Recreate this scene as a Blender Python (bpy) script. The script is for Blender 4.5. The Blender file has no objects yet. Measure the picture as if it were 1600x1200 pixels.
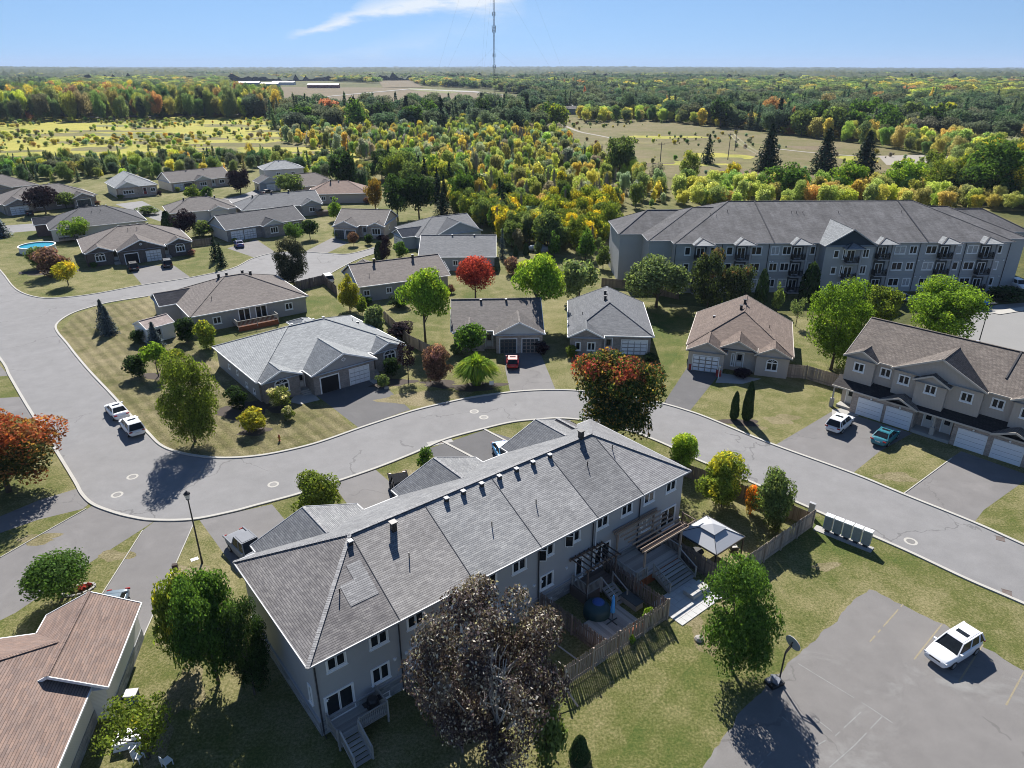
import bpy, math, random
import numpy as np
from mathutils import Vector, Matrix
R = math.radians
rnd = random.Random(7)
SC = bpy.context.scene
COL = SC.collection

# ------------------------------------------------------------------ camera, sky, sun, exposure
FOC, HORZ, CAMH = 1100.0, 104.0, 38.0            # focal length and horizon row (1600 x 1200 frame), camera height
PITCH = math.atan((600 - HORZ) / FOC)
cd = bpy.data.cameras.new('camera'); cam = bpy.data.objects.new('camera', cd); COL.objects.link(cam)
cd.sensor_fit = 'HORIZONTAL'; cd.sensor_width = 36.0; cd.lens = 36.0 * FOC / 1600.0
cd.clip_start = 0.5; cd.clip_end = 40000
cam.location = (0, 0, CAMH); cam.rotation_euler = (math.pi / 2 - PITCH, 0, 0)
SC.camera = cam
SUN_EL, SUN_AZ = 41.0, -8.5                        # azimuth from +Y towards +X
w = bpy.data.worlds.new('World'); SC.world = w; w.use_nodes = True
nt = w.node_tree; nt.nodes.clear()
sky = nt.nodes.new('ShaderNodeTexSky'); sky.sky_type = 'NISHITA'; sky.sun_disc = False
sky.sun_elevation = R(SUN_EL); sky.sun_rotation = R(SUN_AZ); sky.altitude = 0
sky.air_density = 0.5; sky.dust_density = 0.0; sky.ozone_density = 5.0
bg = nt.nodes.new('ShaderNodeBackground'); bg.inputs[1].default_value = 0.051
wo = nt.nodes.new('ShaderNodeOutputWorld')
# a thin streak of cirrus, laid out by direction
tc = nt.nodes.new('ShaderNodeTexCoord')
def wmath(op, a, b=None, clamp=False):
    n = nt.nodes.new('ShaderNodeMath'); n.operation = op; n.use_clamp = clamp
    for i, v in enumerate((a, b)):
        if v is None: continue
        if isinstance(v, (int, float)): n.inputs[i].default_value = v
        else: nt.links.new(v, n.inputs[i])
    return n.outputs[0]
sx = nt.nodes.new('ShaderNodeSeparateXYZ'); nt.links.new(tc.outputs['Generated'], sx.inputs[0])
az = wmath('DIVIDE', sx.outputs[0], sx.outputs[1])
el = wmath('DIVIDE', sx.outputs[2], sx.outputs[1])
nz = nt.nodes.new('ShaderNodeTexNoise'); nz.inputs['Scale'].default_value = 5.0; nz.inputs['Detail'].default_value = 9; nz.inputs['Roughness'].default_value = .62
mp = nt.nodes.new('ShaderNodeMapping'); mp.inputs['Scale'].default_value = (2.2, 1, 9.0); mp.inputs['Rotation'].default_value = (0, R(18), 0)
nt.links.new(tc.outputs['Generated'], mp.inputs[0]); nt.links.new(mp.outputs[0], nz.inputs[0])
wob = wmath('MULTIPLY', wmath('SUBTRACT', nz.outputs[0], .5), .05)
def cirrus(a0, e0, slope, curv, halfw, a_lo, a_hi, fade, gain):
    x = wmath('SUBTRACT', az, a0)
    mid = wmath('ADD', wmath('ADD', wmath('MULTIPLY', x, slope), wmath('MULTIPLY', wmath('MULTIPLY', x, x), curv)), e0)
    d = wmath('ABSOLUTE', wmath('SUBTRACT', wmath('ADD', el, wob), mid))
    band = wmath('SUBTRACT', 1.0, wmath('DIVIDE', d, wmath('ADD', halfw, wmath('MULTIPLY', wmath('MAXIMUM', x, 0.0), .085))), True)
    l = wmath('DIVIDE', wmath('SUBTRACT', az, a_lo), fade, True)
    r = wmath('DIVIDE', wmath('SUBTRACT', a_hi, az), fade * 2.5, True)
    m = wmath('MULTIPLY', wmath('MULTIPLY', band, l), r)
    return wmath('MULTIPLY', wmath('MULTIPLY', m, wmath('MULTIPLY', nz.outputs[0], nz.outputs[0])), gain)
c1 = cirrus(-.287, .027, .44, -.90, .006, -.292, .02, .02, 3.4)
c2 = cirrus(-.22, .010, .20, 0.0, .010, -.42, .1, .12, .9)
cm = nt.nodes.new('ShaderNodeMath'); cm.operation = 'ADD'; cm.use_clamp = True
nt.links.new(c1, cm.inputs[0]); nt.links.new(c2, cm.inputs[1])
mx = nt.nodes.new('ShaderNodeMix'); mx.data_type = 'RGBA'
fr = wmath('MULTIPLY', cm.outputs[0], wmath('GREATER_THAN', sx.outputs[1], 0.0))
nt.links.new(fr, mx.inputs[0]); nt.links.new(sky.outputs[0], mx.inputs[6]); mx.inputs[7].default_value = (8.6, 9.4, 10.4, 1)
# the photograph's sky is nearly even from the skyline up: read the atmosphere model at a flattened elevation, which lifts the unseen zenith for added fill
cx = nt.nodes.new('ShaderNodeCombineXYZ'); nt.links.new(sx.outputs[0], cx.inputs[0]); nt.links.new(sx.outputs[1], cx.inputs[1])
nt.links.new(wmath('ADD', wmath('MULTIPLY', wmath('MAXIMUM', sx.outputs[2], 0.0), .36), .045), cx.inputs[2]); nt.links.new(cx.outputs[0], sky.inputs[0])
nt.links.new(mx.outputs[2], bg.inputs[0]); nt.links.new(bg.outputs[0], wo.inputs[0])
sl = bpy.data.lights.new('sun', 'SUN'); sl.energy = 5.0; sl.angle = R(0.53); sl.color = (1, .955, .89)
so = bpy.data.objects.new('sun', sl); COL.objects.link(so)
sdir = Vector((math.sin(R(SUN_AZ)) * math.cos(R(SUN_EL)), math.cos(R(SUN_AZ)) * math.cos(R(SUN_EL)), math.sin(R(SUN_EL))))
so.rotation_euler = sdir.to_track_quat('Z', 'Y').to_euler(); so.location = (0, 0, 80)
SC.view_settings.view_transform = 'Standard'; SC.view_settings.look = 'None'
SC.view_settings.exposure = 0.92; SC.view_settings.gamma = 1; SC.view_settings.use_curve_mapping = False
SC.render.engine = 'CYCLES'
try:
    SC.cycles.use_denoising = True; SC.cycles.denoiser = 'OPENIMAGEDENOISE'
except Exception: pass
SC.cycles.max_bounces = 6; SC.cycles.diffuse_bounces = 3; SC.cycles.transparent_max_bounces = 8
SC.cycles.filter_width = 1.0; SC.cycles.volume_step_rate = 5
HAZE = 0.00006

# ------------------------------------------------------------------ measuring: from a point of the photograph to the ground plan
def _ray(u, v):
    a = (u - 800) / FOC; b = (600 - v) / FOC
    return Vector((a, math.cos(PITCH) + b * math.sin(PITCH), -math.sin(PITCH) + b * math.cos(PITCH)))
def G(u, v, z=0.0):
    d = _ray(u, v); t = (z - CAMH) / d.z
    return Vector((d.x * t, d.y * t, z))
def proj(x, y, z=0.0):
    dz = z - CAMH
    f = y * math.cos(PITCH) - dz * math.sin(PITCH); up = y * math.sin(PITCH) + dz * math.cos(PITCH)
    return 800 + FOC * x / f, 600 - FOC * up / f
def HT(p, vtop):
    lo, hi = 0.0, 120.0
    for _ in range(40):
        m = (lo + hi) / 2
        if proj(p.x, p.y, m)[1] < vtop: hi = m
        else: lo = m
    return lo
def inpoly(x, y, P):
    c = False; j = len(P) - 1
    for i in range(len(P)):
        if (P[i][1] > y) != (P[j][1] > y) and x < (P[j][0] - P[i][0]) * (y - P[i][1]) / (P[j][1] - P[i][1]) + P[i][0]: c = not c
        j = i
    return c

# ------------------------------------------------------------------ materials
_M = {}
def _base(name, rough=.8, spec=.3):
    m = bpy.data.materials.new(name); m.use_nodes = True
    b = m.node_tree.nodes['Principled BSDF']; b.inputs['Roughness'].default_value = rough
    b.inputs['Specular IOR Level'].default_value = spec
    return m, m.node_tree, b
def _n(t, k, **kw):
    n = t.nodes.new(k)
    for a, v in kw.items():
        if a in n.bl_rna.properties.keys() and a not in n.inputs: setattr(n, a, v)
        else: n.inputs[a].default_value = v
    return n
def _mix(t, f, a, b, mode='MIX'):
    n = t.nodes.new('ShaderNodeMix'); n.data_type = 'RGBA'; n.blend_type = mode
    for i, v in ((0, f), (6, a), (7, b)):
        if hasattr(v, 'is_linked') or hasattr(v, 'links'): t.links.new(v, n.inputs[i])
        elif isinstance(v, (int, float)): n.inputs[i].default_value = v
        else: n.inputs[i].default_value = (*v[:3], 1)
    return n.outputs[2]
def _m(t, op, a, b=None, clamp=False):
    n = t.nodes.new('ShaderNodeMath'); n.operation = op; n.use_clamp = clamp
    for i, v in enumerate((a, b)):
        if v is None: continue
        if isinstance(v, (int, float)): n.inputs[i].default_value = v
        else: t.links.new(v, n.inputs[i])
    return n.outputs[0]
def _ramp(t, f, stops):
    n = t.nodes.new('ShaderNodeValToRGB'); e = n.color_ramp.elements
    while len(e) < len(stops): e.new(.5)
    for i, (p, c) in enumerate(stops): e[i].position = p; e[i].color = (*c[:3], 1) if not isinstance(c, (int, float)) else (c, c, c, 1)
    t.links.new(f, n.inputs[0]); return n.outputs[0]
def _noise(t, co, scale, detail=4, rough=.6, dist=0.0):
    n = t.nodes.new('ShaderNodeTexNoise'); n.inputs['Scale'].default_value = scale; n.inputs['Detail'].default_value = detail
    n.inputs['Roughness'].default_value = rough; n.inputs['Distortion'].default_value = dist
    if co is not None: t.links.new(co, n.inputs['Vector'])
    return n.outputs[0]
def _pos(t):
    return t.nodes.new('ShaderNodeNewGeometry').outputs['Position']
def _obj(t):
    return t.nodes.new('ShaderNodeTexCoord').outputs['Object']
def _uv(t):
    return t.nodes.new('ShaderNodeTexCoord').outputs['UV']
def _bump(t, b, h, strength=.3, dist=.02):
    n = t.nodes.new('ShaderNodeBump'); n.inputs['Strength'].default_value = strength; n.inputs['Distance'].default_value = dist
    t.links.new(h, n.inputs['Height']); t.links.new(n.outputs[0], b.inputs['Normal'])
def sc3(c, k): return tuple(min(1, x * k) for x in c[:3])

def plain(name, c, rough=.6, metal=0.0, var=.12, scale=3.0, spec=.4, bump=0.0):
    if name in _M: return _M[name]
    m, t, b = _base(name, rough, spec); b.inputs['Metallic'].default_value = metal
    o = _obj(t)
    f = _noise(t, o, scale, 5, .65)
    t.links.new(_mix(t, f, sc3(c, 1 - var), sc3(c, 1 + var)), b.inputs['Base Color'])
    if bump: _bump(t, b, _noise(t, o, scale * 12, 3), bump, .01)
    _M[name] = m; return m
def glass(name='window_glass', c=(.012, .015, .018), rough=.10, spec=.22):
    if name in _M: return _M[name]
    m, t, b = _base(name, rough, spec)
    t.links.new(_mix(t, _noise(t, _obj(t), 2.5, 2), sc3(c, .6), sc3(c, 1.8)), b.inputs['Base Color'])
    _M[name] = m; return m
def paint(name, c, rough=.42):
    if name in _M: return _M[name]
    m, t, b = _base(name, rough, .5)
    t.links.new(_mix(t, _noise(t, _obj(t), 1.2, 3), sc3(c, .92), sc3(c, 1.05)), b.inputs['Base Color'])
    b.inputs['Coat Weight'].default_value = .35; b.inputs['Coat Roughness'].default_value = .2
    _M[name] = m; return m
def shingle(name, c1, c2, streak=.25, cw=.30, rh=.145):
    if name in _M: return _M[name]
    m, t, b = _base(name, .9, .2)
    uv = _uv(t)
    br = _n(t, 'ShaderNodeTexBrick', offset=.5); t.links.new(uv, br.inputs[0])
    br.inputs['Color1'].default_value = (*c1, 1); br.inputs['Color2'].default_value = (*c2, 1); br.inputs['Mortar'].default_value = (*sc3(c1, .62), 1)
    br.inputs['Scale'].default_value = 1; br.inputs['Mortar Size'].default_value = .009; br.inputs['Bias'].default_value = 0
    br.inputs['Brick Width'].default_value = cw; br.inputs['Row Height'].default_value = rh; br.inputs['Mortar Smooth'].default_value = .4
    n1 = _noise(t, uv, .35, 5, .6)
    mp = _n(t, 'ShaderNodeMapping'); mp.inputs['Scale'].default_value = (1.1, .12, 1); t.links.new(uv, mp.inputs[0])
    n2 = _noise(t, mp.outputs[0], 1.0, 6, .7)
    br2 = _n(t, 'ShaderNodeTexBrick', offset=.37); t.links.new(uv, br2.inputs[0])
    br2.inputs['Color1'].default_value = (.84, .84, .85, 1); br2.inputs['Color2'].default_value = (1.12, 1.12, 1.11, 1); br2.inputs['Mortar'].default_value = (1, 1, 1, 1)
    br2.inputs['Scale'].default_value = 1; br2.inputs['Mortar Size'].default_value = 0; br2.inputs['Brick Width'].default_value = cw * 1.9; br2.inputs['Row Height'].default_value = rh
    col = _mix(t, 1.0, br.outputs[0], br2.outputs[0], 'MULTIPLY')
    col = _mix(t, 1.0, col, _ramp(t, n1, [(.3, 1 - streak * .6), (.72, 1 + streak * .35)]), 'MULTIPLY')
    col = _mix(t, 1.0, col, _ramp(t, n2, [(.32, 1 - streak * .5), (.6, 1.04)]), 'MULTIPLY')
    fine = _noise(t, uv, 60, 2)
    col = _mix(t, 1.0, col, _ramp(t, fine, [(.3, .82), (.7, 1.15)]), 'MULTIPLY')
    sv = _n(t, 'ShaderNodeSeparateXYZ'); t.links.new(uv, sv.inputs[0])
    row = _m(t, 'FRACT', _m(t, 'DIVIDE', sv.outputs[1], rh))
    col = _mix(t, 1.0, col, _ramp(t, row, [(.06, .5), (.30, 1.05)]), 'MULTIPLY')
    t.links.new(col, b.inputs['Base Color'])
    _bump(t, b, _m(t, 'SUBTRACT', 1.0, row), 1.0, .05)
    _M[name] = m; return m
def siding(name, c, pitch=.11):
    if name in _M: return _M[name]
    m, t, b = _base(name, .6, .3)
    uv = _uv(t); sv = _n(t, 'ShaderNodeSeparateXYZ'); t.links.new(uv, sv.inputs[0])
    row = _m(t, 'FRACT', _m(t, 'DIVIDE', sv.outputs[1], pitch))
    edge = _m(t, 'GREATER_THAN', row, .88)
    n1 = _noise(t, uv, .6, 5, .6)
    col = _mix(t, n1, sc3(c, .88), sc3(c, 1.1))
    col = _mix(t, edge, col, sc3(c, .62))
    t.links.new(col, b.inputs['Base Color']); _bump(t, b, _m(t, 'SUBTRACT', 1.0, row), .5, .012)
    _M[name] = m; return m
def masonry(name, c1, c2, mortar, bw=.22, bh=.075, ms=.008):
    if name in _M: return _M[name]
    m, t, b = _base(name, .9, .2); uv = _uv(t)
    br = _n(t, 'ShaderNodeTexBrick', offset=.5); t.links.new(uv, br.inputs[0])
    for k, c in (('Color1', c1), ('Color2', c2), ('Mortar', mortar)): br.inputs[k].default_value = (*c, 1)
    br.inputs['Scale'].default_value = 1; br.inputs['Mortar Size'].default_value = ms; br.inputs['Brick Width'].default_value = bw; br.inputs['Row Height'].default_value = bh
    col = _mix(t, 1.0, br.outputs[0], _ramp(t, _noise(t, uv, 1.2, 6, .7), [(.3, .75), (.7, 1.2)]), 'MULTIPLY')
    t.links.new(col, b.inputs['Base Color'])
    _bump(t, b, _m(t, 'SUBTRACT', 1.0, br.outputs[1]), .6, .01)
    _M[name] = m; return m
def wood(name, c, var=.3):
    if name in _M: return _M[name]
    m, t, b = _base(name, .85, .2); o = _obj(t)
    mp = _n(t, 'ShaderNodeMapping'); mp.inputs['Scale'].default_value = (14, 14, 1.4); t.links.new(o, mp.inputs[0])
    oi = t.nodes.new('ShaderNodeObjectInfo')
    f = _noise(t, mp.outputs[0], 1.5, 5, .65)
    col = _mix(t, f, sc3(c, 1 - var), sc3(c, 1 + var))
    col = _mix(t, 1.0, col, _ramp(t, oi.outputs['Random'], [(0, .72), (1, 1.22)]), 'MULTIPLY')
    t.links.new(col, b.inputs['Base Color']); _bump(t, b, f, .3, .01)
    _M[name] = m; return m
def asphalt(name, c, crack=.5, patch=.14, stain=None, tyre=0.0):
    if name in _M: return _M[name]
    m, t, b = _base(name, .88, .25); p = _pos(t)
    big = _noise(t, p, .05, 5, .55, 1.2); med = _noise(t, p, .5, 6, .65); fine = _noise(t, p, 22, 3, .7)
    col = _mix(t, big, sc3(c, 1 - patch), sc3(c, 1 + patch))
    col = _mix(t, 1.0, col, _ramp(t, med, [(.3, .9), (.7, 1.08)]), 'MULTIPLY')
    col = _mix(t, 1.0, col, _ramp(t, fine, [(.25, .84), (.75, 1.13)]), 'MULTIPLY')
    mpw = _n(t, 'ShaderNodeMapping'); t.links.new(p, mpw.inputs[0]); mpw.inputs['Scale'].default_value = (1, 1, 0)
    wv = t.nodes.new('ShaderNodeTexNoise'); wv.inputs['Scale'].default_value = .35; wv.inputs['Detail'].default_value = 6
    t.links.new(mpw.outputs[0], wv.inputs[0])
    ad = t.nodes.new('ShaderNodeVectorMath'); ad.operation = 'MULTIPLY_ADD'
    t.links.new(wv.outputs[1], ad.inputs[0]); ad.inputs[1].default_value = (5, 5, 0); t.links.new(mpw.outputs[0], ad.inputs[2])
    vo = _n(t, 'ShaderNodeTexVoronoi', feature='DISTANCE_TO_EDGE'); vo.inputs['Scale'].default_value = .075; t.links.new(ad.outputs[0], vo.inputs[0])
    ln = _m(t, 'LESS_THAN', vo.outputs['Distance'], .0045)
    gate = _m(t, 'GREATER_THAN', _noise(t, p, .09, 2), .50)
    col = _mix(t, _m(t, 'MULTIPLY', _m(t, 'MULTIPLY', ln, gate), crack), col, sc3(c, .35))
    if stain:
        st = _noise(t, p, .16, 7, .68, .8)
        col = _mix(t, _ramp(t, st, [(.56, 0.0), (.70, .55)]), col, stain)
    spots = _noise(t, p, 1.6, 4, .8)
    col = _mix(t, _ramp(t, spots, [(.70, 0.0), (.8, .35)]), col, sc3(c, .55))
    t.links.new(col, b.inputs['Base Color']); _bump(t, b, fine, .25, .01)
    _M[name] = m; return m
def lawn(name, green, tan, lush, bias=0.0, scale=1.0, stripe=None):
    if name in _M: return _M[name]
    m, t, b = _base(name, .95, .1); p = _pos(t)
    big = _noise(t, p, .07 * scale, 6, .62, .6); med = _noise(t, p, .45 * scale, 7, .7, .4); fin = _noise(t, p, 5.5, 5, .75); vf = _noise(t, p, 26, 3, .7)
    f = _m(t, 'ADD', _m(t, 'MULTIPLY', big, .5), _m(t, 'MULTIPLY', med, .5))
    f = _m(t, 'ADD', f, _m(t, 'MULTIPLY', _m(t, 'SUBTRACT', fin, .5), .55))
    f = _m(t, 'ADD', f, bias)
    col = _ramp(t, f, [(.32, lush), (.45, green), (.56, tuple((green[i] + tan[i]) / 2 for i in range(3))), (.68, tan)])
    if stripe:
        q = _n(t, 'ShaderNodeSeparateXYZ'); t.links.new(p, q.inputs[0])
        w_ = _m(t, 'ADD', _m(t, 'MULTIPLY', q.outputs[0], math.cos(stripe[0]) * 6.283 / stripe[1]), _m(t, 'MULTIPLY', q.outputs[1], math.sin(stripe[0]) * 6.283 / stripe[1]))
        w_ = _m(t, 'SINE', _m(t, 'ADD', w_, _m(t, 'MULTIPLY', med, 1.6)))
        col = _mix(t, 1.0, col, _ramp(t, _m(t, 'ADD', _m(t, 'MULTIPLY', w_, .5), .5), [(.2, .86), (.8, 1.12)]), 'MULTIPLY')
    col = _mix(t, 1.0, col, _ramp(t, vf, [(.25, .55), (.75, 1.4)]), 'MULTIPLY')
    col = _mix(t, 1.0, col, _ramp(t, fin, [(.3, .70), (.7, 1.24)]), 'MULTIPLY')
    t.links.new(col, b.inputs['Base Color'])
    _bump(t, b, _m(t, 'ADD', vf, fin), .8, .05)
    _M[name] = m; return m
def leaves(name, c1, c2, c3=None, top=.5, amount=.5, trans=.48, gain=1.75):
    """c1 main leaf colour, c2 colour of the upper and outer leaves, such as turned ones; 'turn' (0..1, stored per leaf) says how exposed a leaf is"""
    if name in _M: return _M[name]
    c1, c2 = sc3(c1, gain), sc3(c2, gain); c3 = sc3(c3, gain) if c3 else None
    m, t, b = _base(name, .9, .08)
    a = _n(t, 'ShaderNodeAttribute', attribute_name='leaf'); s = _n(t, 'ShaderNodeSeparateXYZ'); t.links.new(a.outputs['Vector'], s.inputs[0])
    oi = t.nodes.new('ShaderNodeObjectInfo')
    o = _obj(t)
    cl = _noise(t, o, 3.2, 3, .6)
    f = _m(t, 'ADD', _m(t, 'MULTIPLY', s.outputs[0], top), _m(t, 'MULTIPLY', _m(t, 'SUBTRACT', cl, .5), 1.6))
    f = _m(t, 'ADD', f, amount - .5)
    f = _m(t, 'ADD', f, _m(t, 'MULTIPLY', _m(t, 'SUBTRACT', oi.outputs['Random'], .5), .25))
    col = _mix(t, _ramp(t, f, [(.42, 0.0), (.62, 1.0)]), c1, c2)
    if c3: col = _mix(t, _m(t, 'GREATER_THAN', s.outputs[1], .85), col, c3)
    col = _mix(t, 1.0, col, _ramp(t, s.outputs[1], [(0, .45), (1, 1.6)]), 'MULTIPLY')
    col = _mix(t, 1.0, col, _ramp(t, oi.outputs['Random'], [(0, .86), (1, 1.14)]), 'MULTIPLY')
    t.links.new(col, b.inputs['Base Color'])
    tr = t.nodes.new('ShaderNodeBsdfTranslucent'); t.links.new(_mix(t, 1.0, col, (1.15, 1.15, .6), 'MULTIPLY'), tr.inputs[0])
    ms = t.nodes.new('ShaderNodeMixShader'); ms.inputs[0].default_value = trans
    out = t.nodes['Material Output']
    t.links.new(b.outputs[0], ms.inputs[1]); t.links.new(tr.outputs[0], ms.inputs[2]); t.links.new(ms.outputs[0], out.inputs[0])
    _M[name] = m; return m
def leaves_tinted(name, trans=.58):
    if name in _M: return _M[name]
    m, t, b = _base(name, .75, .2)
    a = _n(t, 'ShaderNodeAttribute', attribute_name='tint', attribute_type='INSTANCER')
    l = _n(t, 'ShaderNodeAttribute', attribute_name='leaf'); s = _n(t, 'ShaderNodeSeparateXYZ'); t.links.new(l.outputs['Vector'], s.inputs[0])
    col = _mix(t, 1.0, a.outputs['Color'], _ramp(t, s.outputs[1], [(0, 1.7), (1, 4.0)]), 'MULTIPLY')
    t.links.new(col, b.inputs['Base Color'])
    tr = t.nodes.new('ShaderNodeBsdfTranslucent'); t.links.new(col, tr.inputs[0])
    ms = t.nodes.new('ShaderNodeMixShader'); ms.inputs[0].default_value = trans
    t.links.new(b.outputs[0], ms.inputs[1]); t.links.new(tr.outputs[0], ms.inputs[2]); t.links.new(ms.outputs[0], t.nodes['Material Output'].inputs[0])
    _M[name] = m; return m

# ------------------------------------------------------------------ meshes and objects
def tag(o, label=None, cat=None, group=None, kind=None):
    if label: o['label'] = label
    if cat: o['category'] = cat
    if group: o['group'] = group
    if kind: o['kind'] = kind
    return o
def link(name, data, parent=None, loc=None, rot=None, scale=None):
    o = bpy.data.objects.new(name, data); COL.objects.link(o)
    if parent is not None: o.parent = parent
    if loc is not None: o.location = loc
    if rot is not None: o.rotation_euler = rot if not isinstance(rot, (int, float)) else (0, 0, rot)
    if scale is not None: o.scale = scale
    return o
def thing(name, label, cat, loc=(0, 0, 0), rz=0.0, group=None):
    return tag(link(name, None, None, loc, rz), label, cat, group)
class MB:
    """collects faces; build() links them as one mesh with metre UVs laid along each face"""
    def __init__(s): s.v = []; s.f = []; s.mi = []
    def face(s, pts, mi=0):
        n = len(s.v); s.v += [tuple(p) for p in pts]; s.f.append(tuple(range(n, n + len(pts)))); s.mi.append(mi)
    def box(s, x0, y0, z0, x1, y1, z1, mi=0, M=None):
        c = [Vector((x, y, z)) for z in (z0, z1) for y in (y0, y1) for x in (x0, x1)]
        if M is not None: c = [M @ p for p in c]
        for q in ((0, 2, 3, 1), (4, 5, 7, 6), (0, 1, 5, 4), (2, 6, 7, 3), (0, 4, 6, 2), (1, 3, 7, 5)): s.face([c[i] for i in q], mi)
        return s
    def bar(s, a, b, wd, ht, mi=0, up=(0, 0, 1)):
        a = Vector(a); b = Vector(b); d = (b - a); L = d.length
        if L < 1e-6: return s
        d /= L; u = Vector(up)
        if abs(d.dot(u)) > .98: u = Vector((0, 1, 0))
        r = d.cross(u).normalized(); u = r.cross(d)
        c = []
        for p in (a, b):
            for (i, j) in ((-1, -1), (1, -1), (1, 1), (-1, 1)): c.append(p + r * (i * wd / 2) + u * (j * ht / 2))
        for q in ((0, 1, 2, 3), (7, 6, 5, 4), (0, 4, 5, 1), (1, 5, 6, 2), (2, 6, 7, 3), (3, 7, 4, 0)): s.face([c[i] for i in q], mi)
        return s
    def tube(s, pts, rad, n=8, mi=0, cap=True):
        rings = []
        for i, p in enumerate(pts):
            p = Vector(p); a = Vector(pts[max(i - 1, 0)]); b = Vector(pts[min(i + 1, len(pts) - 1)])
            d = (b - a).normalized(); u = Vector((0, 0, 1)) if abs(d.z) < .95 else Vector((0, 1, 0))
            x = d.cross(u).normalized(); y = x.cross(d); r = rad[i] if isinstance(rad, (list, tuple)) else rad
            k = len(s.v); rings.append(k)
            for j in range(n):
                a_ = 2 * math.pi * j / n; s.v.append(tuple(p + x * (r * math.cos(a_)) + y * (r * math.sin(a_))))
        for i in range(len(rings) - 1):
            for j in range(n):
                a_, b_ = rings[i], rings[i + 1]; s.f.append((a_ + j, b_ + j, b_ + (j + 1) % n, a_ + (j + 1) % n)); s.mi.append(mi)
        if cap:
            s.f.append(tuple(rings[0] + j for j in range(n))); s.mi.append(mi)
            s.f.append(tuple(rings[-1] + n - 1 - j for j in range(n))); s.mi.append(mi)
        return s
    def lathe(s, prof, n=16, mi=0, c=(0, 0)):
        k = len(s.v)
        for (r, z) in prof:
            for j in range(n):
                a = 2 * math.pi * j / n; s.v.append((c[0] + r * math.cos(a), c[1] + r * math.sin(a), z))
        for i in range(len(prof) - 1):
            for j in range(n):
                a, b = k + i * n, k + (i + 1) * n; s.f.append((a + j, a + (j + 1) % n, b + (j + 1) % n, b + j)); s.mi.append(mi)
        s.f.append(tuple(k + n - 1 - j for j in range(n))); s.mi.append(mi)
        e = k + (len(prof) - 1) * n; s.f.append(tuple(e + j for j in range(n))); s.mi.append(mi)
        return s
    def mesh(s, name, mats, smooth=False, uv=True):
        me = bpy.data.meshes.new(name); me.from_pydata(s.v, [], s.f)
        for m in (mats if isinstance(mats, (list, tuple)) else [mats]): me.materials.append(m)
        me.polygons.foreach_set('material_index', s.mi)
        if smooth: me.polygons.foreach_set('use_smooth', [True] * len(s.f))
        if uv:
            l = me.uv_layers.new(name='UVMap').data
            for p in me.polygons:
                n = p.normal
                if abs(n.z) > .999: t = Vector((1, 0, 0)); b = Vector((0, 1, 0))
                else: t = Vector((-n.y, n.x, 0)).normalized(); b = n.cross(t)
                for li in p.loop_indices:
                    q = me.vertices[me.loops[li].vertex_index].co; l[li].uv = (q.dot(t), q.dot(b))
        me.update(); return me
    def build(s, name, mats, parent=None, smooth=False, **kw):
        return link(name, s.mesh(name, mats, smooth), parent, **kw)
def fastmesh(name, V, F, mats, leaf=None, smooth=False):
    """V (n,3) float, F (m,k) int with one k"""
    me = bpy.data.meshes.new(name); k = F.shape[1]
    me.vertices.add(len(V)); me.vertices.foreach_set('co', np.ascontiguousarray(V, dtype=np.float32).ravel())
    me.loops.add(F.size); me.loops.foreach_set('vertex_index', np.ascontiguousarray(F, dtype=np.int32).ravel())
    me.polygons.add(len(F)); me.polygons.foreach_set('loop_start', np.arange(len(F), dtype=np.int32) * k)
    me.update(calc_edges=True)
    if leaf is not None:
        at = me.attributes.new('leaf', 'FLOAT_VECTOR', 'FACE'); at.data.foreach_set('vector', np.ascontiguousarray(leaf, dtype=np.float32).ravel())
    for m in (mats if isinstance(mats, (list, tuple)) else [mats]): me.materials.append(m)
    if smooth: me.polygons.foreach_set('use_smooth', [True] * len(F))
    me.validate(); return me
def curve_pts(P, n=6, closed=False):
    """Catmull-Rom through ground points"""
    out = []; N = len(P)
    for i in range(N - 1 if not closed else N):
        p0, p1, p2, p3 = (P[(i - 1) % N] if closed or i > 0 else P[0]), P[i % N], P[(i + 1) % N], (P[(i + 2) % N] if closed or i + 2 < N else P[N - 1])
        for j in range(n):
            t = j / n
            out.append(.5 * ((2 * p1) + (-p0 + p2) * t + (2 * p0 - 5 * p1 + 4 * p2 - p3) * t * t + (-p0 + 3 * p1 - 3 * p2 + p3) * t ** 3))
    if not closed: out.append(P[-1])
    return out
def copy_tree(o, parent=None, label=None):
    c = o.copy(); COL.objects.link(c); c.parent = parent
    if label: c['label'] = label
    for ch in o.children: copy_tree(ch, c)
    return c
# ------------------------------------------------------------------ ground, roads, driveways
ASPH = asphalt('street_asphalt', (.202, .199, .199), crack=.45, patch=.14, stain=(.245, .245, .245))
DRV = asphalt('driveway_asphalt', (.168, .161, .158), crack=.25, patch=.16, stain=(.22, .21, .205))
DRVD = asphalt('dark_driveway_asphalt', (.105, .103, .105), crack=.1, patch=.14, stain=(.15, .145, .14))
LOT = asphalt('lot_asphalt', (.174, .166, .160), crack=.3, patch=.16, stain=(.27, .27, .26))
CONC = plain('kerb_concrete', (.40, .385, .35), .9, var=.12, scale=1.2, spec=.2)
PAVC = plain('pale_concrete', (.34, .33, .31), .9, var=.12, scale=1.2, spec=.2)
LAWN = lawn('lawn_grass', (.120, .128, .040), (.27, .235, .125), (.072, .105, .022), bias=.005)
LAWNG = lawn('greener_lawn_grass', (.110, .123, .036), (.25, .22, .11), (.066, .103, .022), bias=-.022)
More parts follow.
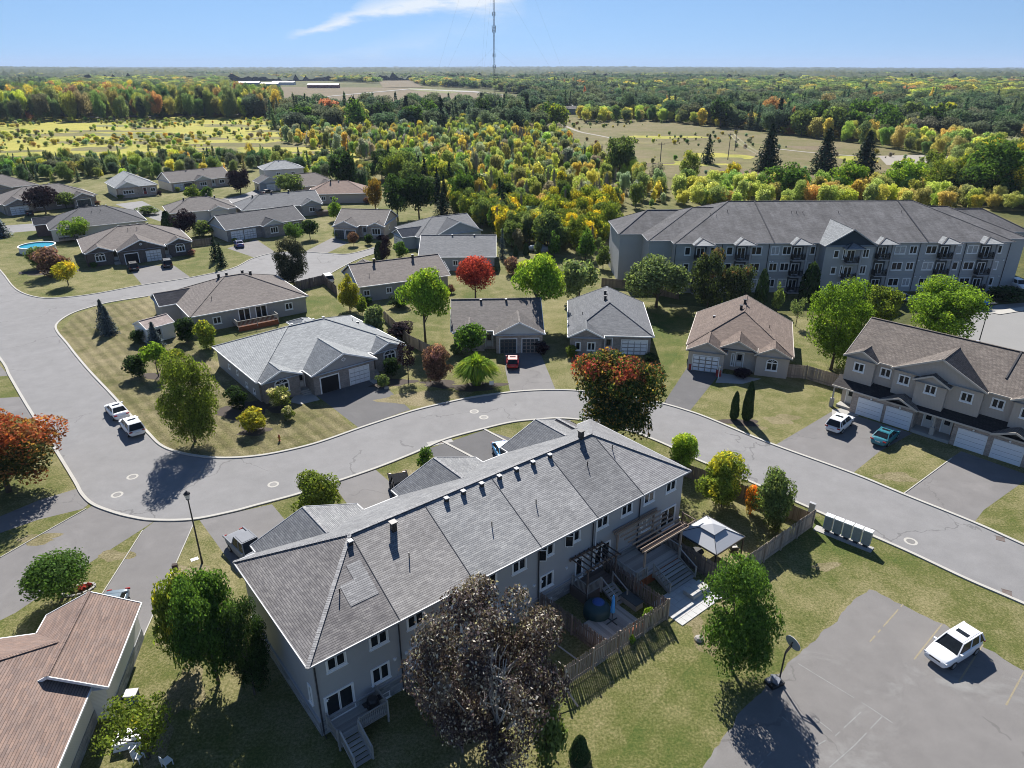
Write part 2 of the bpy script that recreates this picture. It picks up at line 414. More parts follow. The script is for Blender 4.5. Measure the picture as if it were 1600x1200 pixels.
def sheet(name, pts, z, m, kind='structure', lift=True):
    P = [p if isinstance(p, Vector) else G(*p) for p in pts]
    me = bpy.data.meshes.new(name); me.from_pydata([(p.x, p.y, z) for p in P], [], [tuple(range(len(P)))]); me.materials.append(m)
    if me.polygons[0].normal.z < 0:
        me.flip_normals()
    return tag(link(name, me), kind=kind)
# base ground: one sheet past the horizon, with the wild land's own colours far off
gm, t, b = _base('ground_mixed', .95, .1); p = _pos(t)
big = _noise(t, p, .006, 6, .6, .5); med = _noise(t, p, .05, 7, .7, .6); fin = _noise(t, p, 1.3, 5, .7)
f = _m(t, 'ADD', _m(t, 'MULTIPLY', big, .45), _m(t, 'MULTIPLY', med, .55))
col = _ramp(t, f, [(.36, (.050, .062, .022)), (.48, (.085, .092, .030)), (.58, (.15, .135, .045)), (.7, (.19, .155, .08))])
col = _mix(t, 1.0, col, _ramp(t, fin, [(.3, .65), (.7, 1.25)]), 'MULTIPLY'); t.links.new(col, b.inputs['Base Color']); _bump(t, b, fin, .7, .3)
s_ = 20000
me = bpy.data.meshes.new('ground'); me.from_pydata([(-s_, -400, 0), (s_, -400, 0), (s_, s_, 0), (-s_, s_, 0)], [], [(0, 1, 2, 3)]); me.materials.append(gm)
tag(link('ground', me), kind='structure')
# neighbourhood lawns
sheet('neighbourhood_lawn', [Vector((-150, -10, 0)), Vector((-260, 200, 0)), G(-40, 268), G(200, 262), G(400, 256), G(520, 262), G(600, 300), G(700, 335), G(790, 385), G(930, 395), G(960, 425), G(1000, 470), G(1300, 500), G(1640, 520), Vector((160, 60, 0)), Vector((60, -10, 0))], .004, LAWN)
NEAR = [(-60, 488), (0, 560), (15, 587), (37, 625), (60, 662), (85, 700), (117, 752), (128, 772), (145, 788), (175, 800), (205, 808), (240, 813), (300, 812), (362, 800), (400, 790), (460, 774), (510, 758), (587, 732), (650, 707), (695, 687), (757, 670), (800, 660), (837, 656), (880, 654), (930, 660), (985, 674), (1035, 693), (1090, 719), (1165, 750), (1235, 781), (1260, 792), (1357, 835), (1425, 865), (1512, 906), (1600, 944), (1720, 1000)]
INN = [(1720, 905), (1600, 852), (1522, 817), (1410, 772), (1332, 740), (1200, 692), (1110, 655), (1077, 643), (1036, 631), (990, 621), (940, 614), (887, 610), (845, 610), (800, 613), (745, 620), (700, 629), (650, 641), (605, 655), (560, 670), (500, 691), (450, 704), (400, 713), (350, 716), (310, 713), (275, 706), (250, 695), (230, 675), (205, 650), (175, 617), (140, 580), (118, 554), (105, 537), (90, 519), (88, 508), (100, 497), (120, 487), (150, 478), (175, 472), (231, 463)]
CUL_S = [(320, 449), (400, 439), (450, 441), (495, 438), (530, 420), (560, 405), (600, 392)]
CUL_N = [(585, 387), (545, 397), (512, 396), (477, 394), (432, 395), (395, 404), (362, 420), (297, 434), (220, 446), (150, 459), (100, 465), (60, 465), (25, 452), (0, 422), (-40, 385)]
nearc = curve_pts([G(*p) for p in NEAR], 5); innc = curve_pts([G(*p) for p in INN], 5)
culs = curve_pts([G(*p) for p in CUL_S], 4); culn = curve_pts([G(*p) for p in CUL_N], 4)
sheet('street', nearc + innc + culs + culn, .012, ASPH)
def kerb(pts, wd=.17, ht=.11, name='kerb'):
    mb = MB(); N = len(pts); L = []; Rr = []
    for i in range(N):
        d = (pts[min(i + 1, N - 1)] - pts[max(i - 1, 0)]); d.z = 0; d.normalize(); n = Vector((-d.y, d.x, 0)) * wd / 2
        L.append(pts[i] + n); Rr.append(pts[i] - n)
    for i in range(N - 1):
        a, b_, c, d_ = L[i], Rr[i], Rr[i + 1], L[i + 1]; z = Vector((0, 0, ht))
        mb.face([a + z, b_ + z, c + z, d_ + z]); mb.face([a, a + z, d_ + z, d_]); mb.face([b_ + z, b_, c, c + z])
    return tag(mb.build(name, CONC), kind='structure')
kerb(nearc, .30); kerb(innc, .30); kerb(culs, .2); kerb(culn, .24)
sheet('back_street', [(180, 319), (222, 314), (262, 334), (250, 346), (236, 341)], .012, ASPH)
sheet('back_street', [(340, 312), (372, 306), (402, 296), (425, 296), (428, 306), (408, 316), (372, 331)], .012, ASPH)
sheet('back_street', [(14, 352), (56, 349), (62, 360), (12, 364), (-60, 372), (-60, 355)], .012, ASPH)
drv = [([(487, 612), (574, 590), (600, 602), (641, 640), (600, 654), (560, 668), (513, 632)], DRVD), ([(788, 550), (842, 546), (868, 609), (845, 609), (797, 612), (790, 580)], DRV),
       ([(1075, 572), (1125, 584), (1110, 602), (1078, 642), (1037, 630)], DRVD), ([(1300, 643), (1339, 650), (1425, 677), (1375, 705), (1333, 739), (1212, 695)], DRV),
       ([(1487, 715), (1502, 705), (1600, 740), (1700, 780), (1700, 810), (1600, 752), (1537, 797), (1523, 815), (1412, 771)], DRV),
       ([(197, 415), (272, 415), (297, 433), (222, 445)], DRV), ([(355, 388), (400, 374), (430, 394), (396, 402)], DRV), ([(520, 371), (545, 379), (512, 395), (477, 393)], DRV),
       ([(312, 813), (362, 802), (425, 788), (460, 830), (440, 870), (370, 895), (357, 875)], DRV), ([(520, 756), (587, 734), (640, 780), (560, 812)], DRV), ([(667, 702), (757, 672), (850, 700), (740, 770), (690, 725)], DRVD),
       ([(0, 807), (60, 782), (119, 764), (138, 788), (130, 795), (60, 812), (0, 833), (-80, 855), (-80, 830)], DRV),
       ([(145, 790), (175, 802), (240, 815), (222, 827), (130, 886), (25, 957), (-60, 1000), (-60, 900), (0, 872), (60, 838), (135, 796)], DRV),
       ([(241, 815), (303, 814), (303, 820), (275, 877), (250, 935), (219, 1005), (195, 1010), (160, 930), (223, 829)], DRV),
       ([(-80, 622), (0, 622), (34, 620), (56, 656), (0, 650), (-80, 660)], DRV), ([(-60, 573), (0, 571), (14, 587), (0, 588), (-60, 592)], DRV)]
for pts, m_ in drv: sheet('driveway', pts, .008, m_)
lotp = [(1358, 920), (1335, 938), (1300, 975), (1225, 1043), (1160, 1110), (1100, 1200), (1060, 1262), (2100, 1500), (1750, 1120), (1600, 1047), (1540, 1013), (1475, 977), (1410, 945)]
# ragged edge where the grass grows over the lot
P = [G(*p) for p in lotp]; P2 = []
for i in range(len(P)):
    a, b_ = P[i], P[(i + 1) % len(P)]; n = max(1, int((b_ - a).length / .5)) if (b_ - a).length < 40 else 1
    for j in range(n): P2.append(a.lerp(b_, j / n) + (Vector((rnd.uniform(-.12, .12), rnd.uniform(-.12, .12), 0)) if n > 1 else Vector()))
sheet('parking_lot', P2, .012, LOT)
sheet('apartment_parking_lot', [(1490, 512), (1522, 484), (1560, 476), (1640, 470), (1760, 470), (1800, 560), (1620, 556), (1540, 540), (1500, 528)], .012, plain('light_lot_asphalt', (.22, .217, .21), .9, var=.1, scale=.2))
sheet('greener_lawn', [(395, 500), (462, 460), (520, 466), (560, 500), (520, 520)], .006, LAWNG)
sheet('greener_lawn', [(960, 1200), (1000, 1120), (1120, 1000), (1180, 880), (1262, 800), (1345, 850), (1350, 905), (1290, 975), (1150, 1110), (1085, 1230)], .006, LAWNG)
sheet('greener_lawn', [(1010, 500), (1100, 490), (1080, 520), (1030, 600), (1022, 560)], .006, LAWNG)
_d = G(105, 537) - G(175, 617); _a = math.atan2(_d.y, _d.x) + math.pi / 2
sheet('mown_lawn', [(91, 519), (106, 537), (141, 580), (176, 617), (206, 650), (231, 675), (251, 695), (276, 705), (311, 712), (350, 715), (400, 712), (450, 703), (500, 690), (554, 671), (513, 633), (452, 628), (330, 560), (262, 500), (231, 467), (175, 475), (121, 490)], .0065, lawn('mown_lawn_grass', (.118, .112, .044), (.26, .22, .130), (.075, .098, .026), bias=.02, stripe=(_a, 1.5)))
BARE = lawn('bare_dry_grass', (.17, .15, .075), (.30, .255, .16), (.11, .115, .042), bias=.02)
def patch(u, v, rx, ry, seed, m=BARE, z=.0085):
    r = random.Random(seed); c = G(u, v); n = 22; ph = [r.uniform(0, 6.28) for _ in range(4)]; P = []
    for i in range(n):
        a = 2 * math.pi * i / n; k = 1 + .22 * math.sin(2 * a + ph[0]) + .16 * math.sin(3 * a + ph[1]) + .14 * math.sin(5 * a + ph[2]) + r.uniform(-.10, .10)
        P.append(c + Vector((rx * k * math.cos(a), ry * k * math.sin(a), 0)))
    sheet('dry_patch', P, z + seed * .0003, m)
for i, (u, v, rx, ry) in enumerate(((655, 622, 5.0, 1.8), (705, 618, 2.2, 1.2), (1222, 655, 2.0, 1.2), (1172, 668, 1.6, .9), (1105, 1000, .9, 1.6), (1088, 975, .8, .9), (60, 842, 2.0, .7), (182, 868, 1.4, .8), (292, 905, 1.1, 2.4), (270, 985, 1.0, 1.8), (292, 1075, 1.2, 2.0), (235, 1150, 1.4, 2.2), (640, 742, 1.6, 1.0), (1400, 745, 1.6, 1.1), (205, 590, 1.5, 1.5), (1290, 885, 1.2, .5))): patch(u, v, rx, ry, i)
for i, (u, v, rx, ry) in enumerate(((262, 585, 3.2, 1.6), (385, 640, 2.6, 3.2), (612, 598, 3.0, 1.2), (744, 604, 3.6, 1.3), (688, 600, 2.6, 1.1), (1158, 660, 1.9, 1.1), (398, 672, 2.0, 1.2), (440, 640, 1.8, 1.0), (75, 425, 5.0, 2.2))): patch(u, v, rx, ry, 20 + i, plain('bark_mulch', (.055, .042, .034), .95, var=.4, scale=6))
# wild land beyond: meadow, fields, tracks
MEAD = lawn('meadow_grass', (.30, .29, .055), (.46, .40, .09), (.19, .21, .045), scale=.35)
BRWN = lawn('dry_field_grass', (.140, .130, .052), (.22, .175, .105), (.110, .130, .036), scale=.6)
CROP = lawn('harvested_field', (.15, .12, .075), (.21, .165, .10), (.12, .115, .055), scale=.15)
PALE = lawn('pale_green_field', (.17, .185, .075), (.22, .21, .10), (.13, .16, .05), scale=.15)
SCRB = lawn('scrub_floor', (.15, .145, .055), (.24, .20, .10), (.09, .10, .03), scale=.5)
sheet('meadow', [(-300, 262), (0, 268), (200, 262), (400, 256), (560, 256), (565, 225), (430, 205), (420, 180), (190, 180), (-300, 186)], .03, MEAD)
sheet('scrub_ground', [(400, 256), (520, 262), (600, 300), (700, 335), (790, 385), (930, 395), (960, 425), (1060, 330), (1700, 330), (1700, 285), (1060, 300), (900, 240), (860, 180), (560, 180), (565, 225), (560, 256)], .05, SCRB)
sheet('dry_field', [(862, 186), (900, 183), (1030, 186), (1180, 205), (1320, 222), (1480, 246), (1560, 262), (1640, 290), (1300, 300), (1060, 300), (940, 262), (872, 206)], .08, BRWN)
sheet('harvested_field', [(380, 160), (400, 146), (440, 136), (600, 137), (740, 142), (820, 153), (800, 174), (600, 178), (440, 176)], .3, CROP)
sheet('harvested_field', [(590, 124), (640, 124), (662, 137), (598, 137)], .5, CROP)
sheet('crop_field', [(640, 138), (735, 142), (700, 147), (640, 141)], .45, PALE)
sheet('green_field', [(1440, 200), (1610, 210), (1800, 215), (1800, 235), (1600, 227), (1490, 208)], .15, PALE)
sheet('green_field', [(690, 114), (800, 117), (860, 122), (800, 126), (700, 120)], 1.0, plain('far_crop', (.13, .16, .06), .95, var=.1, scale=.01))
sheet('green_field', [(1120, 118), (1420, 121), (1640, 125), (1640, 129), (1300, 128), (1120, 124)], 1.0, _M['far_crop'])
SAND = plain('sandy_gravel', (.27, .245, .205), .95, var=.12, scale=.2)
sheet('gravel_patch', [(1372, 244), (1440, 242), (1482, 244), (1478, 257), (1440, 262), (1385, 258)], .12, SAND)
for tr in ([(862, 190), (885, 198), (905, 206), (935, 212), (965, 218)], [(1205, 232), (1260, 238), (1320, 243), (1380, 246)]):
    c = curve_pts([G(*q) for q in tr], 5); mb = MB()
    for i in range(len(c) - 1):
        d = (c[i + 1] - c[i]).normalized(); n = Vector((-d.y, d.x, 0)) * 1.3; z = Vector((0, 0, .14))
        mb.face([c[i] - n + z, c[i + 1] - n + z, c[i + 1] + n + z, c[i] + n + z])
    tag(mb.build('dirt_track', SAND), kind='structure')
sheet('country_road', [(398, 167), (520, 150), (640, 139), (742, 143), (800, 150), (742, 145), (640, 140), (520, 151)], .6, plain('pale_road', (.24, .23, .21), .9))
sheet('country_road', [(120, 182), (420, 176), (420, 179), (120, 185)], .2, SAND)
for i in range(26):
    r = random.Random(300 + i); u = r.uniform(885, 1440); v = 192 + (u - 885) * .09 + r.uniform(2, 55)
    patch(u, min(v, 290), r.uniform(9, 26), r.uniform(5, 16), 300 + i, (SCRB, MEAD, BRWN, CROP, SCRB)[i % 5], .09 - 300 * .0003)
for i in range(26):
    r = random.Random(400 + i); patch(r.uniform(0, 550), r.uniform(190, 250), r.uniform(10, 34), r.uniform(5, 14), 400 + i, (SCRB, BRWN, PALE, SCRB)[i % 4], .05 - 400 * .0003)
# painted lines on the lot, manhole covers, drain grates
YEL = plain('worn_line_paint', (.25, .215, .145), .9, var=.35, scale=4); WHT = plain('worn_white_paint', (.225, .225, .22), .9, var=.4, scale=3)
def line(a, b_, wd, m, z=.017, name='lot_line'):
    A, B = G(*a), G(*b_); d = (B - A); L = d.length; d.normalize(); n = Vector((-d.y, d.x, 0)) * wd / 2; mb = MB(); k = max(2, int(L / .45)); zz = Vector((0, 0, z))
    for i in range(k):
        if rnd.random() < .10: continue
        p, q = A + d * (L * i / k), A + d * (L * (i + .985) / k); j = n * rnd.uniform(.7, 1.05)
        mb.face([p - j + zz, q - j + zz, q + j + zz, p + j + zz])
    return tag(mb.build(name, m), kind='structure')
for a, b_ in (((1411, 944), (1359, 1003)), ((1472, 975), (1424, 1036)), ((1536, 1007), (1494, 1072)), ((1600, 1050), (1572, 1102))): line(a, b_, .12, YEL)
for a, b_ in (((1247, 1037), (1358, 1105)), ((1358, 1105), (1395, 1130)), ((1273, 1122), (1300, 1143)), ((1222, 1120), (1275, 1166)), ((1275, 1166), (1290, 1157)), ((1378, 1120), (1335, 1165)), ((1335, 1165), (1295, 1200)), ((1205, 1175), (1180, 1203)), ((1345, 1113), (1305, 1150))): line(a, b_, .08, WHT)
LID = plain('manhole_iron', (.16, .155, .15), .7, var=.25, scale=8)
for (u, v) in ((207, 745), (183, 773), (427, 757), (741, 643), (756, 652), (1423, 846)):
    c = G(u, v); mb = MB(); mb.lathe([(.05, .016), (.36, .019), (.36, .0125)], 20, 0, (0, 0)); mb.lathe([(.36, .013), (.52, .017), (.56, .0125)], 20, 1, (0, 0))
    lab = {207: 'round manhole cover with a pale ring, upper of the two at the street corner', 183: 'round manhole cover, lower of the two at the street corner left of the lawn', 427: 'pale round manhole cover in the street above the yellow shrub', 741: 'manhole cover in the street above the drain patch, left one of a close pair', 756: 'manhole cover beside the other one in front of the ornamental grass', 1423: 'small pale utility cover in the street beyond the mailboxes'}[u]
    tag(mb.build('manhole_cover', [LID, CONC], loc=c), lab, 'manhole cover')
for (u, v, a_, lab) in ((1563, 842, -28, 'iron storm drain grate at the far kerb opposite the lot'), (1573, 926, -28, 'rusty storm drain grate at the near kerb above the white car'), (690, 690, 24, 'storm drain grate set in a concrete patch by the white divider strip')):
    c = G(u, v); mb = MB()
    for i in range(9): mb.box(-.32 + i * .075, -.3, .013, -.28 + i * .075, .3, .03)
    mb.box(-.36, -.34, .0125, .36, -.3, .032); mb.box(-.36, .3, .0125, .36, .34, .032)
    tag(mb.build('drain_grate', plain('rusty_iron', (.12, .085, .07), .8, var=.3, scale=9), loc=c, rot=R(a_)), lab, 'drain grate')
mb = MB(); c = G(690, 690); M_ = Matrix.Translation(c) @ Matrix.Rotation(R(24), 4, 'Z'); mb.box(-1.6, -.55, .0125, 1.2, .5, .0165, 0, M_); tag(mb.build('concrete_patch', PAVC), kind='structure')
def strip(a, b_, wd, name='concrete_divider'):
    A, B = G(*a), G(*b_); mb = MB(); mb.bar(A + Vector((0, 0, .03)), B + Vector((0, 0, .03)), wd, .06); return tag(mb.build(name, CONC), kind='structure')
strip((692, 690), (749, 720), .28); strip((757, 671), (800, 694), .25)
strip((1, 871), (135, 795), .08, 'driveway_edging'); strip((223, 829), (160, 928), .08, 'driveway_edging'); strip((303, 818), (222, 1000), .08, 'driveway_edging'); strip((1410, 773), (1487, 716), .1, 'driveway_edging')
# concrete front walks
for pts in ([(460, 618), (487, 612), (500, 625), (470, 632), (452, 628)], [(1125, 583), (1190, 592), (1160, 600), (1118, 598)], [(572, 592), (584, 600), (600, 595), (590, 583)], [(1300, 640), (1330, 636), (1342, 650), (1300, 650)]):
    sheet('front_walk', pts, .016, PAVC)
for pts in ([(1555, 486), (1600, 480), (1600, 486), (1562, 492), (1548, 489)], ):
    sheet('kerb_island', pts, .1, CONC)
# ------------------------------------------------------------------ house kit
WHITE = plain('white_trim', (.80, .80, .79), .5, var=.05)
GREYTRIM = plain('grey_gutter', (.30, .31, .33), .5, var=.08)
DARKTRIM = plain('dark_trim', (.035, .035, .04), .5, var=.1)
GLASS = glass(); CURT = glass('curtained_glass', (.30, .305, .31), .12)
BLKPL = plain('black_vent_metal', (.02, .02, .022), .5)
TAN = plain('cream_trim', (.50, .45, .39), .6, var=.05)
GDOOR = plain('garage_door_white', (.80, .81, .83), .5, var=.05)
GDARK = plain('garage_door_dark', (.045, .055, .06), .5, var=.1)
DOORW = plain('house_door_white', (.6, .6, .58), .5); DOORR = plain('house_door_red', (.28, .04, .04), .5)
_W = {}
def win_mesh(w_, h_, sashes=2, arch=False, frame=.09, curtain=False, trim='w'):
    key = (round(w_, 2), round(h_, 2), sashes, arch, curtain, trim)
    if key in _W: return _W[key]
    fm = MB(); pm = MB(); x0, x1 = -w_ / 2, w_ / 2
    def rect(xa, xb, za, zb, y0, y1, fr):
        fm.box(xa, y0, za, xb, y1, za + fr); fm.box(xa, y0, zb - fr, xb, y1, zb); fm.box(xa, y0, za + fr, xa + fr, y1, zb - fr); fm.box(xb - fr, y0, za + fr, xb, y1, zb - fr)
    rect(x0, x1, 0, h_, -.07, .04, frame)
    sw = (w_ - 2 * frame) / sashes
    for i in range(sashes):
        a = x0 + frame + i * sw; g = .012
        rect(a + g, a + sw - g, frame + g, h_ - frame - g, -.035, .03, .055)
        pm.face([(a, -.012, frame), (a + sw, -.012, frame), (a + sw, -.012, h_ - frame), (a, -.012, h_ - frame)])
    fm.box(x0 - .05, -.12, -.06, x1 + .05, .02, 0)
    if arch:
        n = 12; r = w_ / 2; zc = h_
        pts = [(r * math.cos(math.pi * i / n), zc + .62 * r * math.sin(math.pi * i / n)) for i in range(n + 1)]
        pin = [(.82 * x, zc + .82 * (z - zc)) for x, z in pts]
        for i in range(n):
            (xa, za), (xb, zb), (xc, zc_), (xd, zd) = pts[i], pts[i + 1], pin[i + 1], pin[i]
            fm.face([(xa, -.07, za), (xd, -.07, zd), (xc, -.07, zc_), (xb, -.07, zb)]); fm.face([(xa, -.07, za), (xb, -.07, zb), (xb, .04, zb), (xa, .04, za)]); fm.face([(xd, -.07, zd), (xd, .04, zd), (xc, .04, zc_), (xc, -.07, zc_)])
        pm.face([(x, -.012, z) for x, z in pin])
        for a in (60, 90, 120): fm.bar((0, -.02, zc), (r * .84 * math.cos(R(a)), -.02, zc + .62 * r * .84 * math.sin(R(a))), .04, .05, up=(0, 1, 0))
    tm = {'w': WHITE, 'd': DARKTRIM, 't': TAN}[trim]
    _W[key] = (fm.mesh('window', tm), pm.mesh('pane', CURT if curtain else GLASS)); return _W[key]
def garage_mesh(w_, h_, m, rows=4, cols=4):
    key = ('g', round(w_, 1), round(h_, 1), m.name)
    if key in _W: return _W[key]
    mb = MB(); mb.box(-w_ / 2, 0, 0, w_ / 2, .05, h_); dx, dz = w_ / cols, h_ / rows
    for i in range(cols):
        for j in range(rows):
            mb.box(-w_ / 2 + i * dx + .07, -.022, j * dz + .07, -w_ / 2 + (i + 1) * dx - .07, -.0, (j + 1) * dz - .07)
    for j in range(1, rows): mb.box(-w_ / 2, -.004, j * dz - .01, w_ / 2, 0.001, j * dz + .01, 1)
    for (a, b_, c, d) in ((-w_ / 2 - .12, 0, -w_ / 2, h_ + .12), (w_ / 2, 0, w_ / 2 + .12, h_ + .12), (-w_ / 2, h_, w_ / 2, h_ + .12)): mb.box(a, -.05, b_, c, .06, d, 2)
    _W[key] = mb.mesh('garage_door', [m, DARKTRIM, WHITE]); return _W[key]
def door_mesh(m, lite=True):
    key = ('d', m.name, lite)
    if key in _W: return _W[key]
    mb = MB(); mb.box(-.46, 0, 0, .46, .05, 2.05)
    for z0, z1 in ((.15, .8),): mb.box(-.33, -.015, z0, .33, 0, z1)
    if lite: mb.face([(-.28, -.01, 1.0), (.28, -.01, 1.0), (.28, -.01, 1.85), (-.28, -.01, 1.85)], 1)
    mb.box(-.58, -.05, 0, -.46, .06, 2.17, 2); mb.box(.46, -.05, 0, .58, .06, 2.17, 2); mb.box(-.46, -.05, 2.05, .46, .06, 2.17, 2)
    _W[key] = mb.mesh('door', [m, GLASS, WHITE]); return _W[key]

class House:
    def __init__(s, name, label, cat, A, B, W, ze, k=.5, ridge='x', hip=(1, 1), wall=None, front=None, roof=None, oh=.42, ang=None, L=None, group=None, trim=None, z0=0.0, gablewall=None, thick=.16):
        a, b_ = (G(*A, ze) if not isinstance(A, Vector) else A), (G(*B, ze) if not isinstance(B, Vector) else B)
        d = b_ - a; s.L = L or math.hypot(d.x, d.y); s.ang = math.atan2(d.y, d.x) if ang is None else R(ang)
        s.W, s.ze, s.k, s.oh, s.z0, s.thick = W, ze, k, oh, z0, thick
        s.M = Matrix.Translation((a.x, a.y, 0)) @ Matrix.Rotation(s.ang, 4, 'Z')
        s.root = thing(name, label, cat, (a.x, a.y, 0), s.ang, group)
        s.wm = wall; s.rm = roof; s.trim = trim or WHITE; s.gw = gablewall or wall
        s.walls = MB(); s.roof = MB(); s.fas = MB(); s.caps = MB(); s.mats = [wall, front or wall, s.gw]
        s.vents = []; s.ridge = ridge; s.hip = hip; s.holes = []; s.capm = None
        L, o = s.L, oh
        # walls
        for (p, q, mi) in (((o, o), (L - o, o), 1), ((L - o, o), (L - o, W - o), 0), ((L - o, W - o), (o, W - o), 0), ((o, W - o), (o, o), 0)):
            s.walls.face([(p[0], p[1], z0), (q[0], q[1], z0), (q[0], q[1], ze), (p[0], p[1], ze)], mi)
        s.main(0, L, 0, W, ze, k, ridge, hip)
    def main(s, x0, x1, y0, y1, ze, k, ridge, hip, ez=None):
        L, W = x1 - x0, y1 - y0
        if ridge == 'x': T = lambda a, b_, z: (x0 + a, y0 + b_, z); LL, WW = L, W
        else: T = lambda a, b_, z: (x1 - b_, y0 + a, z); LL, WW = W, L
        half = WW / 2; rz = ze + k * half
        h0 = half * (hip[0] if hip[0] else 0); h1 = half * (hip[1] if hip[1] else 0)
        h0 = min(h0, LL / 2); h1 = min(h1, LL - h0 - .01)
        r1, r2 = T(h0, half, rz), T(LL - h1, half, rz)
        a, b_, c, d = T(0, 0, ze), T(LL, 0, ze), T(LL, WW, ze), T(0, WW, ze)
        s.roof.face([a, b_, r2, r1]); s.roof.face([c, d, r1, r2])
        for (h, e1, e2, r) in ((h0, d, a, r1), (h1, b_, c, r2)):
            if h: s.roof.face([e1, e2, r]); s.cap(e1, r); s.cap(e2, r); s.eave(e1, e2)
            else:
                s.rake(e1, r); s.rake(e2, r)
                i = .42 * (1 if e1 == d else -1) if ridge == 'x' else 0
                ax = (T(s.oh, 0, 0)[0] - T(0, 0, 0)[0], T(s.oh, 0, 0)[1] - T(0, 0, 0)[1]); sg = 1 if r == r1 else -1
                off = lambda p, zz=0: (p[0] + sg * ax[0], p[1] + sg * ax[1], p[2] - zz)
                e1i = T(s.oh if sg > 0 else LL - s.oh, WW - s.oh if e1 == d else s.oh, ze); e2i = T(s.oh if sg > 0 else LL - s.oh, s.oh if e2 == a else WW - s.oh, ze)
                s.walls.face([e1i, e2i, off(r, k * s.oh)], 2)
        s.cap(r1, r2); s.eave(a, b_); s.eave(c, d)
        # soffit
        s.fas.face([T(0, 0, ze - .13), T(0, WW, ze - .13), T(LL, WW, ze - .13), T(LL, 0, ze - .13)], 1)
        s.rz = rz
    def side(s, sd, W=None, L=None):
        L, W = s.L, s.W
        return {'front': lambda a, t, z: (a, t, z), 'right': lambda a, t, z: (L - t, a, z), 'back': lambda a, t, z: (L - a, W - t, z), 'left': lambda a, t, z: (t, W - a, z)}[sd]
    def eave(s, a, b_, h=.15):
        a, b_ = Vector(a), Vector(b_); s.fas.bar(a - Vector((0, 0, h / 2 - .015)), b_ - Vector((0, 0, h / 2 - .015)), .10, h)
    def rake(s, a, b_, h=.2):
        a, b_ = Vector(a), Vector(b_); s.fas.bar(a - Vector((0, 0, h / 2 - .03)), b_ - Vector((0, 0, h / 2 - .03)), .06, h)
    def cap(s, a, b_):
        a, b_ = Vector(a), Vector(b_); L = (b_ - a).length; n = max(1, int(L / .3)); d = (b_ - a) / n
        for i in range(n):
            p = a + d * i + Vector((0, 0, .012 + .006 * (i % 2))); s.caps.bar(p, p + d * .97, .26, .035)
    def gable(s, sd, x0, x1, out=1.2, ze=None, k=None, wall=1, base=None, hip=False, inner=None, wallz=True, tri=2, attic=True):
        """cross gable: roof wing over [x0,x1] of a side, coming forward by out"""
        T = s.side(sd); ze = ze if ze is not None else s.ze; k = k or s.k; xm = (x0 + x1) / 2; hw = (x1 - x0) / 2; za = ze + k * hw; o = min(s.oh, .35)
        dz = ze - s.ze; yb = (za - s.ze) / s.k; yv = max(0, dz / s.k)
        zl = ze
        f0, f1, fa = T(x0, -out, zl), T(x1, -out, zl), T(xm, -out if not hip else -out + hw, za)
        bk = T(xm, yb, za); v0, v1 = T(x0, yv, zl), T(x1, yv, zl)
        s.roof.face([f0, fa, bk, v0][::-1]); s.roof.face([fa, f1, v1, bk][::-1]); s.cap(fa, bk)
        s.eave(v0, f0); s.eave(f1, v1)
        if hip: s.roof.face([f0, f1, fa]); s.cap(f0, fa); s.cap(f1, fa); s.eave(f0, f1)
        else:
            s.rake(f0, fa); s.rake(f1, fa)
        # walls of the wing
        b0 = s.z0 if base is None else base; a, b_ = x0 + o, x1 - o; y = -out + o
        if wallz:
            s.walls.face([T(a, y, b0), T(b_, y, b0), T(b_, y, ze), T(a, y, ze)], wall)
            s.walls.face([T(a, s.oh, b0), T(a, y, b0), T(a, y, ze), T(a, s.oh, ze)], wall); s.walls.face([T(b_, y, b0), T(b_, s.oh, b0), T(b_, s.oh, ze), T(b_, y, ze)], wall)
            if base is not None: s.walls.face([T(a, y, b0), T(a, s.oh, b0), T(b_, s.oh, b0), T(b_, y, b0)], wall)
        if not hip: s.walls.face([T(a, y, ze), T(b_, y, ze), T(xm, y, za - k * o)], tri)
        s.fas.face([T(x0, -out, ze - .13), T(x0, 0, ze - .13), T(x1, 0, ze - .13), T(x1, -out, ze - .13)], 1)
        return (T, y)
    def put(s, me, name, sd, a, z, out=None, parent=None):
        T = s.side(sd); y = (s.oh if out is None else -out + min(s.oh, .35)); x_, y_, z_ = T(a, y, z)
        return link(name, me, parent or s.root, (x_, y_, z_), {'front': 0, 'right': R(90), 'back': R(180), 'left': R(-90)}[sd])
    def win(s, sd, a, z, w_=1.2, h_=1.2, n=2, out=None, arch=False, curtain=False, trim='w'):
        f, p = win_mesh(w_, h_, n, arch, curtain=curtain, trim=trim); o = s.put(f, 'window', sd, a, z, out); link('pane', p, o); return o
    def gar(s, sd, a, w_=2.6, h_=2.2, out=None, m=None, z=0.02):
        return s.put(garage_mesh(w_, h_, m or GDOOR), 'garage_door', sd, a, z, out)
    def door(s, sd, a, z=.3, out=None, m=None):
        return s.put(door_mesh(m or DOORW), 'door', sd, a, z, out)
    def roofz(s, x, y):
        L, W = s.L, s.W; t = [y, W - y]
        if s.ridge == 'x':
            if s.hip[0]: t.append(x / s.hip[0])
            if s.hip[1]: t.append((L - x) / s.hip[1])
        else:
            t = [x, L - x]
            if s.hip[0]: t.append(y)
            if s.hip[1]: t.append(W - y)
        return s.ze + s.k * min(t)
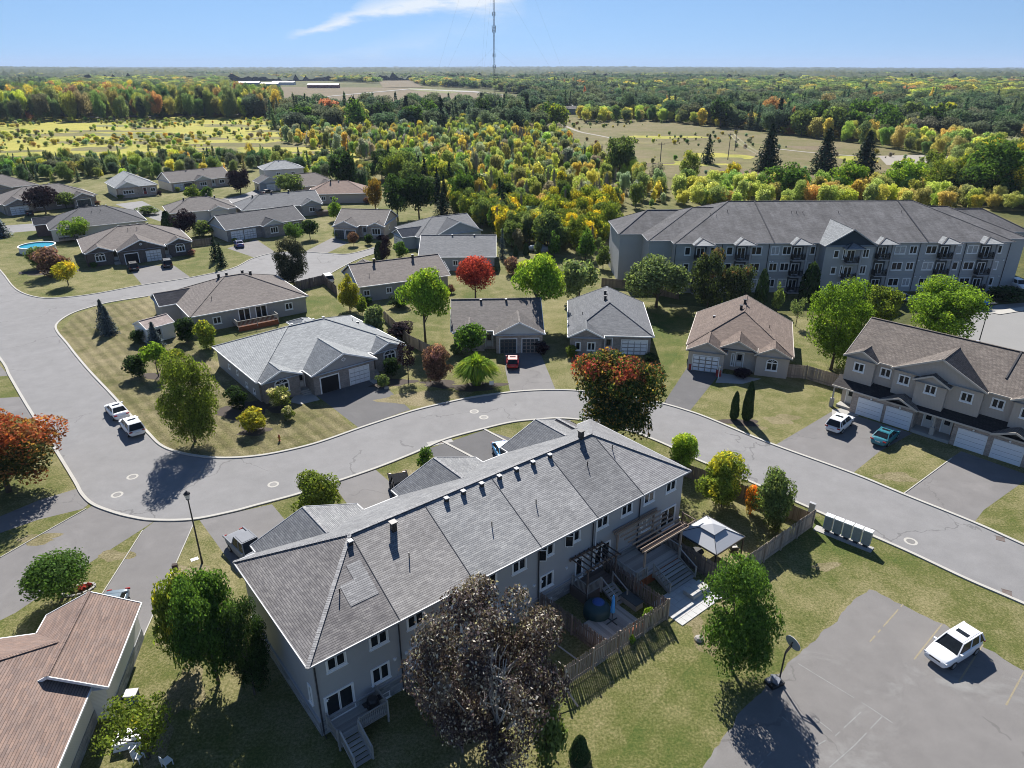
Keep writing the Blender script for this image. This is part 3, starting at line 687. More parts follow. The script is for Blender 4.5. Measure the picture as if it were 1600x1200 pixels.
    def done(s):
        s.wallo = s.walls.build('wall', s.mats, s.root)
        s.roofo = s.roof.build('roof', s.rm, s.root)
        s.fas.build('fascia', [s.trim, s.trim], s.roofo); s.caps.build('ridge_cap', s.capm or s.rm, s.roofo)
        for v in s.vents:
            kind, x, y = v[:3]; z = s.roofz(x, y)
            if kind == 'chimney':
                mb = MB(); mb.box(-.18, -.18, -.4, .18, .18, .62); mb.box(-.25, -.25, .62, .25, .25, .69, 1); link('chimney_vent', mb.mesh('chimney_vent', [BLKPL, DARKTRIM]), s.roofo, (x, y, z))
            elif kind == 'pipe':
                mb = MB(); mb.tube([(0, 0, -.1), (0, 0, .42)], .045, 6); link('vent_pipe', mb.mesh('vent_pipe', BLKPL), s.roofo, (x, y, z))
            elif kind == 'box':
                key = 'boxvent'
                if key not in _W:
                    mb = MB(); mb.box(-.14, -.14, -.2, .14, .14, .18); mb.box(-.17, -.17, .18, .17, .17, .25, 1); _W[key] = mb.mesh('roof_vent', [BLKPL, plain('vent_cap', (.33, .34, .36), .5)])
                link('roof_vent', _W[key], s.roofo, (x, y, z))
        return s
    def at(s, x, y, z=0): return s.M @ Vector((x, y, z))
    def wallxy(s, sd, u, v, out=None):
        """where the sight line through (u,v) meets a wall: (along, height)"""
        T = s.side(sd); y = s.oh if out is None else -out + min(s.oh, .35)
        p0 = s.M @ Vector(T(0, y, 0)); p1 = s.M @ Vector(T(1, y, 0)); ax = p1 - p0; n = Vector((-ax.y, ax.x, 0))
        d = _ray(u, v); o = Vector((0, 0, CAMH)); t_ = (p0 - o).dot(n) / d.dot(n); q = o + d * t_
        return (q - p0).dot(ax), q.z
# ------------------------------------------------------------------ houses
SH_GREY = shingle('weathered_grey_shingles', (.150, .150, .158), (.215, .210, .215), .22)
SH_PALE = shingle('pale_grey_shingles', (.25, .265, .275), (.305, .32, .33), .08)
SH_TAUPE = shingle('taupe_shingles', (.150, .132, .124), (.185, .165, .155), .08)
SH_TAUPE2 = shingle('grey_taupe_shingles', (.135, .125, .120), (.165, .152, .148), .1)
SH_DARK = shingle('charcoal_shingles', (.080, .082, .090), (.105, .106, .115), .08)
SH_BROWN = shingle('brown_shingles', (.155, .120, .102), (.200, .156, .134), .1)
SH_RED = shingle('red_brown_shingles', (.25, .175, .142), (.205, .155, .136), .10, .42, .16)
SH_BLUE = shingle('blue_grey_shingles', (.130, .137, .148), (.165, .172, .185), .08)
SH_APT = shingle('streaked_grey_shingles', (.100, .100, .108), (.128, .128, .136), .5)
SD_GREY = siding('grey_siding', (.32, .315, .31)); SD_TAUPE = siding('taupe_siding', (.36, .33, .30)); SD_WHITE = siding('off_white_siding', (.68, .67, .63))
SD_BLUE = siding('blue_grey_siding', (.30, .33, .35)); SD_APT = siding('slate_siding', (.37, .38, .385)); SD_CREAM = siding('cream_siding', (.56, .54, .50)); SD_BEIGE = siding('beige_siding', (.46, .40, .345))
ST_TH = siding('grey_stucco', (.385, .385, .39), 30)
BR_GREY = masonry('grey_brown_brick', (.30, .26, .235), (.20, .175, .165), (.34, .33, .31))
BR_DARK = masonry('dark_brown_brick', (.12, .095, .085), (.085, .070, .065), (.17, .16, .15))
BR_TAN = masonry('tan_brick', (.48, .385, .32), (.31, .245, .21), (.44, .41, .37))
BR_RED = masonry('red_brown_brick', (.16, .08, .065), (.12, .065, .055), (.2, .18, .17))
STONE = masonry('stone_veneer', (.42, .42, .42), (.22, .23, .24), (.28, .28, .28), .5, .16, .02)

def vents(h, kind, lst):
    for x, y in lst: h.vents.append((kind, x, y))
def duplex_front(h, W=21.0, dg=(False, True), gm=(GDOOR, GDOOR), brick=1):
    """the semi-detached bungalow front: arch window gable, double garage gable, arch window gable"""
    L = h.L; q = L / 21.1
    h.gable('front', .3 * q, 5.6 * q, .9); h.gable('front', 6.0 * q, 15.3 * q, 2.6); h.gable('front', 15.7 * q, 20.8 * q, .9)
    for c in (2.9, 18.3): h.win('front', c * q, .95, 1.9, 1.25, 3, .9, arch=True)
    h.win('front', 5.0 * q, 1.0, .6, 1.5, 1); h.win('front', 16.2 * q, 1.0, .6, 1.5, 1)
    if gm[0]: h.gar('front', 8.5 * q, 2.7, 2.2, 2.6, gm[0])
    else:
        T = h.side('front'); mb = MB(); y = -2.6 + .35
        for (a, b_, c, d) in ((7.15, 0, 7.3, 2.3), (9.7, 0, 9.85, 2.3), (7.3, 2.15, 9.7, 2.3)): mb.box(a * q, y - .05, b_, c * q, y + .03, d)
        mb.build('garage_opening_trim', WHITE, h.root)
        mb = MB(); mb.face([(7.3 * q, y - .006, .02), (9.7 * q, y - .006, .02), (9.7 * q, y - .006, 2.15), (7.3 * q, y - .006, 2.15)]); mb.build('garage_bay_shade', plain('garage_dark_inside', (.012, .012, .013), .9), h.root)  # flat black sheet paints the unlit inside of the open garage
    h.gar('front', 12.7 * q, 2.7, 2.2, 2.6, gm[1])
    h.door('front', 5.75 * q, .45); h.door('front', 15.6 * q, .45)
    for x in (5.2, 14.8):
        for i in range(3): mb = MB(); mb.box(x * q, -.6 - .3 * i, 0, (x + 1.4) * q, -.3 * i - .3 if i else .4, .45 - .15 * i); mb.build('front_step', PAVC, h.root)
    # attic vent
    T = h.side('front'); mb = MB(); y = -2.25; cx, cz = 10.65 * q, h.ze + 1.0
    mb.face([(cx - .35, y - .03, cz), (cx, y - .03, cz - .28), (cx + .35, y - .03, cz), (cx, y - .03, cz + .28)]); mb.face([(cx - .24, y - .035, cz), (cx, y - .035, cz - .19), (cx + .24, y - .035, cz), (cx, y - .035, cz + .19)], 1)
    mb.build('attic_vent', [WHITE, GREYTRIM], h.root)
    for (sx_, z) in ((10.6, 2.45),): pass
H1 = House('bungalow', 'long pale grey roofed duplex bungalow with one open and one white garage door', 'house', (400, 598), (632, 536), 15.8, 2.9, .42, wall=SD_GREY, front=BR_GREY, roof=SH_PALE)
duplex_front(H1, gm=(None, GDOOR))
for a, z, w_ in ((5.0, 1.1, .7), (8.0, 1.2, .6), (11.0, .5, .7), (13.5, .5, .7)): H1.win('left', a, z, w_, .7, 1)
vents(H1, 'box', ((8.7, 8.3), (10.4, 8.3), (11.8, 8.3), (13.3, 8.3))); vents(H1, 'pipe', ((18.8, 10.6),)); vents(H1, 'box', ((19, 9.4),))
H1.gable('back', 5.5, 9.0, 3.2, hip=True)
H1.done()
H2 = House('bungalow', 'taupe roofed bungalow with four black chimney vents and a red rear deck', 'house', (296, 496), (482, 462), 16.0, 2.9, .42, wall=SD_GREY, front=SD_GREY, roof=SH_TAUPE)
H2.gable('left', 1.0, 7.5, 2.6, wall=0); H2.wallz = 0
H2.win('front', 4.0, .9, 1.3, 1.2, 2); H2.win('front', 8.3, .55, 1.9, 2.1, 2); H2.win('front', 11.0, .55, 1.9, 2.1, 2); H2.win('front', 15.6, 1.0, 1.3, 1.2, 2)
H2.win('left', 13.2, 1.2, .6, 1.0, 1)
vents(H2, 'chimney', ((7.3, 8.7), (8.6, 8.7), (11.2, 8.7), (12.5, 8.7))); vents(H2, 'pipe', ((4.4, 3.2),))
H2.done()
H3 = House('bungalow', 'taupe duplex bungalow with dark brick front, two garages and two parked black cars', 'house', (129, 396), (301, 376), 15.8, 2.9, .42, wall=BR_DARK, front=BR_DARK, roof=SH_TAUPE)
duplex_front(H3, gm=(None, GDOOR)); vents(H3, 'box', ((8.2, 8.3), (10.6, 8.3), (12, 8.3), (14, 8.3))); vents(H3, 'pipe', ((9.7, 6.2), (11.5, 6.2))); H3.done()
H4 = House('bungalow', 'charcoal roofed duplex bungalow behind the round above-ground pool', 'house', (76, 360), (230, 344), 15.8, 2.9, .42, wall=BR_RED, front=SD_CREAM, roof=SH_DARK)
H4.gable('left', 1.0, 7.0, 2.6, wall=0); H4.win('front', 3.0, 1.0, 1.4, 1.3, 2); H4.win('front', 6.5, .7, 1.8, 2.0, 2)
vents(H4, 'chimney', ((7.5, 8.8), (9.6, 8.8))); vents(H4, 'box', ((11.4, 8.4), (12.1, 8.4), (12.9, 8.4), (13.7, 8.4))); vents(H4, 'pipe', ((10, 5.5), (12, 5.8))); H4.done()
H5 = House('bungalow', 'grey brown roofed duplex bungalow behind the large burgundy tree at left', 'house', (2, 320), (152, 304), 15.8, 2.9, .42, wall=BR_GREY, front=BR_GREY, roof=SH_TAUPE2)
H5.gable('front', .3, 7.0, 2.6); H5.gable('front', 17, 23.0, 2.6); H5.gar('front', 3.6, 4.2, 2.2, 2.6); H5.gar('front', 20, 3.6, 2.2, 2.6, GDARK); H5.win('front', 9, .9, 1.6, 1.4, 2); H5.win('front', 14, .9, 1.2, 1.4, 2)
vents(H5, 'box', ((9, 8.3), (11.5, 8.3), (13.2, 8.3), (14.5, 8.3))); H5.done()
H6 = House('bungalow', 'taupe bungalow at the far left edge, farthest in its row', 'house', (-52, 300), (60, 288), 15.0, 2.9, .45, wall=BR_GREY, front=BR_GREY, roof=SH_TAUPE2)
H6.gable('front', 4, 12, 1.6); H6.win('front', 15, .9, 1.6, 1.2, 2); vents(H6, 'box', ((10, 7.8),)); H6.done()
H7 = House('bungalow', 'pale roofed bungalow with a covered porch and red door beside the meadow trees', 'house', (179, 294), (247, 288), 15.5, 3.3, .5, ridge='y', hip=(1, 0), wall=SD_CREAM, front=BR_TAN, roof=SH_PALE)
H7.gable('front', .4, 7.0, .8); H7.win('front', 3.6, 1.2, 3.2, 1.2, 4, .8); H7.door('front', 8.6, .6, m=DOORR); H7.win('front', 11.0, 1.2, 1.5, 1.2, 2); H7.done()
H8 = House('bungalow', 'grey roofed bungalow with a centre gable and white garage door near the far meadow', 'house', (266, 286), (362, 276), 12.5, 2.9, .46, hip=(0, 0), wall=SD_CREAM, front=BR_TAN, roof=SH_TAUPE2)
H8.gable('front', 7.5, 13.5, 1.2); H8.gar('front', 2.6, 2.7, 2.2); H8.gar('front', 5.8, 2.7, 2.2, m=GDARK); H8.win('front', 10.5, 1.0, 2.4, 1.3, 3, 1.2); H8.door('front', 14.5, .4); H8.win('front', 17.5, 1.0, 1.8, 1.3, 2); vents(H8, 'box', ((8, 5.8), (14, 5.8))); H8.done()
H9 = House('bungalow', 'grey hip roofed bungalow half hidden by shrubs with three roof vents', 'house', (262, 334), (372, 330), 13.0, 2.9, .42, wall=SD_CREAM, front=SD_CREAM, roof=SH_TAUPE2, ang=30)
H9.gable('front', 10, 15, 1.4); vents(H9, 'chimney', ((5, 6.2), (11, 7), (13, 7))); H9.win('front', 3, 1, 1.4, 1.2); H9.done()
H10 = House('bungalow', 'grey roofed bungalow with two white garage doors and a blue car outside', 'house', (352, 360), (477, 342), 11.5, 2.9, .46, hip=(0, 0), wall=SD_CREAM, front=BR_GREY, roof=SH_DARK)
H10.gable('front', 8.5, 14.2, 1.8); H10.gar('front', 2.8, 2.7, 2.2); H10.gar('front', 6.0, 2.7, 2.2); H10.win('front', 11.3, .9, 2.0, 1.5, 3, 1.8); H10.door('front', 15.2, .4); H10.win('front', 18, 1, 1.5, 1.3); H10.done()
H11 = House('bungalow', 'grey roofed bungalow with a small raised brown deck at its right end', 'house', (378, 329), (470, 320), 12.5, 2.9, .46, hip=(1, 0), wall=SD_GREY, front=SD_GREY, roof=SH_BLUE, L=22, ang=31)
H11.gable('front', 15.5, 21.5, 1.5, wall=0); H11.win('front', 18.5, 1.0, 1.6, 1.3, 2, 1.5)
for a in (3, 6.5, 10): H11.win('front', a, 1.1, 1.5, 1.2, 2)
vents(H11, 'chimney', ((4.5, 6.6), (9.8, 6.6), (14.5, 6.6))); H11.done()
H12 = House('two_storey_house', 'two storey house with a pale hipped roof at the end of the far street', 'house', (411, 266), (476, 262), 11.0, 5.7, .42, wall=SD_CREAM, front=SD_CREAM, roof=SH_PALE)
H12.win('front', 5, 3.6, 1.4, 1.1); H12.win('front', 10, 3.6, 1.4, 1.1); H12.win('front', 3, 1, 1.4, 1.1); vents(H12, 'box', ((6.5, 5.2),)); H12.done()
H12b = House('attached_garage_house', 'charcoal roofed garage house in front of the two storey house', 'house', (404, 287), (440, 284), 7.5, 2.8, .5, ridge='y', hip=(0, 0), wall=SD_CREAM, front=SD_BLUE, roof=SH_DARK)
H12b.gar('front', 4, 2.6, 2.1); H12b.done()
H13 = House('bungalow', 'taupe gabled bungalow between the two storey house and the red roofed one', 'house', (470, 292), (534, 286), 13.0, 2.9, .5, hip=(0, 1), wall=SD_BEIGE, front=SD_BEIGE, roof=SH_TAUPE)
H13.gable('front', 6, 12, 1.5, wall=0); H13.done()
H14 = House('bungalow', 'bungalow with a reddish brown hipped roof against the dark tree line', 'house', (478, 304), (573, 305), 13.0, 2.9, .46, wall=SD_BEIGE, front=SD_BEIGE, roof=SH_RED, ang=8)
for a in (5, 7.5): H14.win('front', a, 1, 1.3, 1.2)
vents(H14, 'chimney', ((7, 6),)); vents(H14, 'box', ((9.4, 6.2),)); H14.done()
H15 = House('bungalow', 'taupe gable roofed bungalow with a double dark garage and bay window on the court', 'house', (521, 351), (600, 353), 13.0, 3.0, .42, hip=(0, 0), wall=SD_BEIGE, front=BR_TAN, roof=SH_TAUPE2, ang=-7)
H15.gable('front', .3, 6.6, 2.2); H15.gar('front', 2.0, 2.3, 2.1, 2.2, GDARK); H15.gar('front', 4.8, 2.3, 2.1, 2.2, GDARK); H15.gable('front', 8.6, 13.0, 1.0); H15.win('front', 10.8, .9, 2.2, 1.6, 3, 1.0); H15.door('front', 7.6, .4)
H15.win('right', 5.5, 1.0, 1.0, 1.1, 1); vents(H15, 'box', ((9, 7.2),)); H15.done()
H16 = House('bungalow', 'blue grey gabled bungalow with two pale garage doors beside the wood', 'house', (652, 371), (750, 359), 13.5, 2.9, .42, hip=(1, 0), wall=SD_BLUE, front=SD_BLUE, roof=SH_BLUE)
H16.gable('front', 4.5, 16.5, .6, wall=0, tri=0); H16.gable('left', 5.5, 12.0, 3.0, wall=0); H16.gar('left', 7.4, 2.4, 2.1, 3.0); H16.gar('left', 10.2, 2.4, 2.1, 3.0)
for a in (6, 10.5, 13.5): H16.win('front', a, 1, .9, 1.1, 1, .6)
H16.done()
H17 = House('bungalow', 'long plain bungalow with one smooth grey roof slope above the red tree', 'house', (653, 402), (777, 404), 15.0, 2.9, .38, hip=(0, 0), wall=SD_BLUE, front=SD_BLUE, roof=SH_BLUE, ang=1, L=15.8)
H17.win('front', 7.5, 1.0, 1.1, 1.2); vents(H17, 'box', ((6.6, 7.3), (11.2, 7.3))); H17.done()
H18 = House('bungalow', 'taupe roofed bungalow with two tall black vents left of the bright green tree', 'house', (560, 449), (704, 430), 11.8, 2.9, .46, hip=(0, 0), wall=SD_CREAM, front=SD_GREY, roof=SH_TAUPE)
H18.win('front', 1.5, 1.0, 1.2, 1.1, 2); H18.win('front', 5.6, 1.0, 1.1, 1.1, 2); H18.win('front', 14.4, 1.0, 1.2, 1.1, 2)
H18.gable('back', 9.5, 15.5, 1.8, wall=0); H18.gable('right', 3.0, 8.5, 1.0, wall=0)
vents(H18, 'chimney', ((4.7, 5.6), (12.1, 5.6))); vents(H18, 'pipe', ((2.8, 2.6),)); H18.done()
H19 = House('bungalow', 'taupe bungalow with two black garage doors and a red car in its driveway', 'house', (704, 518), (848, 511), 12.0, 3.0, .5, hip=(0, 0), wall=SD_CREAM, front=BR_TAN, roof=SH_TAUPE2, ang=3, L=13.6)
H19.gable('front', .3, 5.2, .7); H19.gable('front', 6.2, 13.6, 1.8, wall=1); H19.gar('front', 8.3, 2.35, 2.2, 1.8, GDARK); H19.gar('front', 11.5, 2.35, 2.2, 1.8, GDARK); H19.win('front', 2.7, 1, 1.4, 1.4, 2, .7); H19.door('front', 5.6, .4)
vents(H19, 'box', ((4.5, 5.6), (8.3, 5.6))); H19.done()
H20 = House('bungalow', 'blue grey hip roofed bungalow behind the tall red and green maple', 'house', (887, 523), (1020, 521), 16.2, 3.0, .5, ridge='y', hip=(1, .3), wall=BR_GREY, front=BR_GREY, roof=SH_BLUE, ang=-4, L=12.3)
H20.gable('front', 0, 5.2, 1.0); H20.win('front', 1.5, .9, .8, 1.3, 1, 1.0); H20.win('front', 3.4, .9, 1.2, 1.3, 2, 1.0); H20.gar('front', 9.6, 3.6, 2.2); H20.door('front', 5.9, .4)
vents(H20, 'chimney', ((5.6, 8.0), (5.7, 10.5))); vents(H20, 'pipe', ((2.2, 6),)); H20.done()
H21 = House('bungalow', 'brown roofed bungalow with a white garage door and arched window left of the townhouses', 'house', (1072, 539), (1208, 556), 15.0, 3.0, .5, ridge='y', hip=(1, 0), wall=SD_BEIGE, front=SD_BEIGE, roof=SH_BROWN, trim=TAN, ang=-19, L=14.0)
H21.gable('front', .2, 5.6, 1.8); H21.gable('front', 4.2, 9.4, .9, ze=3.4, wallz=False); H21.gable('front', 9.0, 13.8, .8); H21.gar('front', 2.9, 3.3, 2.2, 1.8); H21.door('front', 7.2, .5); H21.win('front', 6.3, .6, .4, 1.9, 1); H21.win('front', 11.4, .9, 1.5, 1.2, 2, .8, arch=True)
vents(H21, 'chimney', ((6.5, 8.2), (6.9, 10.5))); vents(H21, 'pipe', ((10.6, 6),)); vents(H21, 'box', ((2.9, 9),)); H21.done()
# ------------------------------------------------------------------ foreground townhouse row (seen from behind)
TA = G(480, 1045, 6.2); TA.z = 0
SHT = [shingle('row_shingles_%d' % i, *c) for i, c in enumerate([((.140, .134, .138), (.200, .192, .190), .30), ((.215, .208, .206), (.275, .268, .264), .24), ((.215, .220, .228), (.285, .288, .290), .18), ((.220, .222, .228), (.280, .282, .286), .2), ((.155, .158, .166), (.205, .208, .214), .26), ((.21, .21, .216), (.26, .26, .266), .16)])]
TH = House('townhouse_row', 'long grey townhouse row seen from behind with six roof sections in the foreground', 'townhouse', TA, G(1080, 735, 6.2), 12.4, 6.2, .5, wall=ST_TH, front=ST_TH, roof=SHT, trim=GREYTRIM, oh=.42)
SEAM = [0, 6.2, 12.0, 18.0, 23.8, 29.0, TH.L]
TH.roof = MB(); TL = TH.L
top = lambda x: (x, min(6.2, x, TL - x), 6.2 + .5 * min(6.2, x, TL - x))
for i in range(6):
    a, b_ = SEAM[i], SEAM[i + 1]
    ps = [(a, 0, 6.2), (b_, 0, 6.2)]
    if b_ < TL: ps.append(top(b_))
    if a < TL - 6.2 < b_: ps.append(top(TL - 6.2))
    if a < 6.2 < b_ - .01: ps.append(top(6.2))
    if a > 0: ps.append(top(a))
    TH.roof.face(ps, i)
TH.roof.face([(TL, 12.4, 6.2), (0, 12.4, 6.2), top(6.2), top(TL - 6.2)], 2)
TH.roof.face([(0, 12.4, 6.2), (0, 0, 6.2), top(6.2)], 0); TH.roof.face([(TL, 0, 6.2), (TL, 12.4, 6.2), top(TL - 6.2)], 5)
# back(=street) side wings
for c, hw in ((5.9, 4.3), (17.6, 4.3), (29.0, 4.3)):
    n0 = len(TH.roof.mi); TH.gable('back', TL - c - hw, TL - c + hw, 1.1, k=.36)
    for j in range(n0, len(TH.roof.mi)): TH.roof.mi[j] = 2
n0 = len(TH.roof.mi); TH.gable('back', TL - 33.3, TL - 29.6, .9, wall=0)
for wx, wy in ((3.6, 0), (15.5, 0), (27, 0)):
    TH.walls.box(wx, 12.1, 0, wx + 5, 13.0, 2.7)
TH.vents += [('box', 5.9, 5.6)] + [('box', x, 5.75) for x in (13.7, 15.2, 16.9, 18.6, 20.3, 22.0, 23.8)] + [('pipe', 3.7, 3.0), ('pipe', 8.9, 3.2), ('pipe', 15.6, 2.8), ('pipe', 19.9, 2.9), ('pipe', 26.3, 3.9), ('pipe', 29.6, 4.3)]
TH.vents += [('chimney', 9.0, 5.3), ('chimney', 27.7, 6.2)]
for (x, z) in ((1.9, 4.7), (4.8, 4.7), (7.5, 4.7), (10.6, 4.7), (13.5, 4.7), (16.2, 4.7), (18.9, 4.7), (21.6, 4.7), (24.7, 4.7), (27.5, 4.7), (30.2, 4.7), (33.0, 4.7)): TH.win('front', x, z, 1.35, 1.1, 2)
for (x, z) in ((4.7, 1.75), (7.5, 1.75), (10.4, 1.75), (16.2, 1.8), (18.9, 1.8), (30.2, 1.9)): TH.win('front', x, z, 1.35, 1.35, 2, curtain=(x > 25))
for (x, z) in ((1.8, .85), (13.2, .85), (24.8, .95), (33.0, .95)): TH.win('front', x, z, 2.0, 2.1, 2)
TH.win('front', 22.3, .95, .85, 2.0, 1)
for x in (4.6, 10.0, 18.9): TH.win('front', x, .12, 1.2, .5, 2)
TH.win('left', 11.0, 2.0, .5, 1.5, 1)
# open casements swung out
for x in (18.6, 21.3):
    mb = MB(); mb.box(0, 0, 0, .62, .04, .06); mb.box(0, 0, .94, .62, .04, 1.0); mb.box(0, 0, .06, .05, .04, .94); mb.box(.57, 0, .06, .62, .04, .94); mb.face([(.05, .02, .06), (.57, .02, .06), (.57, .02, .94), (.05, .02, .94)], 1)
    link('open_window_sash', mb.mesh('open_window_sash', [WHITE, GLASS]), TH.root, (x - .62, .36, 4.74), R(-38))
TH.capm = shingle('ridge_cap_shingles', (.24, .24, .245), (.29, .29, .295), .1)
TH.done()
mb = MB(); mb.face([(3.9, 2.0, 7.222), (5.9, 2.0, 7.222), (5.9, 4.4, 8.422), (4.9, 4.4, 8.422), (4.9, 3.4, 7.922), (3.9, 3.4, 7.922)]); mb.build('repair_patch', shingle('patch_shingles', (.21, .21, .215), (.27, .27, .275), .1), TH.roofo)
mb = MB(); mb.box(.36, .36, 0, TL - .36, .42, 1.25); mb.box(.36, .36, 0, .42, 12.0, 1.25); mb.build('stone_base', STONE, TH.root)
mb = MB(); mb.box(.30, .30, 1.25, TL - .30, .42, 1.34); mb.box(.30, .42, 1.25, .42, 12.0, 1.34); mb.build('stone_ledge', plain('ledge_stone', (.36, .36, .37), .8), TH.root)
for i, x in enumerate((.50, 6.2, 12.0, 18.0, 23.6, 29.0)):
    mb = MB(); mb.tube([(x, .33, 6.05), (x, .30, 5.8), (x, .30, .3), (x, .0, .08)], .055, 6); mb.build('downspout', DARKTRIM, TH.root)
mb = MB(); mb.tube([(23.95, .33, 6.05), (23.95, .31, .3)], .05, 6); mb.build('downspout', WHITE, TH.root)
SEAMM = plain('roof_seam', (.085, .085, .09), .8)
for x in SEAM[1:-1]:
    mb = MB(); t_ = top(x); mb.bar((x, 0, 6.215), (t_[0], t_[1], t_[2] + .015), .045, .03); mb.build('roof_seam_flashing', SEAMM, TH.roofo)
for x in (5.75, 6.6, 17.6, 18.35, 23.2, 29.3, .95, 20.9, 24.15):
    mb = MB(); z = 2.6 if x not in (5.75, 6.6) else 2.9; mb.box(x - .08, .28, z, x + .08, .42, z + .14); mb.box(x + .12, .34, z + .05, x + .18, .42, z + .09); mb.build('wall_lamp', WHITE, TH.root)

# ------------------------------------------------------------------ townhouses across the street, right edge
T2A = G(1321, 552, 6.6); T2A.z = 0
T2 = House('townhouse_row', 'brown roofed beige townhouse row with brick garages at the right edge', 'townhouse', T2A, G(1541, 611, 6.6), 12.4, 6.6, .5, hip=(0, 0), wall=SD_BEIGE, front=SD_BEIGE, roof=shingle('row_brown_shingles', (.120, .102, .092), (.170, .148, .132), .22), trim=TAN, L=33.5, ang=-46.6)
T2.mats = [SD_BEIGE, SD_BEIGE, SD_BEIGE, BR_TAN]
T2.gable('front', 0, 4.0, .55, base=3.0, wall=0); T2.gable('front', 5.5, 15.2, .55, base=3.0, wall=0); T2.gable('front', 8.1, 11.9, 1.2, ze=6.2, base=3.0, wall=0)
T2.gable('front', 17.3, 27.0, .55, base=3.0, wall=0); T2.gable('front', 20.2, 24.0, 1.2, ze=6.2, base=3.0, wall=0); T2.gable('front', 28.5, 32.5, .55, base=3.0, wall=0)
for x, o_ in ((1.95, .55), (4.75, None), (7.0, .55), (10.0, 1.2), (13.4, .55), (16.2, None), (19.0, .55), (22.1, 1.2), (25.4, .55), (28, None)):
    T2.win('front', x, 4.85, 1.25, 1.15, 2, o_)
# brick ground floor standing forward, with skirt roof
T2.walls.face([(2.2, -1.2, 0), (9.2, -1.2, 0), (9.2, -1.2, 2.9), (2.2, -1.2, 2.9)], 3); T2.walls.face([(2.2, .42, 0), (2.2, -1.2, 0), (2.2, -1.2, 2.9), (2.2, .42, 2.9)], 3); T2.walls.face([(9.2, -1.2, 0), (9.2, .42, 0), (9.2, .42, 2.9), (9.2, -1.2, 2.9)], 3)
for a, b_ in ((13.2, 20.3), (24.6, 31.8)):
    T2.walls.face([(a, -1.2, 0), (b_, -1.2, 0), (b_, -1.2, 2.9), (a, -1.2, 2.9)], 3); T2.walls.face([(a, .42, 0), (a, -1.2, 0), (a, -1.2, 2.9), (a, .42, 2.9)], 3); T2.walls.face([(b_, -1.2, 0), (b_, .42, 0), (b_, .42, 2.9), (b_, -1.2, 2.9)], 3)
T2.walls.face([(9.2, .36, 0), (13.2, .36, 0), (13.2, .36, 2.9), (9.2, .36, 2.9)], 3)
DSH = shingle('dark_skirt_shingles', (.030, .028, .030), (.045, .042, .042), .1)
sk = MB()
for a, b_ in ((-.2, 12.3), (12.3, 33.2)): sk.face([(a, -1.6, 2.9), (b_, -1.6, 2.9), (b_, .42, 3.75), (a, .42, 3.75)])
sk.face([(-.2, .42, 3.75), (-.2, .42, 2.9), (-.2, -1.6, 2.9)])
sko = sk.build('skirt_roof', DSH, T2.root)
fb = MB(); fb.bar((-.2, -1.6, 2.84), (12.3, -1.6, 2.84), .08, .18); fb.bar((12.3, -1.6, 2.84), (33.2, -1.6, 2.84), .08, .18); fb.face([(-.2, -1.6, 2.76), (33.2, -1.6, 2.76), (33.2, .42, 2.76), (-.2, .42, 2.76)]); fb.build('fascia', TAN, sko)
for x0, x1 in ((5.3, 9.6), (16.7, 21.0)):
    g = MB(); xm = (x0 + x1) / 2; za = 2.95 + .42 * (x1 - x0) / 2
    g.face([(x0, -2.0, 2.95), (x0, -.9, 2.95), (xm, .42, za), (xm, -2.0, za)]); g.face([(xm, -2.0, za), (xm, .42, za), (x1, -.9, 2.95), (x1, -2.0, 2.95)])
    go = g.build('porch_gable_roof', shingle('porch_shingles', (.16, .14, .125), (.2, .175, .155), .1), T2.root)
    g = MB(); g.bar((x0, -2.0, 2.88), (xm, -2.0, za - .07), .08, .2); g.bar((x1, -2.0, 2.88), (xm, -2.0, za - .07), .08, .2); g.build('fascia', TAN, go)
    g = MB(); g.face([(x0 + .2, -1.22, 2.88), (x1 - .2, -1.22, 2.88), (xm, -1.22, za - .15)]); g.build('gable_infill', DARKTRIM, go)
for x in (4.4, 7.6, 15.1, 18.5, 26.5, 29.9):
    gm_ = garage_mesh(2.6, 2.15, GDOOR); link('garage_door', gm_, T2.root, (x, -1.26, .02))
    mb = MB(); mb.box(x - .08, -1.36, 2.35, x + .08, -1.2, 2.55); mb.build('wall_lamp', WHITE, T2.root)
for x in (10.3, 12.2, 21.4, 23.6):
    link('door', door_mesh(DOORW), T2.root, (x, .30, .4))
for x in (11.25, 22.5):
    mb = MB(); mb.box(x - .22, -1.3, .38, x + .22, -.86, 1.3); mb.box(x - .12, -1.2, 1.3, x + .12, -.96, 2.76); mb.build('porch_pillar', [plain('pillar_stone', (.4, .37, .33), .8)], T2.root)
mb = MB(); mb.box(9.25, -1.35, 0, 13.15, .35, .36); mb.build('porch_slab', PAVC, T2.root)
mb = MB(); mb.box(20.35, -1.35, 0, 24.55, .35, .36); mb.build('porch_slab', PAVC, T2.root)
# side entry at the left end
mb = MB(); mb.box(.45, -.9, 0, 2.15, .30, .3); mb.build('porch_slab', PAVC, T2.root)
link('door', door_mesh(DOORW), T2.root, (1.5, .36, .3))
mb = MB(); mb.box(-.15, -1.5, 0, .25, -1.1, 1.1); mb.box(-.02, -1.4, 1.1, .12, -1.2, 2.76); mb.build('porch_pillar', _M['pillar_stone'], T2.root)
T2.win('left', 4.0, 4.8, .9, 1.1, 1)
T2.vents += [('box', 11.5, 6.9), ('box', 18, 7.0), ('box', 24, 7.0)]
T2.done()
mb = MB(); mb.bar((15.9, 6.2, 9.72), (15.9, 2.2, 7.75), .16, .10); mb.build('party_wall_flashing', DARKTRIM, T2.roofo)

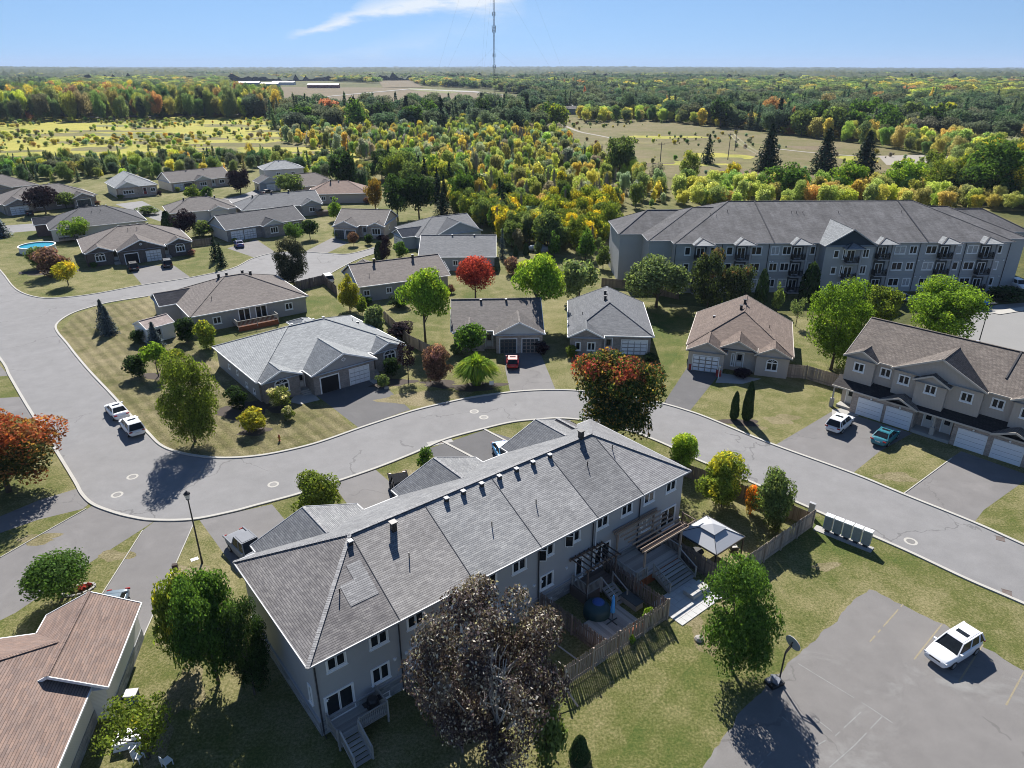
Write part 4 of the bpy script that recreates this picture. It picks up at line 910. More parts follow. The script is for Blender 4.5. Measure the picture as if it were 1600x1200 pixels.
# ------------------------------------------------------------------ apartment building
AA = G(1053, 381, 9.2); AA.z = 0
APD = plain('apartment_gable_dark', (.015, .032, .048), .7)
AP = House('apartment_building', 'three storey blue grey apartment building with balconies and a streaked grey roof', 'apartment building', AA, G(1586, 378, 9.2), 26.0, 9.2, .40, wall=SD_APT, front=SD_APT, roof=[SH_APT, SH_PALE], trim=GREYTRIM, ang=1.4, L=62.0, gablewall=APD)
AP.main(-4.2, 66.2, 2.4, 23.0, 9.2, .40, 'x', (1, 1)); AP.main(-8.6, 70.6, 8.1, 21.0, 9.2, .52, 'x', (1, 1))
for (a, b_, c, d) in ((-3.8, 2.8, 65.8, 22.6), (-8.2, 8.5, 70.2, 20.6)): AP.walls.box(a, b_, 0, c, d, 9.15)
n_ap = len(AP.roof.mi); AP.gable('front', 26.2, 35.6, 2.4, tri=2, k=.62)
tops = [2.7, 7.6, 10.3, 15.1, 18.6, 20.7, 25.4, 41.4, 43.8, 47.1, 52.1, 54.7, 59.5]; wid = {2.7: 1.0, 7.6: 1.8, 10.3: 1.1, 15.1: 1.9, 18.6: 1.4, 20.7: 1.5, 25.4: .9, 41.4: 1.8, 43.8: 1.3, 47.1: 1.8, 52.1: 1.1, 54.7: 1.8, 59.5: 1.1}
for fl, z in enumerate((1.0, 4.0, 7.0)):
    for a in tops: AP.win('front', a, z, wid[a] * 1.12, 1.55, 2 if wid[a] > 1.2 else 1, curtain=(int(a * 7) + fl) % 3 == 0)
    AP.win('front', 28.6, z, 1.0, 1.4, 1, 2.4); AP.win('front', 33.9, z, 1.2, 1.6, 2, 2.4); AP.win('front', 30.0, z - .3, .5, 1.9, 1, 2.4)
    AP.win('right', 4, z, 1.0, 1.3, 1)
BALR = plain('balcony_railing', (.018, .02, .022), .5); BALS = plain('balcony_slab', (.33, .33, .34), .7); RECS = plain('balcony_recess_shade', (.06, .065, .075), .8)
bays = [5.2, 12.6, 22.8, 38.2, 49.6, 57.2]
for bx in bays + [31.4]:
    yo = 0.0 if bx != 31.4 else -2.4
    for z in (.3, 3.3, 6.3):
        mb = MB(); y = .36 + yo
        mb.box(bx - 1.25, y - 1.25, z - .2, bx + 1.35, y, z); mb.build('balcony_slab', BALS, AP.root)
        mb = MB()
        for i in range(12): xx = bx - 1.2 + i * .225; mb.box(xx, y - 1.22, z, xx + .10, y - 1.19, z + 1.0)
        mb.box(bx - 1.25, y - 1.24, z + .95, bx + 1.35, y - 1.17, z + 1.03); mb.box(bx - 1.25, y - 1.2, z + .05, bx - 1.2, y, z + 1.0); mb.box(bx + 1.3, y - 1.2, z + .05, bx + 1.35, y, z + 1.0)
        mb.build('balcony_railing', BALR, AP.root)
        mb = MB(); mb.face([(bx - 1.25, y + .002, z), (bx + .9, y + .002, z), (bx + .9, y + .002, z + 2.6), (bx - 1.25, y + .002, z + 2.6)]); mb.build('balcony_shade_sheet', RECS, AP.root)  # flat dark sheet on the wall paints the shade of a recess
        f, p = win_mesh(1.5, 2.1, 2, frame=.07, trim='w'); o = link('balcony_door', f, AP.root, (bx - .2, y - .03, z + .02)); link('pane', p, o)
    mb = MB(); y = .36 + yo; mb.box(bx + .95, y - 1.3, 0, bx + 1.3, y - .95, 9.0); mb.build('balcony_post', BALS, AP.root)
for bx in bays:
    AP.gable('front', bx - 1.9, bx + 2.0, 1.5, hip=True, k=.42, wallz=False)
AP.gable('front', 29.6, 33.0, 3.6, ze=8.9, k=.5, wallz=False, hip=True)
for j in range(n_ap, len(AP.roof.mi)): AP.roof.mi[j] = 1
AP.capm = SH_APT
for z in (3.05, 6.05):
    AP.fas.box(.40, .38, z, 61.6, .42, z + .14)
AP.vents += [('pipe', x, y) for x, y in ((8.5, 8.5), (24, 9), (25, 9), (26.2, 9), (33, 9), (45, 9), (9.5, 8), (12, 9.5))]
AP.done()
for x in (18.1, 46.0):
    mb = MB(); mb.bar((x, 0, 9.24), (x - 0.0, 13, 14.45), .22, .10); mb.build('firewall_flashing', DARKTRIM, AP.roofo)
for x in (.5, 8.9, 17.4, 26.0, 36.2, 44.9, 53.3, 61.4):
    mb = MB(); mb.tube([(x, .33, 9.0), (x, .33, .1)], .06, 6); mb.build('downspout', DARKTRIM, AP.root)
for x in (17.9, 18.4, 45.2, 46.2, 53.0, 60.9):
    for z in (5.7, 2.7): mb = MB(); mb.box(x - .1, .25, z, x + .1, .42, z + .18); mb.build('wall_lamp', WHITE, AP.root)

# ------------------------------------------------------------------ red-brown roofed house, lower left corner
K = G(172, 1066, 2.9); K.z = 0; a22 = R(101.6); ex = Vector((math.cos(a22), math.sin(a22), 0)); ey = Vector((-ex.y, ex.x, 0))
A22 = K + ex * -17 + ey * 1.0
H22 = House('bungalow', 'bungalow with a red brown shingled roof at the lower left corner', 'house', A22, A22 + ex * 22.5, 15.0, 2.9, .5, wall=SD_WHITE, front=SD_WHITE, roof=SH_RED, ang=101.6, L=22.5, oh=.35)
H22.main(16.6, 24.3, -1.0, 5.2, 2.9, .5, 'x', (0, 0))
H22.walls.box(16.95, -.65, 0, 23.95, 4.85, 2.88)
H22.main(12.0, 24.6, 8.6, 15.6, 2.9, .5, 'x', (0, 0)); H22.walls.box(14, 9, 0, 24.2, 15.2, 2.88)
H22.win('front', 9.5, 1.2, 1.2, 1.1, 2); H22.win('front', 5.0, 1.2, 1.2, 1.1, 2)
H22.done()
mb = MB(); mb.bar((17.1, 0, 2.96), (19.45, 2.35, 4.14), .16, .07); mb.build('valley_flashing', WHITE, H22.roofo)
link('garage_door', garage_mesh(4.4, 2.15, GDOOR), H22.root, (24.0, 2.1, .02), R(90))
mb = MB(); mb.box(17, -.70, 0, 23.95, -.65, .9); mb.box(.35, .30, 0, 17, .35, .9); mb.build('stone_base', STONE, H22.root)
# ------------------------------------------------------------------ yard things behind the townhouse row (townhouse frame: x along the wall, -y into the yard)
TM = TH.M; TAN_ = TH.ang
def tw(x, y, z=0): return TM @ Vector((x, y, z))
FW = wood('weathered_fence_wood', (.33, .27, .215)); FWD = wood('dark_fence_wood', (.19, .155, .135)); DKW = wood('grey_deck_wood', (.34, .325, .30)); DKB = wood('dark_deck_wood', (.13, .10, .085)); RW = wood('red_deck_wood', (.25, .085, .04)); TNW = wood('tan_pergola_wood', (.36, .28, .22))
def fence(label, P, h=1.8, pw=.14, gap=.01, m=FW, posts=2.4, pick=False, group='wooden yard fences', seed=1, planks=True):
    r = random.Random(seed); root = thing('wooden_fence', label, 'fence', P[0], 0, group); o0 = P[0]
    pm = {}
    def plank(hh):
        k = round(hh, 1)
        if k not in pm:
            mb = MB(); t_ = .07 if pick else .02; w2 = pw / 2
            c = [(-w2, 0), (w2, 0), (w2, k - t_), (w2 - t_ * .6, k), (-w2 + t_ * .6, k), (-w2, k - t_)]
            mb.face([(x, -.012, z) for x, z in c]); mb.face([(x, .012, z) for x, z in c][::-1])
            for i in range(6): (xa, za), (xb, zb) = c[i], c[(i + 1) % 6]; mb.face([(xa, -.012, za), (xa, .012, za), (xb, .012, zb), (xb, -.012, zb)])
            pm[k] = mb.mesh('plank', m)
        return pm[k]
    pz = MB(); pz.box(-.055, -.055, 0, .055, .055, h + .1); pmesh = pz.mesh('fence_post', m)
    bm = None
    for i in range(len(P) - 1):
        a, b_ = P[i] - o0, P[i + 1] - o0; d = b_ - a; L = d.length; an = math.atan2(d.y, d.x); d = d / L; n = int(L / (pw + gap)); nrm = Vector((-d.y, d.x, 0))
        if planks:
            for j in range(n):
                q = a + d * ((j + .5) * L / n); hh = h + (r.uniform(-.06, .06) if pick else r.uniform(-.02, .02))
                link('plank', plank(hh), root, q + nrm * .03, (r.uniform(-.02, .02), r.uniform(-.015, .015) if pick else 0, an + r.uniform(-.03, .03)))
        else:
            mb = MB()
            for j in range(n):
                q = a + d * ((j + .5) * L / n); hh = h + r.uniform(-.03, .03); M_ = Matrix.Translation(q) @ Matrix.Rotation(an, 4, 'Z'); mb.box(-pw / 2, -.012, 0, pw / 2, .012, hh, 0, M_)
            tag(mb.build('fence_boards', m, root), kind='stuff')
        for j in range(max(1, int(L / posts)) + 1):
            q = a + d * (L * j / max(1, int(L / posts))); link('fence_post', pmesh, root, q - nrm * .06, an)
        for z in (.35, h - .35):
            mb = MB(); mb.bar(a + Vector((0, 0, z)) - nrm * .02, b_ + Vector((0, 0, z)) - nrm * .02, .04, .09); mb.build('fence_rail', m, root)
    return root
fence('weathered picket fence with narrow gaps closing the back of the patio yards', [tw(14.6, -6.3), tw(25.0, -6.4)], 1.95, .12, .05, pick=True, seed=2)
fence('picket fence between the wooden deck yard and the dark narrow yard', [tw(18.2, .1), tw(18.6, -6.2)], 1.8, .12, .05, m=FWD, pick=True, seed=3)
fence('picket fence between the deck with closed blue umbrella and the paved patio', [tw(25.0, .1), tw(25.05, -6.3)], 1.85, .12, .045, m=FWD, pick=True, seed=4)
fence('grey board fence from the townhouse wall past the pale gazebo', [tw(31.3, .1), tw(31.35, -6.9)], 1.8, .14, .01, m=FWD, seed=5)
fence('tall board fence running from the gazebo to the mailboxes', [tw(31.5, -7.1), tw(44.3, -7.0)], 1.9, .14, .008, m=FW, seed=6)
fence('low fence along the street kerb behind the reddish shrub', [tw(44.3, -6.8), tw(43.2, 2.5), tw(41.5, 9)], 1.5, .14, .01, m=FWD, seed=16)
fence('dark board fence by the burgundy tree behind the left units', [tw(6.3, -.2), tw(6.6, -6.0)], 1.4, .12, .03, m=FWD, pick=True, seed=7)
fence('brown board fence between the brown bungalow and the right townhouses', [G(1215, 588), G(1258, 592), G(1308, 607)], 1.9, .14, .01, m=FW, seed=8)
fence('grey board fence beside the court behind the yellow birch', [G(463, 455), G(506, 444), G(527, 462)], 1.8, .16, .01, m=FWD, seed=9)
fence('long board fence in the gap right of the pale duplex roof', [G(600, 500), G(640, 540), G(672, 556)], 1.7, .16, .01, m=FW, seed=10)
fence('board fence behind the blue grey bungalow by the big willow', [G(940, 448), G(985, 452), G(1060, 468)], 1.7, .16, .01, m=FWD, seed=11)
fence('board fence beside the brown brick duplex and its right lawn', [G(300, 386), G(333, 382)], 1.6, .16, .01, m=FWD, seed=12)
# leaning loose board and string line
mb = MB(); mb.bar(tw(14.0, -6.1, 1.6), tw(14.3, -8.0, .05), .14, .03); tag(mb.build('loose_board', FW), 'grey loose board leaning out from the end of the picket fence', 'board')
mb = MB(); mb.bar(tw(16.6, -.2, .05), tw(16.9, -6.0, .3), .10, .04); tag(mb.build('timber_rail', DKW), 'long pale timber lying between the narrow yards', 'timber')

def boards(root, x0, x1, y0, y1, z, along='x', wd=.14, m=DKW, name='deck_board', t_=.035):
    n = max(1, int(round(((y1 - y0) if along == 'x' else (x1 - x0)) / (wd + .008)))); L = (x1 - x0) if along == 'x' else (y1 - y0)
    mb = MB(); mb.box(-L / 2, -wd / 2, 0, L / 2, wd / 2, t_); me = mb.mesh(name, m)
    for i in range(n):
        if along == 'x': link(name, me, root, ((x0 + x1) / 2, y0 + (i + .5) * (y1 - y0) / n, z - t_), 0)
        else: link(name, me, root, (x0 + (i + .5) * (x1 - x0) / n, (y0 + y1) / 2, z - t_), R(90))
def railing(root, pts, h=.95, m=DKW, bal=True, step=.13):
    mb = MB()
    for a in range(len(pts)):
        p = Vector(pts[a]); q = MB(); q.box(p.x - .05, p.y - .05, max(0, p.z - .4), p.x + .05, p.y + .05, p.z + h + .06); q.build('railing_post', m, root)
    for a in range(len(pts) - 1):
        p, q = Vector(pts[a]), Vector(pts[a + 1]); mb.bar(p + Vector((0, 0, h)), q + Vector((0, 0, h)), .10, .045); mb.bar(p + Vector((0, 0, .1)), q + Vector((0, 0, .1)), .05, .07)
    mb.build('handrail', m, root)
    if bal:
        mb = MB()
        for a in range(len(pts) - 1):
            p, q = Vector(pts[a]), Vector(pts[a + 1]); n = int((q - p).length / step)
            for j in range(1, n): r = p.lerp(q, j / n); mb.box(r.x - .018, r.y - .018, r.z + .1, r.x + .018, r.y + .018, r.z + h)
        tag(mb.build('balusters', m, root), kind='stuff')
def stairs(root, x, y, z, wd, n, dx=0, dy=-1, run=.27, m=DKW):
    for i in range(n):
        zz = z - (i + 1) * z / (n + 1); cx, cy = x + dx * run * (i + .5), y + dy * run * (i + .5)
        mb = MB(); mb.box(-wd / 2, -run / 2, -.04, wd / 2, run / 2, 0); mb.box(-wd / 2, run / 2 - .03, -z / (n + 1) * .95, wd / 2, run / 2 - .01, -.04, 0)
        link('stair_tread', mb.mesh('stair_tread', m), root, (cx, cy, zz), 0 if dy else R(90) * dx)
    for s_ in (-1, 1):
        mb = MB(); px, py = (wd / 2 * s_ if dy else 0), (wd / 2 * s_ if not dy else 0)
        mb.bar((x + px, y + py, z - .15), (x + px + dx * run * n, y + py + dy * run * n, .06), .05, .24); mb.build('stair_stringer', m, root)
def troot(name, label, cat, group=None): return thing(name, label, cat, tw(0, 0), TAN_, group)
# left end deck with steps and barbecue
r = troot('wooden_deck', 'small grey deck with white balusters and steps at the near townhouse corner', 'deck')
boards(r, .7, 4.2, -1.35, .34, .85); railing(r, [(4.15, .2, .85), (4.15, -1.3, .85), (2.2, -1.3, .85)], m=DKW); railing(r, [(.75, .2, .85), (.75, -1.3, .85)]); stairs(r, 1.5, -1.35, .85, 1.1, 6); railing(r, [(2.1, -1.35, .75), (2.1, -3.0, .1)], bal=True); railing(r, [(.9, -1.35, .75), (.9, -3.0, .1)])
mb = MB(); mb.box(.75, -1.3, 0, .85, -1.2, .8); mb.box(4.1, -1.3, 0, 4.2, -1.2, .8); mb.build('deck_post', DKW, r)
g = thing('barbecue', 'black covered barbecue grill on the deck beside the sliding door', 'barbecue', tw(3.55, -.5, .85), TAN_)
mb = MB(); mb.box(-.35, -.22, .1, .35, .22, .7); mb.box(-.65, -.2, .68, .65, .2, .72); mb.build('cart', BLKPL, g); mb = MB(); mb.lathe([(.36, .72), (.36, .86), (.28, .98), (.05, 1.03)], 12); mb.build('lid', BLKPL, g)
# unit four: covered landing, steps, hot tub, platform, umbrella
r = troot('covered_landing', 'small dark wooden landing with slatted top beside the closed blue umbrella', 'deck')
boards(r, 21.4, 24.6, -1.5, .34, .9, m=DKB); railing(r, [(21.45, .2, .9), (21.45, -1.45, .9), (22.9, -1.45, .9)], m=DKW); stairs(r, 23.6, -1.5, .9, 1.1, 6); railing(r, [(23.0, -1.5, .8), (23.0, -3.1, .1)], m=DKW, bal=False); railing(r, [(24.2, -1.5, .8), (24.2, -3.1, .1)], m=DKW, bal=False)
mb = MB()
for x in (21.45, 24.5): mb.box(x - .06, -1.5, 0, x + .06, -1.38, 3.2)
mb.build('pergola_post', DKB, r); mb = MB(); mb.bar((21.2, -1.44, 3.25), (24.8, -1.44, 3.25), .06, .2); mb.bar((21.2, .3, 3.25), (24.8, .3, 3.25), .06, .2); mb.build('pergola_beam', DKB, r)
for i in range(8): mb = MB(); mb.bar((21.3 + i * .48, .36, 3.4), (21.3 + i * .48, -1.8, 3.4), .04, .13); mb.build('pergola_slat', DKB, r)
mb = MB(); mb.box(21.3, -1.4, 0, 21.36, .3, .9); mb.box(21.36, -1.46, 0, 22.9, -1.42, .86); mb.build('landing_skirt', DKB, r)
TEAL = plain('teal_cover_vinyl', (.018, .055, .062), .55)
t_ = thing('covered_patio_set', 'round patio set under a dark teal cover with a blue top', 'cover', tw(21.3, -2.7), 0)
mb = MB(); mb.lathe([(1.02, 0), (1.05, .3), (1.0, .7), (.85, .92), (.45, 1.05), (.02, 1.1)], 18); mb.build('cover', TEAL, t_, True); mb = MB(); mb.lathe([(.5, 1.03), (.4, 1.16), (.15, 1.22), (.02, 1.23)], 14, 0, (.1, .15)); mb.build('cover_cap', plain('blue_vinyl', (.03, .09, .30), .5), t_, True)
r = troot('deck_platform', 'low grey wooden platform under the closed blue umbrella', 'deck'); boards(r, 18.9, 23.2, -5.4, -2.9, .2, along='y', wd=.16); mb = MB(); mb.box(18.9, -5.42, 0, 23.2, -2.9, .16); mb.build('platform_frame', DKB, r)
u = thing('patio_umbrella', 'closed bright blue patio umbrella standing on the low wooden platform', 'umbrella', tw(21.5, -4.1, .2), TAN_)
mb = MB(); mb.tube([(0, 0, 0), (0, 0, 2.5)], .025, 8); mb.build('pole', BLKPL, u); mb = MB(); mb.tube([(0, 0, .85), (0, 0, .95), (0, 0, 1.5), (0, 0, 2.1), (0, 0, 2.45), (0, 0, 2.52)], [.10, .19, .15, .11, .05, .01], 9); mb.build('canopy', plain('blue_canvas', (.05, .30, .72), .7), u, True)
for an in (0, 90, 180, 270):
    mb = MB(); mb.bar((0, 0, .05), (.55 * math.cos(R(an)), .55 * math.sin(R(an)), .03), .06, .05); mb.build('foot', BLKPL, u)
b_ = thing('storage_box', 'long grey storage bench against the picket fence near the umbrella', 'box', tw(24.2, -3.6), TAN_); mb = MB(); mb.box(-.4, -.8, 0, .4, .8, .55); mb.build('chest', DKW, b_); mb = MB(); mb.box(-.44, -.84, .55, .44, .84, .62); mb.build('lid', plain('dark_lid', (.06, .07, .07), .6), b_)
p_ = thing('planter_box', 'raised wooden planter box with green plants near the back pickets', 'planter', tw(22.0, -5.75), TAN_); mb = MB(); mb.box(-.75, -.25, .25, .75, -.2, .65); mb.box(-.75, .2, .25, .75, .25, .65); mb.box(-.75, -.2, .25, -.7, .2, .65); mb.box(.7, -.2, .25, .75, .2, .65); mb.box(-.7, -.2, .5, .7, .2, .55); mb.build('trough', RW, p_)
for sx_ in (-.7, .7): mb = MB(); mb.box(sx_ - .04, -.22, 0, sx_ + .04, .22, .25); mb.build('leg', RW, p_)
# unit five: deck with pergola, broad steps and paved patio
r = troot('pergola_deck', 'dark raised deck under a slatted tan pergola with broad steps', 'deck')
boards(r, 25.4, 30.9, -2.9, .34, .95, m=DKW); railing(r, [(25.45, .2, .95), (25.45, -2.85, .95), (26.7, -2.85, .95)], m=DKW); railing(r, [(30.85, .2, .95), (30.85, -2.85, .95)], m=DKW)
mb = MB(); mb.box(25.45, -2.86, 0, 30.85, -2.82, .9); mb.build('deck_skirt', RW, r)
for i in range(9): mb = MB(); mb.box(25.5 + i * .15, -2.92, 0, 25.62 + i * .15, -2.87, .9); mb.build('skirt_board', RW, r)
stairs(r, 29.0, -2.9, .95, 3.2, 6, run=.3); railing(r, [(27.4, -2.95, .9), (27.4, -4.7, .1)], m=DKW); railing(r, [(30.6, -2.95, .9), (30.6, -4.7, .1)], m=DKW, bal=False)
for x in (26.4, 30.8):
    for y in (.2, -2.75): mb = MB(); mb.box(x - .07, y - .07, 0, x + .07, y + .07, 3.5); mb.build('pergola_post', TNW, r)
for y in (.2, -2.75): mb = MB(); mb.bar((26.0, y, 3.6), (31.2, y, 3.6), .08, .22); mb.build('pergola_beam', TNW, r)
for i in range(9): y = .3 - i * .42; mb = MB(); mb.bar((25.9, y, 3.78), (31.3, y, 3.78), .05, .15); mb.build('pergola_slat', TNW, r)
for (x, y, s_) in ((28.6, -1.2, 1.2), (27.2, -.8, .7)): pass
so_ = thing('patio_sofa', 'dark cushioned sofa in the shade of the slatted pergola', 'sofa', tw(29.6, -.6, .95), TAN_); mb = MB(); mb.box(-1.0, -.4, .05, 1.0, .4, .42); mb.build('seat', plain('charcoal_cushion', (.03, .03, .035), .9), so_); mb = MB(); mb.box(-1.0, .25, .42, 1.0, .42, .85); mb.build('backrest', plain('charcoal_cushion', (0, 0, 0)), so_)
pv = tag(link('paved_patio', None, None, tw(0, 0), TAN_), 'patio of square pale paving slabs at the foot of the pergola steps', 'patio')
mbp = MB(); mbp.box(-.295, -.295, 0, .295, .295, .045); sl_ = mbp.mesh('paving_slab', plain('paving_stone', (.44, .44, .43), .9, var=.18, scale=1.5, bump=.2)); r2_ = random.Random(4)
for i in range(8):
    for j in range(5): link('paving_slab', sl_, pv, (25.7 + i * .61, -4.85 - j * .61 + .0, .01 + r2_.uniform(0, .008)), r2_.uniform(-.01, .01))
for i in range(5):
    for j in range(2): link('paving_slab', sl_, pv, (30.6 + i * .61 - 1.2, -7.9 + j * .61 + .0, .012), 0) if False else None
r = troot('stone_bench_step', 'low block of pale stone slabs at the corner of the patio', 'step'); mb = MB(); mb.box(28.2, -6.4, .06, 30.2, -5.4, .38); mb.build('block', plain('pale_block', (.36, .35, .33), .9), r)
for i in range(3): mb = MB(); mb.box(28.2 + i * .67, -6.42, .38, 28.84 + i * .67, -5.38, .44); mb.build('cap_slab', plain('cap_stone', (.42, .41, .39), .9), r)
# gazebo
r = thing('gazebo', 'pale square gazebo with a two tier canopy on thin dark posts', 'gazebo', tw(33.6, -3.75), TAN_)
CAN = plain('pale_canvas', (.36, .37, .39), .85, var=.05)
mb = MB(); q = 1.95
cs = [(-q, -q), (q, -q), (q, q), (-q, q)]
for i in range(4):
    a, b_ = cs[i], cs[(i + 1) % 4]; mb.face([(a[0], a[1], 2.3), (b_[0], b_[1], 2.3), (b_[0] * .34, b_[1] * .34, 3.0), (a[0] * .34, a[1] * .34, 3.0)])
mb.build('canopy', CAN, r); mb = MB(); q = .74
for i in range(4):
    a, b_ = cs[i], cs[(i + 1) % 4]; mb.face([(a[0] * .42, a[1] * .42, 3.1), (b_[0] * .42, b_[1] * .42, 3.1), (0, 0, 3.42)])
mb.build('top_canopy', CAN, r)
mb = MB()
for i in range(4):
    a, b_ = cs[i], cs[(i + 1) % 4]; mb.bar((a[0], a[1], 2.28), (b_[0], b_[1], 2.28), .05, .14); mb.bar((a[0], a[1], 2.32), (a[0] * .34, a[1] * .34, 3.02), .04, .03); mb.bar((a[0] * .35, a[1] * .35, 3.05), (b_[0] * .35, b_[1] * .35, 3.05), .03, .09)
mb.build('frame', BLKPL, r)
for (x, y) in cs: mb = MB(); mb.box(x * .96 - .05, y * .96 - .05, 0, x * .96 + .05, y * .96 + .05, 2.3); mb.build('post', BLKPL, r)
for k_, (x, y, lab) in enumerate(((32.7, -3.2, 'round dark patio table under the pale gazebo'), (35.9, -4.6, 'black wicker chair with cream cushion at the right of the gazebo'), (32.2, -2.2, 'grey cushioned chair at the left side of the gazebo'))):
    o = thing(('patio_table', 'patio_chair', 'patio_chair')[k_], lab, ('table', 'chair', 'chair')[k_], tw(x, y), TAN_ + k_)
    if k_ == 0: mb = MB(); mb.lathe([(.55, .68), (.57, .73)], 16); mb.build('tabletop', BLKPL, o); mb = MB(); mb.tube([(0, 0, 0), (0, 0, .68)], .06); mb.build('leg', BLKPL, o)
    else:
        mb = MB(); mb.box(-.33, -.33, .38, .33, .33, .46); mb.build('seat', plain('cream_cushion', (.5, .47, .42), .9), o); mb = MB(); mb.box(-.34, .28, .3, .34, .36, .95); mb.box(-.4, -.3, .3, -.34, .36, .65); mb.box(.34, -.3, .3, .4, .36, .65); mb.build('backrest', BLKPL, o)
        for lx in (-.33, .33):
            for ly in (-.3, .3): mb = MB(); mb.box(lx - .025, ly - .025, 0, lx + .025, ly + .025, .4); mb.build('leg', BLKPL, o)
# unit six: small deck
r = troot('wooden_deck', 'small dark deck with open railing at the right end of the townhouse row', 'deck'); boards(r, 32.0, 34.9, -1.3, .34, .9, m=DKB); railing(r, [(34.85, .2, .9), (34.85, -1.25, .9), (33.6, -1.25, .9)], m=DKB); mb = MB(); mb.box(32.0, -1.3, 0, 32.08, -1.2, .86); mb.box(34.8, -1.3, 0, 34.88, -1.2, .86); mb.build('deck_post', DKB, r)
stairs(r, 34.85, -.5, .9, 1.0, 4, dx=1, dy=0, m=TNW)
b_ = thing('recycling_box', 'open grey bin on the ground below the basement wall', 'bin', tw(17.2, -.6), TAN_); mb = MB(); mb.box(-.35, -.3, 0, .35, .3, .5); mb.box(-.42, -.36, .5, .42, .36, .56, 1); mb.build('bin', [DARKTRIM, GREYTRIM], b_)
# raised red-brown rear deck of the taupe bungalow
r = thing('raised_deck', 'red brown raised deck behind the taupe bungalow with black vents', 'deck', H2.at(0, 0), H2.ang)
boards(r, 6.2, 12.6, -2.8, .36, .75, m=RW, wd=.2); railing(r, [(6.2, -.1, .75), (6.2, -2.8, .75), (9.2, -2.8, .75), (12.6, -2.8, .75), (12.6, -.1, .75)], m=DKW, step=.2); mb = MB(); mb.box(6.2, -2.82, 0, 12.6, -2.78, .7); mb.build('deck_skirt', RW, r)
r = thing('raised_deck', 'small raised brown deck against the gable of the grey house up the court', 'deck', H11.at(0, 0), H11.ang)
boards(r, 19.0, 23.0, -3.4, -1.0, 1.2, m=DKB, wd=.2); railing(r, [(19.0, -1.2, 1.2), (19, -3.4, 1.2), (23, -3.4, 1.2), (23, -1.2, 1.2)], m=DKB, step=.25); mb = MB(); mb.box(19.0, -3.42, 0, 23, -3.38, 1.15); mb.build('deck_skirt', DKB, r)
r = thing('raised_deck', 'dark raised deck behind the above-ground pool', 'deck', H4.at(0, 0), H4.ang)
boards(r, 1.5, 5.5, -2.8, .3, .9, m=DKB, wd=.25); railing(r, [(1.5, -.2, .9), (1.5, -2.8, .9), (5.5, -2.8, .9)], m=DKW, step=.3)
# ------------------------------------------------------------------ trees: crowns of leaf faces, normalised to width 1 and height 1
BARK = plain('tree_bark', (.085, .070, .058), .9, var=.3, scale=14); BARKG = plain('grey_bark', (.20, .19, .18), .9, var=.25, scale=14)
def leaf_faces(P, N, size, rng, aspect=.62, jitter=.9):
    n = len(P); d = N + rng.normal(0, jitter, (n, 3)); d /= np.linalg.norm(d, axis=1)[:, None] + 1e-9
    r = rng.normal(0, 1, (n, 3)); a = np.cross(d, r); a /= np.linalg.norm(a, axis=1)[:, None] + 1e-9; b = np.cross(d, a)
    s = size * rng.uniform(.6, 1.35, (n, 1)); a = a * s; b = b * s * aspect
    V = np.stack([P - a, P + b + a * .15, P + a, P - b + a * .15], 1).reshape(-1, 3)
    return V, np.arange(4 * n).reshape(n, 4)
def lobes_in(rng, n, zc, rz, rxy, lr, shape='oval'):
    L = []
    for i in range(n):
        for _ in range(50):
            p = rng.uniform(-1, 1, 3)
            if (shape != 'full' and np.linalg.norm(p) > 1) or (shape == 'full' and (math.hypot(p[0], p[1]) > 1 - .25 * max(0, -p[2]) ** 3)): continue
            if shape == 'cone' and abs(math.hypot(p[0], p[1])) > (1 - p[2]) * .55 + .1: continue
            if shape == 'flat' and p[2] < -.45: continue
            if shape == 'full' and (math.hypot(p[0], p[1]) > 1 - .38 * max(0, p[2]) ** 1.5): continue
            if shape == 'full' and math.hypot(p[0], p[1], p[2]) < .45: continue
            break
        L.append((p[0] * (rxy - lr), p[1] * (rxy - lr), zc + p[2] * (rz - lr * .8), lr * rng.uniform(.45, 1.3)))
    return L
def crown(name, seed, n, size, zc=.6, rz=.42, rxy=.5, nl=26, lr=.17, shape='oval', fill=.25, z0=0.0, droop=0, hole=False):
    rng = np.random.default_rng(seed); L = np.array(lobes_in(rng, nl, zc, rz, rxy, lr, shape))
    w_ = L[:, 3] ** 2; idx = rng.choice(len(L), n, p=w_ / w_.sum()); c = L[idx]
    u = rng.normal(0, 1, (n, 3)); u /= np.linalg.norm(u, axis=1)[:, None]; u[:, 2] = np.where(rng.random(n) < .35, np.abs(u[:, 2]), u[:, 2])
    rr = np.where(rng.random(n) < fill, rng.uniform(.2, .85, n), rng.normal(1.0, .09, n)); P = c[:, :3] + u * (c[:, 3] * rr)[:, None] * np.array([1, 1, .85])
    if droop: P[:, 2] -= droop * rng.random(n) * (np.hypot(P[:, 0], P[:, 1]) / .5)
    ax = np.array([0, 0, zc]); e = (P - ax) / np.array([rxy, rxy, rz]); rad = np.linalg.norm(e, axis=1)
    keep = (P[:, 2] > z0 + .01) & (rad < 1.25)
    if hole: keep &= ~(((P[:, 0] - .04) ** 2 / .13 ** 2 + (P[:, 2] - .50) ** 2 / .17 ** 2 < rng.uniform(.5, 1.3, n)) & (P[:, 1] < .05))
    P, u, e, rad = P[keep], u[keep], e[keep], rad[keep]
    V, F = leaf_faces(P, u + e * .6, size, rng)
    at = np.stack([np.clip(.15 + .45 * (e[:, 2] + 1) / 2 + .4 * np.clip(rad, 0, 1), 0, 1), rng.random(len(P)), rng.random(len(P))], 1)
    return fastmesh(name, V, F, [None], at), L
